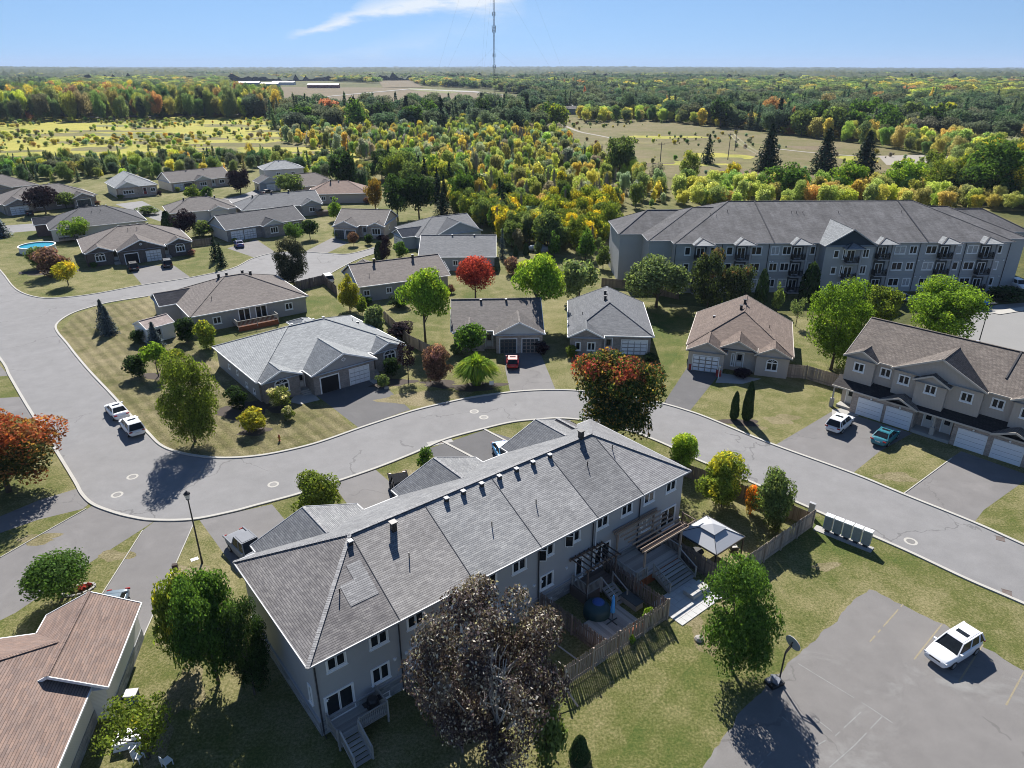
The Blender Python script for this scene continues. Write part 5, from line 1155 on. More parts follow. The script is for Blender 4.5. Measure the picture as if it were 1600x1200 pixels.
def trunk_mesh(name, L, zt, r=.022, seed=1, limbs=9, mat_=None, base=0.0):
    rng = random.Random(seed); mb = MB(); top_ = max(zt, .3)
    mb.tube([(0, 0, -.01), (.006, .004, top_ * .4), (0, .01, top_)], [r * 1.15, r * .9, r * .55], 7)
    if L is not None:
        idx = sorted(range(len(L)), key=lambda i: -L[i][3])[:limbs]
        for i in idx:
            c = L[i]; zs = rng.uniform(.45, .95) * top_; a = Vector((0, 0, zs)); b_ = Vector((c[0], c[1], max(c[2], zs + .02))); m_ = a.lerp(b_, .5) + Vector((0, 0, -.02))
            mb.tube([a, m_, b_], [r * .5, r * .33, r * .12], 5, cap=False)
    return mb.mesh(name, mat_ or BARK, smooth=True, uv=False)
def spruce(name, seed, tiers=17, per=15, size=.05, dens=7, slim=1.0):
    rng = np.random.default_rng(seed); P = []; N = []; ex = []
    for t_ in range(tiers):
        f = t_ / (tiers - 1); z = .06 + .9 * f; R0 = .5 * (1 - f) ** .85 * slim + .02
        nb = max(5, int(per * (1 - f * .6)))
        for b_ in range(nb):
            a = 2 * math.pi * (b_ + rng.random()) / nb; rr = R0 * rng.uniform(.78, 1.12); m = max(3, int(dens * (1 - f * .5)))
            for k in range(m):
                s = (k + .5 + rng.uniform(-.3, .3)) / m; w_ = .035 * (1.2 - s)
                P.append((rr * s * math.cos(a) + rng.normal(0, w_), rr * s * math.sin(a) + rng.normal(0, w_), z - .07 * s * (1 - f) + rng.normal(0, .006))); N.append((.3 * math.cos(a), .3 * math.sin(a), 1)); ex.append(s)
    for k in range(10): P.append((0, 0, .93 + .007 * k)); N.append((rng.normal(), rng.normal(), .2)); ex.append(1)
    P = np.array(P); N = np.array(N); V, F = leaf_faces(P, N, size, rng, .4, .35); ex = np.array(ex)
    return fastmesh(name, V, F, [None], np.stack([ex, rng.random(len(P)), rng.random(len(P))], 1)), None
def column(name, seed, n=1600, size=.05, pinch=.6):
    rng = np.random.default_rng(seed); z = rng.uniform(0.02, 1, n); a = rng.uniform(0, 2 * math.pi, n)
    R0 = .5 * np.minimum(1, (z / .12) ** .5) * np.sqrt(np.clip(1 - z ** (1 / pinch * 1.3), 0, 1)) * rng.normal(1, .06, n) * (1 + .08 * np.sin(a * 3 + z * 9))
    P = np.stack([R0 * np.cos(a), R0 * np.sin(a), z], 1); N = np.stack([np.cos(a), np.sin(a), .3 + z * .5], 1)
    V, F = leaf_faces(P, N, size, rng, .55, .6); V[:, 2] += 0
    return fastmesh(name, V, F, [None], np.stack([z, rng.random(n), rng.random(n)], 1)), None
def tuft(name, seed, n=700):
    rng = np.random.default_rng(seed); a = rng.uniform(0, 2 * math.pi, n); l = rng.uniform(.6, 1, n); lean = rng.uniform(.05, 1, n) ** .8
    V = []
    for i in range(n):
        d = np.array([math.cos(a[i]), math.sin(a[i]), 0]); s = np.array([-d[1], d[0], 0]) * .012
        p0 = d * .08 * rng.random(); p1 = d * .28 * lean[i] + np.array([0, 0, .7 * l[i]]); p2 = d * .5 * lean[i] + np.array([0, 0, (1.0 - .55 * lean[i]) * l[i]])
        V += [p0 - s, p0 + s, p1 + s, p1 - s, p1 - s, p1 + s, p2 + s * .2, p2 - s * .2]
    V = np.array(V); F = np.arange(len(V)).reshape(-1, 4); rr = np.repeat(rng.random(n), 2)
    return fastmesh(name, V, F, [None], np.stack([np.tile([.2, .9], n), rr, rr], 1)), None
def bare(name, seed, n=60, mat_=BARKG):
    r = random.Random(seed); mb = MB(); mb.tube([(0, 0, 0), (.01, 0, .5), (0, .01, .95)], [.018, .011, .003], 5, cap=False)
    for i in range(n):
        z = r.uniform(.2, .9); a = r.uniform(0, 6.28); l = (1 - z) * .5 + .08; p = Vector((0, 0, z)); q = p + Vector((math.cos(a) * l * .6, math.sin(a) * l * .6, l * .75)); mb.tube([p, p.lerp(q, .5) + Vector((0, 0, -.01)), q], [.008, .006, .003], 3, cap=False)
        for k in range(3): s = q.lerp(p, r.uniform(.1, .7)); e = s + Vector((r.uniform(-.1, .1), r.uniform(-.1, .1), r.uniform(.03, .14))); mb.tube([s, e], [.005, .003], 3, cap=False)
    return mb.mesh(name, mat_, uv=False)
PT = {}
def proto(kind, lod, v=0):
    key = (kind, lod, v)
    if key in PT: return PT[key]
    N_ = {'hi': 1.0, 'md': .26, 'lo': .07}[lod]; S_ = {'hi': 1.0, 'md': 1.8, 'lo': 3.3}[lod]; sd = hash_(kind) + v * 31
    n = lambda k: int(k * N_)
    if kind == 'oval': c = crown('crown', sd, n(24000), .0135 * S_, .53, .46, .47, 46, .135, 'full', fill=.3)
    elif kind == 'round': c = crown('crown', sd, n(19000), .0150 * S_, .57, .43, .49, 40, .14, fill=.3)
    elif kind == 'bigold': c = crown('crown', sd, 50000, .0086, .54, .45, .5, 70, .10, 'full', fill=.35, hole=True)
    elif kind == 'spread': c = crown('crown', sd, n(11000), .020 * S_, .62, .40, .5, 32, .15, 'flat', fill=.2)
    elif kind == 'cone': c = crown('crown', sd, n(9000), .022 * S_, .52, .50, .5, 40, .14, 'cone')
    elif kind == 'shrub': c = crown('crown', sd, n(9000), .024 * S_, .50, .52, .5, 26, .18)
    elif kind == 'globe': c = crown('crown', sd, n(12000), .021 * S_, .60, .42, .5, 14, .30, fill=.1)
    elif kind == 'airy': c = crown('crown', sd, n(3600), .018 * S_, .62, .38, .5, 26, .13, fill=.5)
    elif kind == 'willow': c = crown('crown', sd, n(12000), .021 * S_, .58, .42, .5, 30, .16, fill=.3, droop=.28)
    elif kind == 'spruce': c = spruce('crown', sd, *( (22, 22, .055, 11) if lod == 'hi' else (15, 15, .085, 6) if lod == 'md' else (9, 9, .16, 4)))
    elif kind == 'column': c = column('crown', sd, n(6000), .040 * S_)
    elif kind == 'ball': c = column('crown', sd, n(7000), .035 * S_, 1.6)
    elif kind == 'tuft': c = tuft('crown', sd, 2400)
    tr = None
    if kind not in ('tuft', 'column', 'ball', 'shrub'):
        tr = trunk_mesh('trunk', c[1] if lod != 'lo' else None, {'spread': .5, 'bigold': .62, 'round': .45, 'globe': .45, 'willow': .4, 'airy': .5, 'spruce': .95, 'cone': .8, 'oval': .45}[kind], .020 if kind != 'spruce' else .014, sd, 9 if lod == 'hi' else 5)
    elif kind == 'shrub' and lod != 'lo': tr = trunk_mesh('stem', c[1], .3, .014, sd, 9)
    PT[key] = (c[0], tr); return PT[key]
def hash_(s): return sum((i + 3) * ord(c) for i, c in enumerate(s)) % 9973
LM = dict(
    green=leaves('leaves_green', (.040, .075, .016), (.085, .125, .022), amount=.35, gain=2.3),
    dark=leaves('leaves_dark_green', (.022, .042, .014), (.045, .070, .020), amount=.35),
    lime=leaves('leaves_lime', (.085, .135, .018), (.20, .235, .025), amount=.45, gain=2.3),
    olive=leaves('leaves_olive', (.065, .090, .030), (.12, .135, .045), amount=.4, gain=2.3),
    sage=leaves('leaves_sage', (.075, .100, .045), (.155, .175, .085), amount=.45, gain=2.3),
    yellow=leaves('leaves_yellow', (.16, .155, .020), (.36, .27, .025), amount=.55, gain=2.3),
    ygreen=leaves('leaves_yellow_green', (.075, .100, .018), (.24, .215, .022), amount=.42, gain=2.3),
    orange=leaves('leaves_orange', (.13, .085, .018), (.40, .15, .02), amount=.5, gain=2.3),
    redgreen=leaves('leaves_maple_turning', (.032, .052, .018), (.26, .055, .040), (.16, .11, .03), top=1.35, amount=-.10),
    orangered=leaves('leaves_maple_orange', (.040, .050, .018), (.23, .062, .026), (.16, .09, .03), top=1.15, amount=.18),
    red=leaves('leaves_red', (.13, .022, .018), (.28, .045, .034), amount=.55),
    burg=leaves('leaves_burgundy', (.020, .012, .016), (.055, .028, .034), amount=.4, trans=.15),
    burgtan=leaves('leaves_burgundy_highlights', (.048, .036, .037), (.125, .105, .090), (.19, .175, .15), top=.8, amount=.22, trans=.25),  # grey-tan tone and random flecks paint highlights over the dark leaves
    pink=leaves('leaves_pink', (.11, .065, .050), (.26, .13, .12), amount=.5),
    blue=leaves('needles_blue', (.050, .066, .068), (.13, .155, .165), amount=.45, trans=.15),
    needle=leaves('needles_dark', (.016, .030, .014), (.035, .052, .022), amount=.4, trans=.08),
    cedar=leaves('cedar_green', (.022, .040, .014), (.055, .078, .022), amount=.4, trans=.1),
    rg2=leaves('leaves_turning_pair', (.040, .055, .025), (.14, .075, .045), top=1.2, amount=-.12),
    dkbrown=leaves('leaves_dark_bronze', (.026, .030, .017), (.060, .055, .028), amount=.4, trans=.2),
    cream=leaves('leaves_cream_flowers', (.09, .11, .03), (.42, .38, .26), amount=.45))
NTREE = 0
def tree(u, vb, vt, wpx, kind, mat_, label, lod='md', cat='tree', name=None, group=None, v=None, P=None, h=None, w_=None, bark=None):
    global NTREE; NTREE += 1
    p = P if P is not None else G(u, vb); d = math.sqrt(p.x ** 2 + p.y ** 2 + CAMH ** 2)
    hh = h or HT(p, vt); ww = w_ or wpx * d / FOC
    cm_, tm_ = proto(kind, lod, (NTREE % 2) if v is None else v)
    rz = rnd.uniform(0, 6.28) if kind != 'bigold' else 0.0
    name = name or {'spruce': 'spruce_tree', 'column': 'cedar_tree', 'ball': 'round_cedar', 'tuft': 'ornamental_grass', 'shrub': 'shrub'}.get(kind, 'broadleaf_tree')
    if tm_ is None:
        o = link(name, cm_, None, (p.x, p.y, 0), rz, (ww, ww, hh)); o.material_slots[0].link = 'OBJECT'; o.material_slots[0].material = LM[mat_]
        tag(o, label, cat, group); return o
    r = tag(link(name, None, None, (p.x, p.y, 0), rz, (ww, ww, hh)), label, cat, group)
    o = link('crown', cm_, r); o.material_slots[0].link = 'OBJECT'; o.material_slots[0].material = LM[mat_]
    t_ = link('trunk' if kind != 'shrub' else 'stem', tm_, r)
    if bark: t_.material_slots[0].link = 'OBJECT'; t_.material_slots[0].material = bark
    return r
for a in (
    # foreground
    (14, 768, 634, 165, 'oval', 'orangered', 'large orange red maple at the left edge beside the street corner', 'hi'),
    (97, 938, 872, 88, 'globe', 'green', 'small clipped round green tree between the fanned driveways', 'hi'),
    (342, 1068, 868, 108, 'oval', 'green', 'tall leafy green tree by the street lamp at the near townhouse end', 'hi'),
    (398, 1085, 935, 70, 'oval', 'dark', 'dark leafy tree in the shade against the near end wall of the townhouses', 'hi'),  # added tree, fills the dark shade between lamp tree and end wall
    (298, 1040, 902, 72, 'shrub', 'ygreen', 'yellowing bushy tree left of the tall tree by the street lamp', 'hi'),
    (233, 1185, 1078, 112, 'airy', 'ygreen', 'small thin tree with sparse yellow green leaves beside the red roofed house', 'hi'),
    (768, 1180, 903, 232, 'bigold', 'burgtan', 'big faded burgundy tree in front of the townhouse row', 'hi', 'tree', None, None, None, None, None, None, plain('grey_trunk', (.26, .25, .235), .9, var=.25, scale=10)),
    (1142, 1045, 872, 120, 'oval', 'green', 'round green tree on the lawn left of the basketball hoop', 'hi'),
    (960, 698, 524, 172, 'oval', 'redgreen', 'tall maple turning red at its top behind the townhouse row', 'hi'),
    (305, 690, 553, 92, 'oval', 'ygreen', 'tall yellow green tree on the corner lawn below the pale duplex', 'hi'),
    (497, 812, 742, 84, 'shrub', 'ygreen', 'yellow green shrub with orange tips by the street side of the townhouses', 'hi'),
    (666, 736, 700, 30, 'shrub', 'green', 'small green shrub in the grass patch between two townhouse driveways', 'md'),
    (1064, 738, 680, 56, 'shrub', 'lime', 'lime green bushy tree at the far right corner of the townhouse row', 'hi'),
    (1127, 792, 712, 82, 'shrub', 'ygreen', 'broad yellow green bush in the middle of the right side yard', 'hi'),
    (1200, 822, 738, 68, 'shrub', 'olive', 'olive bush with a red side growing inside the fence corner', 'hi'),
    (1172, 800, 760, 28, 'shrub', 'orange', 'small rust red shrub squeezed between the two larger fence bushes', 'md'),
    (1210, 835, 785, 22, 'shrub', 'cream', 'pale flowering shrub against the inside of the fence corner', 'md'),
    (853, 1192, 1090, 60, 'shrub', 'olive', 'leafy green shrub at the right foot of the big burgundy tree', 'md'),
    (1012, 975, 950, 20, 'shrub', 'lime', 'small bright shrub beside the raised planter box', 'md'),
    (986, 1005, 992, 14, 'shrub', 'lime', 'little green plants growing in the raised planter box', 'md'),
    # corner lawn and around the pale duplex
    (248, 588, 535, 42, 'spread', 'lime', 'small lime green tree on the corner lawn near the shed', 'md'),
    (276, 572, 545, 34, 'spread', 'ygreen', 'second small yellow green tree right of the lime one', 'md'),
    (218, 588, 555, 40, 'shrub', 'dark', 'low dark shrub at the left foot of the small lime tree', 'md'),
    (165, 512, 468, 25, 'spruce', 'blue', 'blue spruce on the corner lawn, rear one of the pair', 'hi'),
    (172, 522, 478, 26, 'spruce', 'blue', 'blue spruce on the corner lawn, front one of the pair', 'hi'),
    (244, 542, 503, 27, 'spruce', 'blue', 'dark blue spruce standing in front of the shed', 'hi'),
    (218, 537, 516, 24, 'shrub', 'dark', 'dark shrub under the left wall of the shed', 'md'),
    (323, 545, 502, 38, 'shrub', 'ygreen', 'yellow green bush at the corner of the taupe bungalow with the deck', 'md'),
    (293, 535, 498, 38, 'shrub', 'dark', 'dark bushes in the shade between the shed and the taupe bungalow', 'md'),
    (370, 637, 605, 40, 'shrub', 'dark', 'dark shrubs under the side wall of the pale duplex', 'md'),
    (440, 640, 602, 44, 'round', 'cream', 'rounded cream flowering bush in front of the arched window', 'md'),
    (452, 655, 635, 22, 'shrub', 'cream', 'small white flowering bush below the cream flowering one', 'md'),
    (396, 672, 640, 52, 'shrub', 'yellow', 'golden low shrub at the lawn side of the pale duplex', 'md'),
    (599, 604, 586, 26, 'shrub', 'olive', 'small clipped bush at the right corner of the pale duplex driveway', 'md'),
    (612, 588, 560, 34, 'shrub', 'dark', 'dark evergreen shrub against the right arched window of the pale duplex', 'md'),
    (638, 592, 530, 40, 'airy', 'burg', 'thin dark burgundy tree at the right end of the pale duplex', 'md'),
    (686, 598, 540, 56, 'shrub', 'pink', 'pink flowering bush left of the tall ornamental grass', 'hi'),
    (745, 601, 546, 78, 'tuft', 'lime', 'tall fountain of green ornamental grass by the street', 'hi'),
    (737, 560, 502, 54, 'globe', 'green', 'dense green round tree before the taupe bungalow with black garages', 'md'),
    (628, 528, 505, 50, 'shrub', 'burg', 'low burgundy shrub behind the long board fence', 'md'),
    (588, 530, 478, 42, 'shrub', 'sage', 'pale green bush behind the pale duplex porch roof', 'md'),
    # middle distance
    (547, 486, 422, 44, 'cone', 'yellow', 'yellow birch tree behind the bungalow with two tall black vents', 'hi'),
    (567, 492, 455, 22, 'cone', 'ygreen', 'slimmer pale birch close beside the yellow one', 'md'),
    (460, 446, 372, 60, 'oval', 'dkbrown', 'dark bronze green oval tree with a bare trunk beside the court', 'hi'),
    (665, 535, 418, 88, 'spread', 'lime', 'tall bright green tree behind the pink bush', 'hi'),
    (743, 466, 400, 62, 'globe', 'red', 'round bright red maple behind the taupe bungalow', 'hi'),
    (840, 508, 396, 92, 'spread', 'lime', 'broad bright green tree between the taupe and blue grey bungalows', 'hi'),
    (905, 470, 395, 72, 'willow', 'sage', 'pale sage willow behind the broad bright green tree', 'md'),
    (1025, 480, 392, 112, 'willow', 'sage', 'large sage willow in front of the apartment building corner', 'hi'),
    (1104, 488, 387, 62, 'oval', 'rg2', 'reddish green tree right of the large willow, taller of the two', 'md'),
    (1148, 492, 399, 58, 'oval', 'rg2', 'reddish green tree right of the large willow, shorter of the two', 'md'),
    (1187, 480, 422, 18, 'column', 'cedar', 'dark columnar cedar by the apartment wall, left of the two', 'md'),
    (1213, 488, 435, 22, 'cone', 'olive', 'small slim green tree between the columnar cedars', 'md'),
    (1262, 470, 412, 26, 'column', 'dark', 'dark columnar tree rising beside the apartment entrance wing', 'md'),
    (1243, 510, 460, 26, 'airy', 'sage', 'thin grey green tree behind the brown bungalow', 'md'),
    (1298, 578, 434, 98, 'oval', 'lime', 'large lime green tree left of the right townhouses', 'hi'),
    (1372, 512, 438, 62, 'oval', 'ygreen', 'yellow green tree behind the right townhouse roof, middle one', 'md'),
    (1462, 545, 435, 116, 'round', 'lime', 'large lime green tree behind the right townhouse roof', 'hi'),
    (1570, 470, 450, 60, 'shrub', 'dark', 'dark clump of shrubs by the apartment parking entrance', 'md'),
    (1146, 655, 612, 12, 'column', 'cedar', 'narrow dark cedar on the right front lawn, shorter of the pair', 'hi'),
    (1166, 657, 597, 15, 'column', 'cedar', 'narrow dark cedar on the right front lawn, taller of the pair', 'hi'),
    (905, 1187, 1150, 32, 'ball', 'cedar', 'small rounded cedar bush at the bottom of the lawn', 'hi'),
    (1158, 590, 577, 34, 'shrub', 'burg', 'low dark flower bed shrubs under the arched window of the brown bungalow', 'md'),
    (1078, 570, 556, 10, 'column', 'cedar', 'tiny cedar at the left corner of the brown bungalow', 'md'),
    # left neighbourhood
    (107, 446, 406, 35, 'globe', 'yellow', 'small golden yellow tree on the left corner lawn', 'md'),
    (82, 430, 388, 52, 'shrub', 'pink', 'pinkish purple shrub by the above-ground pool', 'md'),
    (65, 418, 386, 36, 'shrub', 'olive', 'green shrub between the pool and the pinkish one', 'md'),
    (119, 376, 339, 42, 'round', 'lime', 'yellow green tree standing between two duplex roofs', 'md'),
    (72, 334, 288, 42, 'globe', 'burg', 'large burgundy tree in front of the farthest left duplex', 'md'),
    (104, 326, 300, 30, 'globe', 'olive', 'rounded olive bush right of the large burgundy tree', 'md'),
    (4, 370, 336, 28, 'spruce', 'blue', 'dark blue spruce at the left edge beside the lawn', 'md'),
    (338, 408, 368, 20, 'spruce', 'needle', 'dark spruce on the front lawn by the fence, left one', 'md'),
    (347, 416, 380, 20, 'spruce', 'needle', 'dark spruce on the front lawn by the fence, right one', 'md'),
    (290, 372, 326, 38, 'round', 'burg', 'burgundy tree between the hip roofed bungalow and the grey one', 'md'),
    (263, 358, 330, 14, 'column', 'cedar', 'dark cedar at the left end of the hip roofed bungalow', 'md'),
    (318, 368, 345, 40, 'shrub', 'olive', 'mixed green shrubs right of the burgundy tree', 'md'),
    (303, 312, 285, 32, 'cone', 'ygreen', 'olive cone shaped tree on the far front lawn', 'md'),
    (326, 312, 292, 22, 'shrub', 'green', 'green shrub right of the olive cone shaped tree', 'md'),
    (376, 302, 258, 40, 'oval', 'burg', 'tall burgundy tree at the end of the far bungalow', 'md'),
    (232, 335, 322, 34, 'shrub', 'olive', 'low shrubs on the far verge by the side street', 'md'),
    (455, 306, 268, 54, 'round', 'olive', 'wide green tree hiding the two storey house corner', 'md'),
    (540, 300, 224, 46, 'willow', 'dark', 'tall dark weeping willow behind the red brown roofed bungalow', 'md'),
    (526, 345, 304, 30, 'cone', 'lime', 'bright green tree left of the double dark garage', 'md'),
    (462, 380, 346, 32, 'round', 'green', 'green tree in the yard left of the court', 'md'),
    (485, 374, 342, 30, 'globe', 'dark', 'dark rounded bush right of the green tree at the court', 'md'),
    (553, 384, 363, 20, 'globe', 'pink', 'pale pink rounded bush before the double dark garage', 'md'),
    (577, 382, 366, 18, 'shrub', 'dark', 'dark bush under the bay window on the court', 'md'),
    (604, 408, 368, 22, 'oval', 'burg', 'dark burgundy tree beside the blue grey gabled bungalow', 'md'),
    (593, 406, 378, 14, 'column', 'cedar', 'green columnar cedar left of the dark burgundy tree', 'md'),
    (627, 402, 378, 26, 'shrub', 'green', 'green bush right of the dark burgundy tree', 'md'),
    (587, 328, 271, 32, 'oval', 'orange', 'orange autumn tree against the dark tree line', 'md'),
    (622, 345, 270, 58, 'round', 'dark', 'large dark green tree right of the orange autumn one', 'md'),
    (655, 340, 264, 58, 'round', 'dark', 'very tall dark green tree behind the gabled bungalows', 'md'),
    (692, 338, 300, 34, 'spruce', 'needle', 'dark spruce right of the very tall green tree', 'md'),
    (785, 405, 358, 17, 'spruce', 'blue', 'slim blue spruce at the end of the long plain bungalow', 'md'),
    (800, 428, 402, 34, 'shrub', 'pink', 'faded pink bush behind the red maple', 'md'),
    (622, 480, 462, 44, 'shrub', 'dark', 'dark low hedge behind the tall bright green tree', 'md'),
    (855, 392, 330, 50, 'globe', 'olive', 'dense rounded olive tree by the two small cedars', 'md'),
    (866, 402, 355, 26, 'cone', 'green', 'upright bright green tree right of the rounded olive one', 'md'),
    (915, 405, 350, 40, 'cone', 'green', 'green pine like tree left of the apartment building', 'md'),
    (942, 420, 372, 30, 'cone', 'olive', 'small tree close against the left end of the apartment building', 'md'),
    (806, 400, 384, 7, 'column', 'cedar', 'tiny dark cedar on the far lawn, left of the two', 'md'),
    (822, 399, 380, 9, 'column', 'cedar', 'tiny dark cedar on the far lawn, right of the two', 'md'),
    (840, 400, 378, 16, 'shrub', 'sage', 'low sage bush by the two tiny cedars', 'md'),
    # spruces and trees on the field
    (1198, 268, 193, 44, 'spruce', 'needle', 'tall dark spruce on the dry field, left of the three', 'hi'),
    (1285, 272, 200, 44, 'spruce', 'needle', 'tall dark spruce on the dry field, middle of the three', 'hi'),
    (1347, 276, 204, 46, 'spruce', 'needle', 'tall dark spruce on the dry field, right of the three', 'hi'),
    (1105, 256, 211, 24, 'spruce', 'needle', 'small spruce standing alone on the dry field', 'md'),
    (967, 278, 206, 58, 'round', 'olive', 'wide olive tree at the left edge of the dry field', 'md'),
    (1075, 290, 235, 34, 'oval', 'ygreen', 'yellow green tree before the small lone spruce', 'md'),
    (1143, 290, 248, 26, 'oval', 'yellow', 'small yellow tree beside the utility poles', 'md'),
    (1218, 312, 252, 68, 'round', 'green', 'dense green tree behind the apartment roof, leftmost', 'md'),
    (1105, 312, 280, 54, 'round', 'green', 'low wide green tree behind the left part of the apartment roof', 'md'),
    (1320, 308, 250, 56, 'round', 'lime', 'light green tree behind the middle of the apartment roof', 'md'),
    (1410, 308, 240, 60, 'oval', 'lime', 'tall light green tree behind the right part of the apartment roof', 'md'),
    (1462, 308, 250, 44, 'oval', 'ygreen', 'yellow green tree right of the tall light green one', 'md'),
    (1500, 312, 262, 46, 'round', 'dark', 'dark green tree above the right wing of the apartment building', 'md'),
    (1545, 315, 218, 90, 'oval', 'green', 'large tall green tree near the right edge behind the apartments', 'md'),
    (1590, 320, 245, 60, 'oval', 'yellow', 'large yellow green tree at the right edge behind the apartments', 'md'),
    (595, 168, 148, 12, 'round', 'dark', 'lone dark tree on the harvested field near the farm road', 'lo'),
): tree(*a)
def bare_tree(u, vb, vt, label):
    p = G(u, vb); h = HT(p, vt); return tag(link('bare_tree', bare('bare_tree', u), None, (p.x, p.y, 0), rnd.uniform(0, 6), (h * .9, h * .9, h)), label, 'tree')
p = G(772, 1192)
tag(link('dead_branches', bare('dead_branches', 5, 15, plain('bleached_bark', (.36, .35, .33), .9)), None, (p.x + .2, p.y - .9, 0), 1.0, (7.5, 7.5, 9.6)), 'bare grey branches showing through the big burgundy tree', 'branches')

for i, (h_, ph) in enumerate(((H5, 'the farthest left duplex'), (H7, 'the pale roofed porch bungalow'), (H8, 'the centre gabled far bungalow'), (H9, 'the three vented bungalow'), (H10, 'the bungalow with two white garage doors'), (H11, 'the grey house with a small raised deck'), (H14, 'the red brown roofed bungalow'), (H15, 'the double dark garage bungalow'), (H17, 'the long plain roofed bungalow'), (H18, 'the bungalow with two tall vents'), (H19, 'the black garaged bungalow'), (H20, 'the blue grey hip roofed bungalow'), (H3, 'the dark brick duplex'))):
    for j, (fx, sd) in enumerate(((.06, 'left'), (.96, 'right'))):
        mt = ('green', 'dark', 'olive', 'pink', 'ygreen', 'burg')[(i * 2 + j * 3) % 6]; cn = {'green': 'green', 'dark': 'dark green', 'olive': 'olive', 'pink': 'pinkish', 'ygreen': 'yellow green', 'burg': 'burgundy'}[mt]
        tree(0, 0, 0, 0, 'shrub', mt, 'low %s shrub at the %s corner of %s' % (cn, sd, ph), 'md', P=h_.at(h_.L * fx, -1.3 - .3 * j), h=1.1 + .25 * ((i + j) % 4), w_=1.9 + .3 * ((i * 3 + j) % 4), group='low shrubs along the house fronts')
# ------------------------------------------------------------------ woods, scrub and hedges
PAL = dict(sage=[(.12, .135, .075), (.16, .17, .10), (.10, .12, .06)], yg=[(.14, .155, .030), (.20, .195, .035), (.095, .125, .030), (.24, .215, .035)], g=[(.058, .082, .024), (.082, .106, .030), (.046, .064, .022), (.105, .122, .034)], dk=[(.030, .050, .024), (.044, .064, .030), (.058, .074, .036)],
           y=[(.20, .195, .045), (.23, .215, .05), (.17, .18, .045), (.14, .16, .04)], grey=[(.15, .145, .125), (.17, .16, .14), (.12, .12, .10)], rust=[(.15, .11, .04), (.19, .10, .035), (.13, .12, .04)], br=[(.11, .10, .05), (.12, .115, .05)])
TINT = leaves_tinted('woodland_leaves')
def world_poly(P): return [(G(*q).x, G(*q).y) for q in P]
NOTREE = [world_poly(P) for P in (
    [(-400, 262), (0, 268), (200, 262), (400, 250), (555, 250), (560, 225), (430, 205), (420, 185), (190, 185), (-400, 188)],
    [(350, 128), (372, 124.5), (500, 126), (600, 131), (760, 140), (840, 152), (815, 176), (600, 180), (440, 178), (385, 168)], [(590, 124), (640, 124), (662, 137), (598, 137)], [(640, 138), (735, 142), (700, 147), (640, 141)],
    [(862, 186), (900, 184), (1030, 188), (1180, 207), (1320, 226), (1480, 250), (1560, 262), (1640, 290), (1300, 296), (1060, 296), (940, 262), (872, 206)],
    [(1440, 200), (1610, 210), (1800, 215), (1800, 235), (1600, 227), (1490, 210)], [(690, 114), (800, 117), (860, 122), (800, 126), (700, 120)], [(1120, 118), (1420, 121), (1640, 125), (1640, 129), (1300, 128), (1120, 124)],
    [(365, 138), (560, 138), (560, 146), (430, 152), (365, 146)], [(850, 178), (905, 176), (905, 184), (850, 184)])]
HL = [(h_.M.inverted(), h_.L, h_.W) for h_ in (H3, H4, H5, H6, H7, H8, H9, H10, H11, H12, H12b, H13, H14, H15, H16, H17, H18, H19, H20, H21, AP)]
def in_house(x, y):
    for m_, L_, W_ in HL:
        q = m_ @ Vector((x, y, 0))
        if -2.5 < q.x < L_ + 2.5 and -3 < q.y < W_ + 2.5: return True
    return False
pts = []      # (x, y, height, width, kind, colour)
def scatter(poly, spacing, hr, pal, kinds, wr=(.8, 1.15), avoid=True, seed=1, clump=0):
    r = random.Random(seed); W_ = world_poly(poly); xs = [q[0] for q in W_]; ys = [q[1] for q in W_]
    nx = int((max(xs) - min(xs)) / spacing) + 1; ny = int((max(ys) - min(ys)) / spacing) + 1
    for i in range(nx):
        for j in range(ny):
            x = min(xs) + (i + r.random()) * spacing; y = min(ys) + (j + r.random()) * spacing
            if not inpoly(x, y, W_) or in_house(x, y): continue
            if clump and math.sin(x * .061 + 2 * math.sin(y * .033)) + math.sin(y * .047 + 1.3 * math.sin(x * .021)) + r.uniform(-.9, .9) < clump: continue
            u, v = proj(x, y, 0)
            if u < -60 or u > 1660: continue
            h = r.uniform(*hr); k = r.choice(kinds); c = r.choice(PAL[r.choice(pal)]); c = tuple(q * r.uniform(.8, 1.2) for q in c)
            pts.append((x, y, h, h * r.uniform(*wr) * (.5 if k in ('spruce', 'bare') else .85), k, c))
scatter([(0, 288), (0, 260), (200, 254), (400, 248), (545, 260), (590, 284), (572, 298), (520, 288), (440, 266), (400, 268), (365, 272), (250, 281), (170, 280), (120, 284), (60, 286)], 5.0, (3.8, 7.6), ('dk', 'g', 'g', 'yg', 'dk'), ('round', 'spruce', 'oval', 'oval'), seed=2)
scatter([(585, 280), (620, 262), (720, 300), (800, 345), (800, 385), (760, 360), (700, 332), (640, 300)], 6, (7, 12), ('dk', 'g', 'yg'), ('round', 'oval', 'spruce'), seed=3)
scatter([(440, 222), (450, 192), (860, 186), (900, 240), (1050, 300), (1060, 318), (950, 335), (940, 400), (800, 392), (720, 330), (620, 280), (560, 248)], 4.5, (2.6, 9.0), ('yg', 'yg', 'g', 'y', 'yg', 'sage', 'yg', 'g', 'yg', 'sage', 'sage'), ('oval', 'round', 'oval', 'cone', 'bare', 'bare', 'shrub', 'shrub'), wr=(.6, .95), seed=4)
scatter([(700, 330), (800, 335), (960, 335), (955, 385), (880, 400), (800, 395)], 4.5, (6, 9), ('y', 'yg', 'y'), ('oval', 'round'), seed=5)
scatter([(1040, 326), (1700, 334), (1700, 300), (1060, 298)], 5.0, (4.5, 8), ('y', 'yg', 'y'), ('oval', 'round', 'shrub'), seed=6)
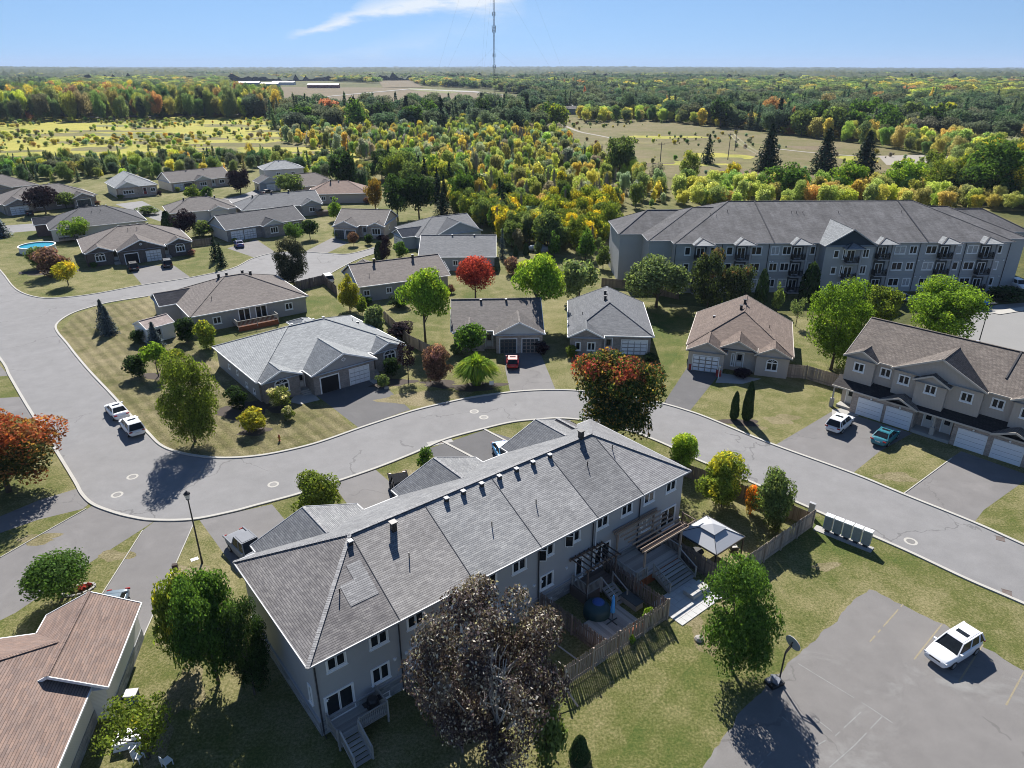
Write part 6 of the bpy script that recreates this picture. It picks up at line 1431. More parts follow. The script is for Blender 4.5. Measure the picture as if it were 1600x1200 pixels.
scatter([(1420, 300), (1700, 310), (1700, 255), (1500, 262)], 7, (8, 14), ('yg', 'g', 'y'), ('oval', 'round'), seed=16)
scatter([(-300, 262), (0, 262), (300, 256), (555, 246), (560, 225), (430, 205), (420, 186), (190, 187), (-300, 190)], 6, (.7, 3.0), ('y', 'yg', 'y', 'yg', 'sage'), ('shrub', 'shrub', 'round'), (1.2, 1.9), seed=7, clump=.05)
scatter([(862, 190), (1030, 190), (1180, 208), (1480, 250), (1600, 290), (1300, 296), (1060, 296), (940, 262)], 9, (.6, 2.4), ('br', 'g', 'yg', 'sage'), ('shrub',), (1.2, 1.8), seed=8, clump=.6)
scatter([(-120, 192), (190, 189), (440, 184), (440, 168), (200, 160), (-120, 165)], 9.5, (17, 25), ('g', 'g', 'g', 'rust', 'yg', 'g', 'yg', 'dk'), ('oval', 'round', 'oval'), (.55, .8), seed=9)
scatter([(440, 190), (860, 192), (860, 182), (600, 180), (440, 182)], 8, (4, 9), ('yg', 'g', 'grey', 'g'), ('oval', 'round', 'bare', 'cone'), seed=10)
scatter([(905, 192), (1020, 190), (1180, 204), (1330, 224), (1480, 250), (1560, 262), (1560, 244), (1440, 212), (1300, 190), (905, 180)], 7.5, (7, 12), ('y', 'yg', 'y', 'g'), ('oval', 'round', 'shrub'), seed=11)
# the far forest, thinning in number but not in cover with distance
r = random.Random(5); rad = 470.0
while rad < 3800:
    s = 10.5 + rad / 95; n = int(1.62 * rad / s)
    for i in range(n):
        a = -.81 + 1.62 * (i + r.random()) / n; q = rad + r.uniform(-.6, .6) * s; x, y = q * math.sin(a), q * math.cos(a)
        if any(inpoly(x, y, P_) for P_ in NOTREE): continue
        u, v = proj(x, y, 0)
        if not (-60 < u < 1660): continue
        patch = math.sin(x * .004 + 1) + math.sin(y * .003 + x * .002) + r.uniform(-1, 1)
        c = r.choice(PAL['dk'] if patch > .6 else PAL['g'] if patch > -.7 else PAL['yg'] if r.random() < .45 else PAL['g'])
        if r.random() < .02: c = r.choice(PAL['rust'])
        if r.random() < .015: c = r.choice(PAL['y'])
        k = r.choice(('oval', 'round', 'oval', 'spruce')) if patch > .3 else r.choice(('oval', 'round'))
        h = r.uniform(10, 17) + (3 if patch > .8 else 0)
        pts.append((x, y, h, max(h * .8, s * 1.15) if k != 'spruce' else h * .55, k, tuple(q_ * r.uniform(.85, 1.15) for q_ in c)))
    rad += s * .8
# the nearest ones stand as trees of their own, the rest is one mass
pts.sort(key=lambda q: (q[0] ** 2 + q[1] ** 2) / (q[2] ** 2))
def near_mat(k, c):
    if k == 'spruce': return 'needle'
    l = c[0] / (c[1] + 1e-6)
    if abs(c[0] - c[2]) < .05 and c[0] > .1: return 'sage'
    if l > 1.5: return 'orange'
    if l > 1.15: return 'yellow'
    if l > .9: return 'ygreen'
    return 'dark' if c[1] < .055 else ('green' if c[1] < .08 else 'olive')
CN = dict(sage='grey green', orange='rust orange', yellow='yellow', ygreen='yellow green', dark='dark green', green='green', olive='olive green', needle='dark needled')
n_near = 0; rest = []; near_list = []
MARK = [(H6, 'the farthest left taupe bungalow'), (H5, 'the farthest left duplex'), (H7, 'the pale roofed porch bungalow'), (H8, 'the centre gabled far bungalow'), (H12, 'the two storey house'), (H14, 'the red brown roofed bungalow'), (H15, 'the double dark garage bungalow'), (H16, 'the blue grey gabled bungalow'), (H17, 'the long plain roofed bungalow'), (H19, 'the black garaged bungalow'), (H20, 'the blue grey hip roofed bungalow')]
MARKP = [(h_.at(h_.L / 2, h_.W / 2), s_) for h_, s_ in MARK] + [(AP.at(-4, 10), 'the left end of the apartments'), (AP.at(15, 15), 'the left part of the apartment roof'), (AP.at(32, 15), 'the middle of the apartment roof'), (AP.at(50, 15), 'the right part of the apartment roof'), (AP.at(70, 15), 'the right end of the apartments'), (G(560, 250), 'the tall weeping willow'), (G(655, 320), 'the very tall dark green tree'), (G(740, 330), 'the two small lawn cedars'), (G(967, 278), 'the wide olive field tree'), (G(1075, 290), 'the small lone spruce')]
for (x, y, h, w_, k, c) in pts:
    if n_near < 170 and k != 'bare' and y < 520:
        mt = near_mat(k, c); sh = {'spruce': 'conical', 'oval': 'upright', 'round': 'rounded', 'shrub': 'low bushy', 'cone': 'pointed'}[k]
        near_list.append((x, y, h, w_, k, mt, sh)); n_near += 1
    else: rest.append((x, y, h, w_, k, c))
def _where(x, y):
    m_ = min(MARKP, key=lambda q: (q[0].x - x) ** 2 + (q[0].y - y) ** 2)
    return m_[1]
_g = {}
for q in near_list:
    sz = 'tall' if q[2] > 9 else 'short' if q[2] < 6 else 'mid sized'
    _g.setdefault((sz, q[6], CN[q[5]], _where(q[0], q[1])), []).append(q)
ORD = ['leftmost', 'second from left', 'third from left', 'fourth from left', 'fifth from left', 'sixth from left', 'seventh from left', 'eighth from left', 'ninth from left', 'tenth from left']
for (sz, sh, cn, wh), L_ in _g.items():
    L_.sort(key=lambda q: q[0] / q[1])
    for i, (x, y, h, w_, k, mt, _s) in enumerate(L_):
        lb = '%s %s %s tree by %s' % (sz, sh, cn, wh)
        if len(L_) > 1: lb = (ORD[i] if i < len(ORD) and i < len(L_) - 1 or i == 0 else 'rightmost') + ' ' + lb
        if k == 'shrub': lb = lb.replace('low bushy', 'bushy')
        tree(0, 0, 0, 0, k, mt, lb, 'md' if y < 330 else 'lo', P=Vector((x, y, 0)), h=h, w_=w_, group='%s trees at the edge of the wood' % sh, name='woodland_tree')
def gn_scatter(name, mesh_, data, mat_, lab):
    """one object of points, each carrying a tree (geometry nodes)"""
    me = bpy.data.meshes.new(name); me.vertices.add(len(data)); D = np.array([(x, y, 0) for x, y, *_ in data], dtype=np.float32); me.vertices.foreach_set('co', D.ravel())
    rg = np.random.default_rng(len(data))
    at = me.attributes.new('tsize', 'FLOAT_VECTOR', 'POINT'); at.data.foreach_set('vector', np.array([(w_, w_, h) for _, _, h, w_, *_ in data], dtype=np.float32).ravel())
    at = me.attributes.new('tint', 'FLOAT_COLOR', 'POINT'); at.data.foreach_set('color', np.array([(*q[5], 1) for q in data], dtype=np.float32).ravel())
    at = me.attributes.new('turn', 'FLOAT_VECTOR', 'POINT'); at.data.foreach_set('vector', np.stack([np.zeros(len(data)), np.zeros(len(data)), rg.uniform(0, 6.28, len(data))], 1).astype(np.float32).ravel())
    o = link(name, me); po = bpy.data.objects.new(name + '_source', mesh_.copy()); po.data.materials.clear(); po.data.materials.append(mat_)
    ng = bpy.data.node_groups.new(name, 'GeometryNodeTree'); ng.interface.new_socket('Geometry', in_out='INPUT', socket_type='NodeSocketGeometry'); ng.interface.new_socket('Geometry', in_out='OUTPUT', socket_type='NodeSocketGeometry')
    gi = ng.nodes.new('NodeGroupInput'); go = ng.nodes.new('NodeGroupOutput'); ip = ng.nodes.new('GeometryNodeInstanceOnPoints'); oi = ng.nodes.new('GeometryNodeObjectInfo'); oi.inputs['Object'].default_value = po; oi.inputs['As Instance'].default_value = True
    ns = ng.nodes.new('GeometryNodeInputNamedAttribute'); ns.data_type = 'FLOAT_VECTOR'; ns.inputs[0].default_value = 'tsize'; nr = ng.nodes.new('GeometryNodeInputNamedAttribute'); nr.data_type = 'FLOAT_VECTOR'; nr.inputs[0].default_value = 'turn'
    L = ng.links; L.new(gi.outputs[0], ip.inputs['Points']); L.new(oi.outputs['Geometry'], ip.inputs['Instance']); L.new(ns.outputs['Attribute'], ip.inputs['Scale']); L.new(nr.outputs['Attribute'], ip.inputs['Rotation']); L.new(ip.outputs[0], go.inputs[0])
    md = o.modifiers.new('trees', 'NODES'); md.node_group = ng
    return tag(o, lab, None, None, 'stuff')
BT = plain('grey_twigs', (.20, .19, .175), .9, var=.25, scale=.5)
mid = [q for q in rest if q[1] < 900]; far = [q for q in rest if q[1] >= 900]
for grp, lod, nm in ((mid, 'md', 'scrub'), (far, 'lo', 'forest')):
    for k in ('oval', 'round', 'spruce', 'shrub', 'cone', 'bare'):
        d_ = [q for q in grp if q[4] == k]
        if not d_: continue
        half = [d_[::2], d_[1::2]]
        for vi, dd in enumerate(half):
            if not dd: continue
            if k == 'bare': gn_scatter('%s_of_bare_trees' % nm, bare('bare_tree', 3 + vi), dd, BT, 'bare grey trees standing in the far scrub')
            else: gn_scatter('%s_of_%s_trees' % (nm, {'oval': 'upright', 'round': 'rounded', 'spruce': 'spruce', 'shrub': 'bushy', 'cone': 'pointed'}[k]), proto(k, lod, vi)[0], dd, TINT, 'distant mixed woodland of many trees')
# canopy of the hills out to the horizon
na, nr = 420, 150; V = np.zeros((nr, na, 3)); rng = np.random.default_rng(3)
rr = np.geomspace(2300, 15500, nr); aa = np.linspace(-.84, .84, na); A_, R_ = np.meshgrid(aa, rr); X = R_ * np.sin(A_); Y = R_ * np.cos(A_)
hill = 16 * np.clip((R_ - 3500) / 5000, 0, 1) * (.6 + .5 * np.sin(A_ * 7 + 1) + .3 * np.sin(A_ * 17 + R_ * .0007)) + 9 * np.clip(-A_ * 1.6, 0, 1) * np.clip((R_ - 2500) / 3000, 0, 1)
Z = 8 + hill + rng.uniform(-4.5, 4.5, (nr, na)) + 13 * rng.random((nr, na)) ** 6 + 5 * np.sin(A_ * 61 + R_ * .004) * np.sin(A_ * 23 + 2)
V = np.stack([X, Y, Z], 2).reshape(-1, 3); i_, j_ = np.meshgrid(np.arange(nr - 1), np.arange(na - 1), indexing='ij'); b0 = (i_ * na + j_).ravel(); F = np.stack([b0, b0 + 1, b0 + na + 1, b0 + na], 1)
cmn, t, b = _base('forest_canopy', .95, .1); p_ = _pos(t); mp_ = _n(t, 'ShaderNodeMapping'); mp_.inputs['Scale'].default_value = (1, .35, 1); t.links.new(p_, mp_.inputs[0])
f = _noise(t, mp_.outputs[0], .012, 8, .75); f2 = _noise(t, mp_.outputs[0], .0011, 4, .6)
col = _ramp(t, f, [(.35, (.020, .034, .016)), (.5, (.045, .062, .024)), (.62, (.085, .095, .03)), (.74, (.13, .115, .04))])
col = _mix(t, _ramp(t, f2, [(.66, 0.0), (.70, .7)]), col, (.10, .13, .045)); t.links.new(col, b.inputs['Base Color'])
tag(link('distant_hills', fastmesh('distant_hills', V, F, cmn)), 'wooded hills out to the horizon', None, None, 'structure')
# ------------------------------------------------------------------ vehicles
TYRE = plain('tyre_rubber', (.015, .015, .016), .85); RIM = plain('wheel_rim', (.35, .36, .37), .35, metal=.6); CARG = glass('car_glass', (.012, .015, .018), .05); LAMPW = plain('headlight_glass', (.55, .56, .58), .15); LAMPR = plain('tail_light', (.30, .015, .012), .25); PLATE = plain('number_plate', (.6, .6, .58), .5)
def car_meshes(kind, pm):
    key = ('car', kind, pm.name)
    if key in _W: return _W[key]
    D = dict(suv=(4.6, .92, 1.66, [(-2.28, .72), (-2.2, .98), (-1.5, 1.02), (.95, 1.0), (1.2, 1.02), (2.0, .90), (2.25, .72)], (-2.15, -1.85, .35, 1.15)),
             sedan=(4.6, .90, 1.44, [(-2.28, .70), (-2.2, .98), (-1.5, .98), (.9, .92), (1.2, .92), (2.05, .78), (2.28, .62)], (-1.85, -1.1, .15, 1.15)),
             hatch=(4.1, .86, 1.44, [(-2.02, .66), (-1.95, .92), (-1.3, .92), (.7, .90), (1.0, .90), (1.8, .76), (2.02, .6)], (-1.9, -1.55, .05, .95)),
             pickup=(5.6, .98, 1.85, [(-2.78, .9), (-2.72, 1.12), (-1.2, 1.12), (1.0, 1.12), (1.3, 1.12), (2.5, 1.05), (2.78, .8)], (-1.1, -.95, .55, 1.25)))[kind]
    L, w_, H_, prof, (g0, g1, g2, g3) = D; wb = L * .29
    xs = np.linspace(-L / 2, L / 2, 17); mb = MB(); rings = []
    for x in xs:
        zb = np.interp(x, [p[0] for p in prof], [p[1] for p in prof]); e = 1 - .20 * abs(x / (L / 2)) ** 4; ww = w_ * e; zl = .26 + .10 * abs(x / (L / 2)) ** 4
        arch = max(0, 1 - (min(abs(x - wb), abs(x + wb)) / .42) ** 2) ** .5 * .36 if min(abs(x - wb), abs(x + wb)) < .42 else 0
        r = []
        half = [(0, zl), (ww * .80, zl), (ww * .97, zl + max(.08, arch)), (ww, .55 * zb + .12), (ww * .985, zb - .10), (ww * .90, zb), (ww * .5, zb + .025), (0, zb + .03)]
        for (y, z) in half: r.append((x, y, z))
        for (y, z) in half[-2:0:-1]: r.append((x, -y, z))
        k = len(mb.v); mb.v += r; rings.append((k, len(r)))
    for i in range(len(rings) - 1):
        (a, n), (b_, _) = rings[i], rings[i + 1]
        for j in range(n): mb.f.append((a + j, b_ + j, b_ + (j + 1) % n, a + (j + 1) % n)); mb.mi.append(0)
    a, n = rings[0]; mb.f.append(tuple(a + j for j in range(n))); mb.mi.append(0); a, n = rings[-1]; mb.f.append(tuple(a + n - 1 - j for j in range(n))); mb.mi.append(0)
    zb = np.interp(0, [p[0] for p in prof], [p[1] for p in prof]) - .04; wl, wt = w_ * .90, w_ * .68
    # pillars and roof skin in body colour
    bt = lambda s_: [Vector((g0, s_ * wl, zb)), Vector((g1, s_ * wt, H_ - .05)), Vector((g2, s_ * wt, H_ - .05)), Vector((g3, s_ * wl, zb))]
    for s_ in (-1, 1):
        q = bt(s_); mb.bar(q[0], q[1], .09, .09); mb.bar(q[3], q[2], .08, .08); m0, m1 = q[0].lerp(q[3], .52), q[1].lerp(q[2], .50); mb.bar(m0, m1, .07, .05); mb.bar(q[1], q[2], .09, .08)
        if kind == 'suv': m0, m1 = q[0].lerp(q[3], .2), q[1].lerp(q[2], .12); mb.bar(m0, m1, .10, .05)
    mb.box(g1 + .02, -wt, H_ - .08, g2 - .02, wt, H_ - .03); mb.box(g1 + .12, -wt * .86, H_ - .03, g2 - .12, wt * .86, H_)
    for s_ in (-1, 1): mb.box(g3 - .32, s_ * (w_ + .02) - .09, zb + .06, g3 - .16, s_ * (w_ + .02) + .09, zb + .20)
    if kind == 'pickup':
        for s_ in (-1, 1): mb.box(-2.7, s_ * .9 - .06, 1.05, -1.1, s_ * .9 + .06, 1.2)
    gl = MB()
    for s_ in (-1, 1): q = bt(s_); q = [Vector((p.x, p.y * .985, p.z)) for p in q]; gl.face(q if s_ < 0 else q[::-1])
    a, b_ = bt(-1), bt(1); gl.face([a[3], b_[3], b_[2], a[2]]); gl.face([b_[0], a[0], a[1], b_[1]])
    wm = MB(); wm.tube([(0, -.11, 0), (0, .11, 0)], .33, 16)
    rm = MB(); rm.tube([(0, -.118, 0), (0, .118, 0)], .21, 12)
    lf = MB(); lf.box(-.05, -.17, -.06, .05, .17, .06)
    sr = MB(); sr.box(-.20, -.42, 0, .20, .42, .012); pl = MB(); pl.box(-.01, -.26, -.06, .01, .26, .06)
    bd = mb.mesh('body', pm, smooth=False, uv=False)
    _W[key] = (bd, gl.mesh('window', CARG, uv=False), wm.mesh('wheel', TYRE, uv=False), rm.mesh('rim', RIM, uv=False), lf.mesh('headlight', LAMPW, uv=False), lf.mesh('tail_light', LAMPR, uv=False), sr.mesh('sunroof', CARG, uv=False), pl.mesh('number_plate', PLATE, uv=False), L, w_, H_, wb, (g1, g2), prof); return _W[key]
def grille_mesh():
    if 'grille' not in _W: m_ = MB(); m_.box(-.02, -.38, -.05, .02, .38, .05); _W['grille'] = m_.mesh('grille', BLKPL, uv=False)
    return _W['grille']
def dash_mesh():
    if 'dash' not in _W: m_ = MB(); m_.box(-.12, -.6, -.05, .12, .6, .02); _W['dash'] = m_.mesh('dashboard', GREYTRIM, uv=False)
    return _W['dash']
def car(u, v, u2, v2, kind, pm, label, group=None, sun=True, name='parked_car', P=None, ang=None, z=0.012):
    """(u,v) ground under the middle; (u2,v2) a ground point the nose looks at"""
    p = P or G(u, v); d = (G(u2, v2) - p) if ang is None else None; an = math.atan2(d.y, d.x) if ang is None else ang
    bd, gl, wm, rm, lf, lr, sr, pl, L, w_, H_, wb, (g1, g2), prof = car_meshes(kind, pm)
    r = thing(name, label, {'pickup': 'pickup truck'}.get(kind, 'car'), (p.x, p.y, z), an, group)
    b_ = link('body', bd, r)
    if not b_.data.get('done'):
        b_.data['done'] = 1
    bv = b_.modifiers.new('bevel', 'BEVEL'); bv.width = .09; bv.segments = 2; bv.limit_method = 'ANGLE'; bv.angle_limit = R(25); b_.data.polygons.foreach_set('use_smooth', [True] * len(b_.data.polygons))
    link('window', gl, r)
    for sx_ in (-1, 1):
        for sy in (-1, 1):
            w__ = link('wheel', wm, r, (sx_ * wb, sy * (w_ - .12), .33)); link('rim', rm, w__)
    zf = prof[-2][1] - .16; zr = prof[1][1] - .14
    for sy in (-1, 1): link('headlight', lf, r, (L / 2 - .10, sy * (w_ - .28), zf - .02)); link('tail_light', lr, r, (-L / 2 + .06, sy * (w_ - .24), zr))
    if sun: link('sunroof', sr, r, ((g1 + g2) / 2 + .15, 0, H_))
    link('number_plate', pl, r, (-L / 2 + .01, 0, zr - .16)); link('grille', grille_mesh(), r, (L / 2 - .015, 0, zf - .03)); link('bumper_intake', grille_mesh(), r, (L / 2 - .03, 0, .42), None, (1, 1.3, 1.2))
    if kind != 'pickup': link('dashboard', dash_mesh(), r, (wb * .28 + .1, 0, 1.0))
    return r
CW = paint('car_white', (.72, .73, .74)); CK = paint('car_black', (.015, .016, .018)); CT = paint('car_teal', (.012, .16, .21)); CR = paint('car_red', (.42, .02, .025)); CB = paint('car_blue', (.03, .06, .22)); CS = paint('car_silver', (.32, .33, .35)); CBG = paint('car_blue_grey', (.10, .15, .19)); CAZ = paint('car_azure', (.02, .22, .45))
car(1487, 1022, 1463, 1037, 'suv', CW, 'white hatchback parked in the big lot at lower right', name='parked_car', z=.017)
car(184, 648, 168, 630, 'sedan', CW, 'white sedan at the kerb, farther of the two on the left street', 'white cars parked at the kerb')
car(208, 673, 193, 655, 'suv', CW, 'white crossover at the kerb, nearer of the two on the left street', 'white cars parked at the kerb')
car(1311, 668, 1338, 646, 'suv', CW, 'white crossover in the driveway of the right townhouses')
car(1382, 688, 1408, 666, 'sedan', CT, 'teal sedan in the driveway of the right townhouses')
car(801, 570, 801, 548, 'hatch', CR, 'small red car in the driveway of the taupe bungalow')
car(209, 421, 203, 409, 'suv', CK, 'black crossover with pale roof glass by the open dark garage', 'black cars outside the dark brick duplex')
car(262, 416, 256, 405, 'suv', CK, 'black crossover before the white garage door of the dark brick duplex', 'black cars outside the dark brick duplex')
car(374, 385, 366, 375, 'sedan', CB, 'dark blue car before the white double garages up the court')
car(47, 336, 40, 325, 'sedan', CK, 'black car outside the left duplex with the burgundy tree', sun=False)
car(512, 440, 500, 428, 'suv', CW, 'white car parked on the court behind the grey board fence')
car(406, 297, 400, 290, 'suv', CK, 'black car by the charcoal roofed garage house', sun=False)
car(418, 303, 432, 300, 'sedan', CK, 'second dark car by the far charcoal roofed garage', sun=False)
car(628, 775, 634, 795, 'pickup', plain('matt_black_paint', (.012, .013, .016), .9, spec=.08), 'black pickup truck half hidden by the townhouse roof', sun=False)
car(390, 868, 408, 885, 'pickup', plain('matt_silver_paint', (.22, .23, .25), .8, spec=.1), 'silver pickup truck half hidden by the near townhouse roof', sun=False)
car(788, 716, 797, 730, 'sedan', CAZ, 'pale blue car half hidden behind the townhouse ridge', sun=False)
car(0, 0, 0, 0, 'sedan', CBG, 'blue grey car by the red brown roofed garage', P=H22.at(26.6, 2.2), ang=R(101.6 + 180), sun=False)
car(1531, 474, 1545, 483, 'hatch', CAZ, 'bright blue car at the apartment parking entrance', sun=False)
car(1410, 470, 1420, 470, 'sedan', CS, 'silver car parked in front of the apartment building', sun=False)
car(1590, 450, 1600, 455, 'suv', CW, 'white car at the right edge beside the apartment building', sun=False)
car(0, 0, 0, 0, 'sedan', paint('car_maroon', (.14, .012, .018)), 'maroon car inside the open garage of the pale duplex', P=H1.at(8.5, .6), ang=H1.ang + R(90), sun=False)
# ------------------------------------------------------------------ street furniture
def lamp(p, h, label, arm=False):
    r = thing('street_lamp', label, 'street lamp', p, 0); mb = MB(); mb.tube([(0, 0, 0), (0, 0, .6), (0, 0, h - .7)], [.10, .075, .05], 10); mb.build('pole', BLKPL, r)
    if not arm:
        mb = MB(); mb.lathe([(.10, h - .70), (.15, h - .62), (.16, h - .60)], 10); mb.lathe([(.27, h - .14), (.22, h - .05), (.06, h + .08), (.02, h + .2)], 10); mb.build('lantern_cap', BLKPL, r)
        mb = MB(); mb.lathe([(.13, h - .60), (.23, h - .20), (.25, h - .14)], 10); mb.build('lantern_glass', plain('lantern_glass', (.45, .46, .46), .2), r)
    else:
        mb = MB(); mb.bar((0, 0, h - .7), (0, 0, h), .12, .12); mb.bar((0, 0, h - .05), (.9, 0, h), .5, .12); mb.build('lamp_head', BLKPL, r)
    return r
lamp(G(316, 880), 7.0, 'black street lamp with a lantern head beside the near townhouse end')
lamp(G(1530, 533), 6.0, 'dark lot lamp with a flat head in the apartment parking area', True)
# basketball hoop on the edge of the lot
p = G(1217, 1065); r = thing('basketball_hoop', 'portable basketball hoop on a black pole at the corner of the lot', 'basketball hoop', p, R(25))
mb = MB(); mb.box(-.95, -.4, 0, .1, .4, .28); mb.build('base', BLKPL, r); mb = MB(); mb.tube([(0, 0, .1), (.05, 0, 2.7)], .055, 8); mb.bar((.05, 0, 2.45), (.55, 0, 3.0), .05, .08); mb.bar((.05, 0, 2.7), (.55, 0, 3.3), .05, .08); mb.build('pole', BLKPL, r)
mb = MB(); n_ = 20; o_ = [(.62 * math.cos(2 * math.pi * i / n_) * 1.0, .42 * math.sin(2 * math.pi * i / n_)) for i in range(n_)]
mb.face([(.56, x, 3.2 + z) for x, z in o_]); mb.face([(.60, x, 3.2 + z) for x, z in o_][::-1])
for i in range(n_): (a, b_), (c, d) = o_[i], o_[(i + 1) % n_]; mb.face([(.56, a, 3.2 + b_), (.60, a, 3.2 + b_), (.60, c, 3.2 + d), (.56, c, 3.2 + d)])
mb.build('backboard', plain('backboard', (.42, .43, .45), .3), r)
mb = MB(); rp = [(.85 + .23 * math.cos(2 * math.pi * i / 14), .23 * math.sin(2 * math.pi * i / 14), 3.02) for i in range(15)]; mb.tube(rp, .012, 5); mb.build('rim', plain('rim_orange', (.5, .12, .03), .5), r)
mb = MB()
for i in range(10): a = 2 * math.pi * i / 10; mb.bar((.85 + .22 * math.cos(a), .22 * math.sin(a), 3.0), (.85 + .13 * math.cos(a + .3), .13 * math.sin(a + .3), 2.62), .008, .008)
mb.build('net', WHITE, r)
for i, (dx, dy) in enumerate(((-.7, .15), (-.35, -.15), (-.55, .0))):
    q = p + Vector((dx * math.cos(R(25)) - dy * math.sin(R(25)), dx * math.sin(R(25)) + dy * math.cos(R(25)), .28 + (.16 if i == 2 else 0)))
    mb = MB(); mb.box(-.3, -.16, 0, .3, .16, .16); tag(mb.build('sandbag', plain('grey_sandbag', (.16, .17, .20), .9), loc=q, rot=(0, 0, R(25 + i * 30))), ('grey sandbag on the hoop base, the one nearest the lawn', 'grey sandbag on the hoop base, the one nearest the pole', 'grey sandbag lying on top of the other two on the hoop base')[i], 'sandbag')
# community mailboxes
MB_ = plain('mailbox_green_grey', (.27, .29, .28), .6, var=.3, scale=6); MBT = plain('mailbox_top', (.78, .80, .79), .5)
a, b_ = G(1284, 828), G(1352, 855); d = (b_ - a); an = math.atan2(d.y, d.x); L = d.length; st = L / 4.6; d.normalize()
mb = MB(); mb.box(-.6, -.55, 0, L + .6, .35, .08); tag(mb.build('concrete_pad', PAVC, loc=a, rot=(0, 0, an)), kind='structure')
OW = ['first', 'second', 'third', 'fourth', 'fifth']
mbx = MB(); mbx.box(-.33, -.24, .28, .33, .24, 1.62); me1 = mbx.mesh('cabinet', MB_); mbx = MB(); mbx.box(-.36, -.28, 1.62, .36, .28, 1.70); me2 = mbx.mesh('top', MBT); mbx = MB(); mbx.box(-.2, -.14, 0, .2, .14, .28); me3 = mbx.mesh('pedestal', DARKTRIM)
mbx = MB(); mbx.box(-.36, -.27, .25, -.333, .27, 1.615); me4 = mbx.mesh('side_panel', MBT)
dm = MB(); dm.box(-.072, -.008, -.055, .085, 0, .055); me5 = dm.mesh('mailbox_door', plain('mailbox_door', (.36, .38, .37), .5, var=.2))
for i in range(5):
    q = a + d * (.45 + i * st); r = thing('community_mailbox', 'green grey community mailbox, %s from the fence in the row of five' % OW[i], 'mailbox', q + Vector((0, 0, .08)), an, 'community mailboxes in a row by the kerb')
    link('cabinet', me1, r); link('top', me2, r); link('pedestal', me3, r); link('side_panel', me4, r)
    for cx in range(4):
        for cz in range(8): link('mailbox_door', me5, r, (-.243 + cx * .162, .248, .4 + cz * .15), R(180))
    
# utility cabinet beside the hinge of the fence
q = G(1266, 806); mb = MB(); mb.box(-.25, -.12, 0, .25, .12, 1.35); mb.box(-.28, -.15, 1.35, .28, .15, 1.42); tag(mb.build('utility_box', plain('utility_grey', (.33, .34, .36), .6), loc=q, rot=(0, 0, an)), 'slim grey utility box between the fence corner and the mailboxes', 'utility box')
# fire hydrant
r = thing('fire_hydrant', 'small rusty red fire hydrant on the corner lawn near the street', 'fire hydrant', G(437, 689)); mb = MB(); mb.lathe([(.14, 0), (.14, .05), (.10, .06), (.10, .55), (.13, .58), (.12, .68), (.05, .78), (.03, .84)], 12); mb.build('barrel', plain('hydrant_red', (.35, .10, .04), .6), r); mb = MB(); mb.tube([(-.2, 0, .45), (.2, 0, .45)], .055, 8); mb.tube([(0, -.2, .4), (0, 0, .4)], .065, 8); mb.build('nozzle', plain('hydrant_yellow', (.45, .33, .05), .6), r)
# small white sign in the ornamental grass bed
q = G(768, 604); r = thing('yard_sign', 'small white yard sign at the foot of the ornamental grass', 'sign', q, R(20)); mb = MB(); mb.box(-.3, -.01, .25, .3, .01, .8); mb.build('panel', WHITE, r); mb = MB(); mb.box(-.02, -.015, 0, .02, .015, .25); mb.build('stake', DARKTRIM, r)
# shed
sA = G(210, 524); hs = House('garden_shed', 'small cream garden shed with a tan gabled roof on the corner lawn', 'shed', G(207, 507, 2.3), G(236, 529, 2.3), 4.4, 2.4, .42, hip=(0, 0), ridge='y', wall=siding('shed_siding', (.82, .78, .70)), roof=shingle('shed_shingles', (.26, .215, .20), (.31, .26, .245), .05), oh=.12, L=4.2, ang=-38); hs.door('right', 1.8, .05, m=DOORW); hs.done()
# above-ground pool
q = G(60, 392); r = thing('above_ground_pool', 'round above-ground swimming pool full of blue water', 'swimming pool', q); R0 = 3.6
mb = MB(); n_ = 28
for i in range(n_):
    a_, b__ = 2 * math.pi * i / n_, 2 * math.pi * (i + 1) / n_; c = [(R0 * math.cos(a_), R0 * math.sin(a_)), (R0 * math.cos(b__), R0 * math.sin(b__))]; mb.face([(*c[0], 0), (*c[1], 0), (*c[1], 1.3), (*c[0], 1.3)]); mb.face([(*c[1], 0), (*c[0], 0), (c[0][0] * .995, c[0][1] * .995, 1.3), (c[1][0] * .995, c[1][1] * .995, 1.3)])
mb.build('pool_wall', SD_WHITE, r); mb = MB()
for i in range(n_):
    a_, b__ = 2 * math.pi * i / n_, 2 * math.pi * (i + 1) / n_; mb.bar((R0 * math.cos(a_), R0 * math.sin(a_), 1.33), (R0 * math.cos(b__), R0 * math.sin(b__), 1.33), .28, .07)
mb.build('rim', WHITE, r); mb = MB(); mb.face([(R0 * .99 * math.cos(2 * math.pi * i / n_), R0 * .99 * math.sin(2 * math.pi * i / n_), 1.12) for i in range(n_)]); mb.build('water', glass('pool_water', (.02, .22, .30), .04), r)
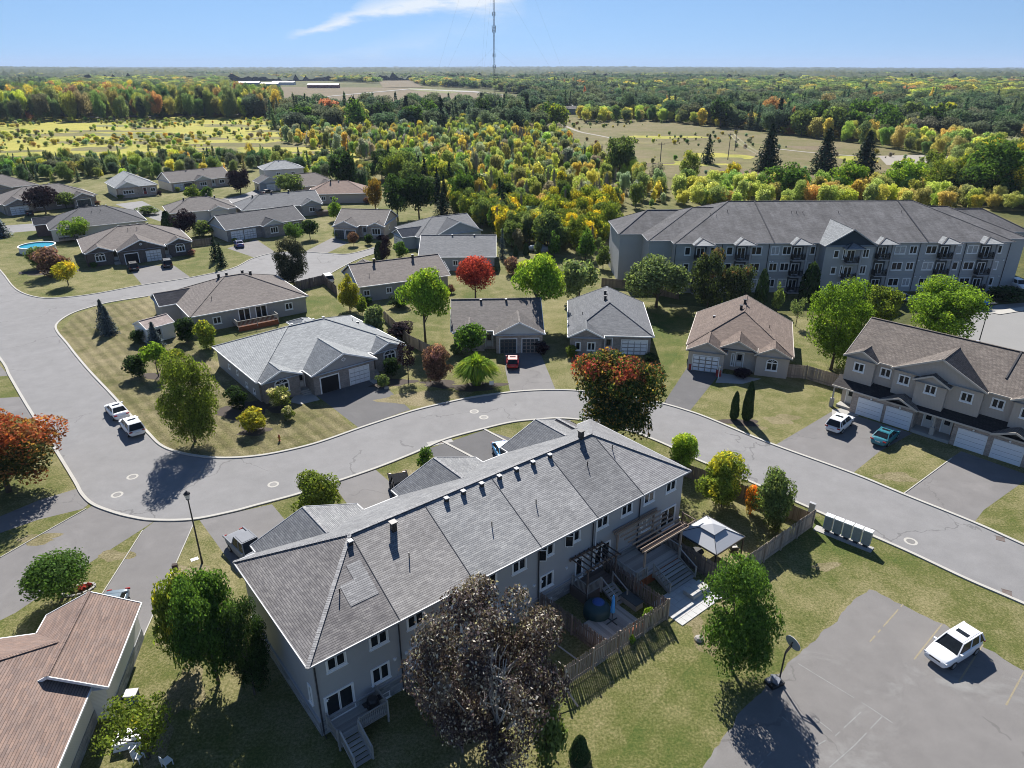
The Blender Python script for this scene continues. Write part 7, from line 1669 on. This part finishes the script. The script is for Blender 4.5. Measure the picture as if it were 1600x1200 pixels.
# bins, tools and white objects beside the red-brown house
DOW = plain('wheelie_blue', (.02, .07, .16), .5)
r = thing('recycling_bin', 'blue recycling bin against the wall of the red brown roofed house', 'bin', H22.at(17.8, -1.6), 1.7); mb = MB(); mb.box(-.3, -.35, .08, .3, .35, .95); mb.build('tub', DOW, r); mb = MB(); mb.box(-.33, -.38, .95, .33, .4, 1.03); mb.build('lid', plain('bin_lid', (.5, .5, .5), .5), r)
mb = MB(); mb.box(-.6, -.9, 0, .6, .9, .55); tag(mb.build('covered_crate', WHITE, loc=H22.at(14.8, -2.2), rot=(0, R(4), 1.9)), 'white sheet covered box on the grass beside the red brown roofed house', 'box')
r = thing('barbecue', 'dark round barbecue in the shaded nook of the red brown roofed house', 'barbecue', H22.at(10.5, -.9), 0); mb = MB(); mb.lathe([(.30, .55), (.40, .75), (.40, .80), (.3, .98), (.04, 1.06)], 14); mb.build('kettle', BLKPL, r); mb = MB()
for a_ in (0, 120, 240): mb = MB(); mb.tube([(.2 * math.cos(R(a_)), .2 * math.sin(R(a_)), .6), (.34 * math.cos(R(a_)), .34 * math.sin(R(a_)), 0)], .02, 5); mb.build('leg', BLKPL, r)
for i, (u, v, lab) in enumerate(((212, 1172, 'white garden chair under the thin yellow green tree, left one'), (218, 1188, 'white garden chair under the thin yellow green tree, lower one'), (262, 1196, 'white garden chair at the bottom edge right of the thin tree'))):
    r = thing('garden_chair', lab, 'chair', G(u, v), i * 1.3); mb = MB(); mb.box(-.25, -.25, .38, .25, .25, .43); mb.build('seat', WHITE, r); mb = MB(); mb.box(-.25, .22, .43, .25, .27, .9); mb.build('backrest', WHITE, r)
    for lx in (-.22, .22):
        for ly in (-.22, .22): mb = MB(); mb.box(lx - .02, ly - .02, 0, lx + .02, ly + .02, .38); mb.build('leg', WHITE, r)
mb = MB(); mb.box(-.3, -.2, 0, .3, .2, .02); tag(mb.build('utility_cover', WHITE, loc=G(304, 874) + Vector((0, 0, .01)), rot=(0, 0, .6)), 'pale square utility lid in the grass beside the lamp post', 'utility cover')
r = thing('bird_house', 'dark brown bird house on a short post near the lamp', 'bird house', G(278, 905), .3); mb = MB(); mb.box(-.2, -.15, .9, .2, .15, 1.5); mb.build('box', plain('dark_brown', (.04, .025, .02), .8), r); mb = MB(); mb.box(-.04, -.04, 0, .04, .04, .9); mb.build('post', DKW, r)
r = thing('flower_bed', 'oval stone edged bed with red and white flowers by the clipped round tree', 'flower bed', G(124, 922), .5)
for i in range(16):
    a_ = 2 * math.pi * i / 16; mb = MB(); mb.box(-.16, -.08, 0, .16, .08, .12); link('edging_stone', mb.mesh('edging_stone', PAVC), r, (1.1 * math.cos(a_), .6 * math.sin(a_), 0), a_ + 1.57)
cm_, _t = proto('shrub', 'lo', 0)
for (x, y, s_, m_) in ((.2, 0, .9, 'red'), (-.5, 0, .7, 'cream'), (.7, .1, .5, 'red')): o = link('flowers', cm_, r, (x, y, 0), x, (s_, s_, .4)); o.material_slots[0].link = 'OBJECT'; o.material_slots[0].material = LM[m_]
r = thing('lamp_post', 'slender white post lamp by the door of the brown bungalow', 'post lamp', G(1122, 592)); mb = MB(); mb.tube([(0, 0, 0), (0, 0, 1.6)], .05, 8); mb.build('post', WHITE, r); mb = MB(); mb.box(-.14, -.14, 1.6, .14, .14, 1.95); mb.build('lantern', plain('lantern_glass', (.4, .4, .4)), r)
for (u, v, lab) in ((1078, 577, 'red bin at the left of the brown bungalow garage'), (1122, 588, 'red bin at the right of the brown bungalow garage')):
    r = thing('red_bin', lab, 'bin', G(u, v), .2); mb = MB(); mb.box(-.25, -.25, 0, .25, .25, .8); mb.build('tub', plain('bin_red', (.3, .03, .03), .5), r); mb = MB(); mb.box(-.28, -.28, .8, .28, .28, .86); mb.build('lid', plain('bin_red', (.3, .03, .03)), r)
# flower boulders and rocks under the pale duplex shrubs
for i, (u, v, lab) in enumerate(((262, 590, 'pale boulder by the small lime tree'), (604, 607, 'pale boulder by the clipped bush at the driveway corner'), (268, 418, 'pale rock on the lawn by the two dark spruces'), (1092, 1000, 'dark round stone on the lawn near the round green tree'))):
    mb = MB(); mb.lathe([(.32, 0), (.36, .12), (.25, .28), (.05, .34)], 7); tag(mb.build('boulder', plain('boulder_grey', (.30, .28, .26), .9, var=.3), loc=G(u, v), rot=(0, 0, i)), lab, 'boulder')
# trampoline / boats behind the small lawn cedars
for i, (u, v, a_, lab) in enumerate(((838, 392, 25, 'white covered boat on the far lawn, left of the two'), (848, 396, 40, 'grey covered boat on the far lawn, right of the two'))):
    mb = MB(); mb.lathe([(.01, .0), (.8, .35), (1.0, .9), (.7, 1.3), (.05, 1.5)], 12); tag(mb.build('covered_boat', plain('boat_cover_%s' % ('white', 'grey')[i], ((.5, .52, .52), (.3, .31, .32))[i], .7), loc=G(u, v), rot=(0, 0, R(a_)), scale=(2.4, .9, 1), smooth=True), lab, 'boat')
# ------------------------------------------------------------------ radio mast
ms = G(773, 196); r = thing('radio_mast', 'tall guyed lattice radio mast rising above the wood', 'radio mast', ms, 0); MG = plain('mast_steel', (.06, .065, .07), .6)
hh = 150; wd_ = .55; C3 = [(wd_ * math.cos(2.094 * i), wd_ * math.sin(2.094 * i)) for i in range(3)]
for i in range(3): mb = MB(); mb.tube([(C3[i][0], C3[i][1], 0), (C3[i][0], C3[i][1], hh)], .13, 5); mb.build('mast_leg', MG, r)
mb = MB(); z = 0; k_ = 0
while z < hh - 2:
    for i in range(3): a, b_ = C3[i], C3[(i + 1) % 3]; mb.bar((*a, z), (*b_, z + 1.6), .07, .07)
    z += 1.6; k_ += 1
tag(mb.build('lattice_bracing', MG, r), kind='stuff')
for (z, rr_) in ((38, 1.0), (62, 1.3), (70, 1.1), (80, 1.5), (96, 1.1), (104, 1.0), (60, 1.2), (45, .9)):
    mb = MB(); mb.box(-rr_, -.2, z - 1.1, -rr_ + .4, .2, z + 1.1); mb.box(rr_ - .4, -.2, z - 1.1, rr_, .2, z + 1.1); mb.bar((-rr_, 0, z), (rr_, 0, z), .1, .1); mb.build('antenna', MG, r)
for i in range(3):
    for z in (50, 95, 140): mb = MB(); a_ = 2.094 * i + .4; mb.bar((0, 0, z), (70 * math.cos(a_), 70 * math.sin(a_), 0), .03, .03); mb.build('guy_wire', MG, r)
# ------------------------------------------------------------------ farm, far houses and poles
def barn(u, v, L, W, h, ang, roofm, wallm, label, name='barn', cat='barn', k=.3):
    p = G(u, v); hb = House(name, label, cat, p, p + Vector((1, 0, 0)), W, h, k, hip=(0, 0), wall=wallm, front=wallm, roof=roofm, L=L, ang=ang, oh=.3, group=None); hb.win('front', L * .3, 1, 1.4, 1.2, 2); hb.win('front', L * .7, 1, 1.4, 1.2, 2); hb.done(); return hb
MET = plain('white_barn_roof', (.62, .62, .62), .5); RDW = plain('red_barn_wall', (.20, .06, .05), .8); WHW = plain('white_barn_wall', (.5, .5, .48), .7); BLW = plain('blue_barn_wall', (.12, .18, .26), .7)
barn(371, 126, 46, 22, 7, 5, MET, BLW, 'far white roofed barn, upper left of the farm'); barn(372, 135, 44, 20, 7, 5, MET, BLW, 'far white roofed barn, lower left of the farm'); barn(407, 136, 36, 20, 6, 3, MET, BLW, 'far barn with white roof in the middle of the farm'); barn(425, 133, 50, 16, 6, 0, MET, WHW, 'long low white barn behind the middle of the farm'); barn(480, 138, 60, 16, 6, 0, MET, RDW, 'long white roofed red barn at the right of the farm')
barn(873, 179, 18, 14, 4.5, 10, SH_TAUPE2, SD_BLUE, 'far blue grey house at the end of the dirt track', 'far_house', 'house'); barn(893, 175, 14, 12, 5, 30, MET, SD_WHITE, 'far white roofed house by the dirt track', 'far_house', 'house')
for i, (u, v, L, m1, m2, lab) in enumerate(((1322, 184, 22, SH_BLUE, WHW, 'far white house among trees, left of the two bungalows'), (1345, 181, 20, MET, WHW, 'far house with a white roof among trees'), (1365, 184, 26, SH_TAUPE2, SD_CREAM, 'far long bungalow among trees right of the white roof'), (1492, 201, 22, SH_TAUPE2, SD_CREAM, 'far grey roofed house at the edge of the green field'), (1550, 190, 24, SH_BLUE, WHW, 'far house high among the trees near the right edge'), (1578, 200, 20, SH_TAUPE2, SD_CREAM, 'far house at the right edge above the field'), (1540, 134, 26, MET, WHW, 'tiny white house on the distant right hillside'), (1063, 127, 20, MET, WHW, 'tiny white building in the distant woods'))):
    barn(u, v, L, 12, 5, (i * 23) % 40 - 20, m1, m2, lab, 'far_house', 'house', .45)
def pole(u, vb, vt, label):
    p = G(u, vb); h = HT(p, vt); r = thing('utility_pole', label, 'utility pole', p, 0, 'utility poles on the dry field'); mb = MB(); mb.tube([(0, 0, 0), (0, 0, h)], [.2, .13], 7); mb.build('pole', plain('pole_wood', (.14, .12, .11), .9), r); mb = MB(); mb.bar((-1.3, .1, h - .8), (1.3, .1, h - .8), .14, .14); mb.build('crossarm', _M['pole_wood'], r)
    for x in (-1.1, 0, 1.1): mb = MB(); mb.tube([(x, .1, h - .74), (x, .1, h - .5)], .06, 6); mb.build('insulator', BLKPL, r)
    return p, h
PP = [pole(1137, 250, 207, 'utility pole left of the pair near the tall left spruce'), pole(1148, 236, 199, 'utility pole on the dry field, farther of the close pair'), pole(1030, 272, 222, 'utility pole at the left edge of the dry field'), pole(1186, 268, 240, 'short utility pole before the tall left spruce')]
for i, (a, b_) in enumerate(((0, 2), (0, 3), (1, 0))):
    (pa, ha), (pb, hb) = PP[a], PP[b_]; mb = MB()
    for x in (-1.1, 1.1): q0 = pa + Vector((x, 0, ha - .5)); q1 = pb + Vector((x, 0, hb - .5)); m_ = q0.lerp(q1, .5) - Vector((0, 0, .8)); mb.tube([q0, q0.lerp(m_, .5) - Vector((0, 0, .1)), m_, q1.lerp(m_, .5) - Vector((0, 0, .1)), q1], .03, 3)
    tag(mb.build('power_lines', BLKPL), ('power lines from the pole left of the pair to the field edge pole', 'power lines from the pole left of the pair to the short pole', 'power lines between the two close poles')[i], 'power line')
# ------------------------------------------------------------------ air: thin haze over everything
hz = bpy.data.materials.new('haze_air'); hz.use_nodes = True; t = hz.node_tree; t.nodes.clear(); pv_ = t.nodes.new('ShaderNodeVolumePrincipled'); pv_.inputs['Color'].default_value = (.62, .76, 1, 1); pv_.inputs['Density'].default_value = HAZE; pv_.inputs['Anisotropy'].default_value = 0.0
t.links.new(pv_.outputs[0], t.nodes.new('ShaderNodeOutputMaterial').inputs['Volume'])
mb = MB(); mb.box(-21000, -1000, -1, 21000, 21000, 170); tag(mb.build('haze', hz), 'thin blue haze lying over the whole landscape', None, None, 'stuff')
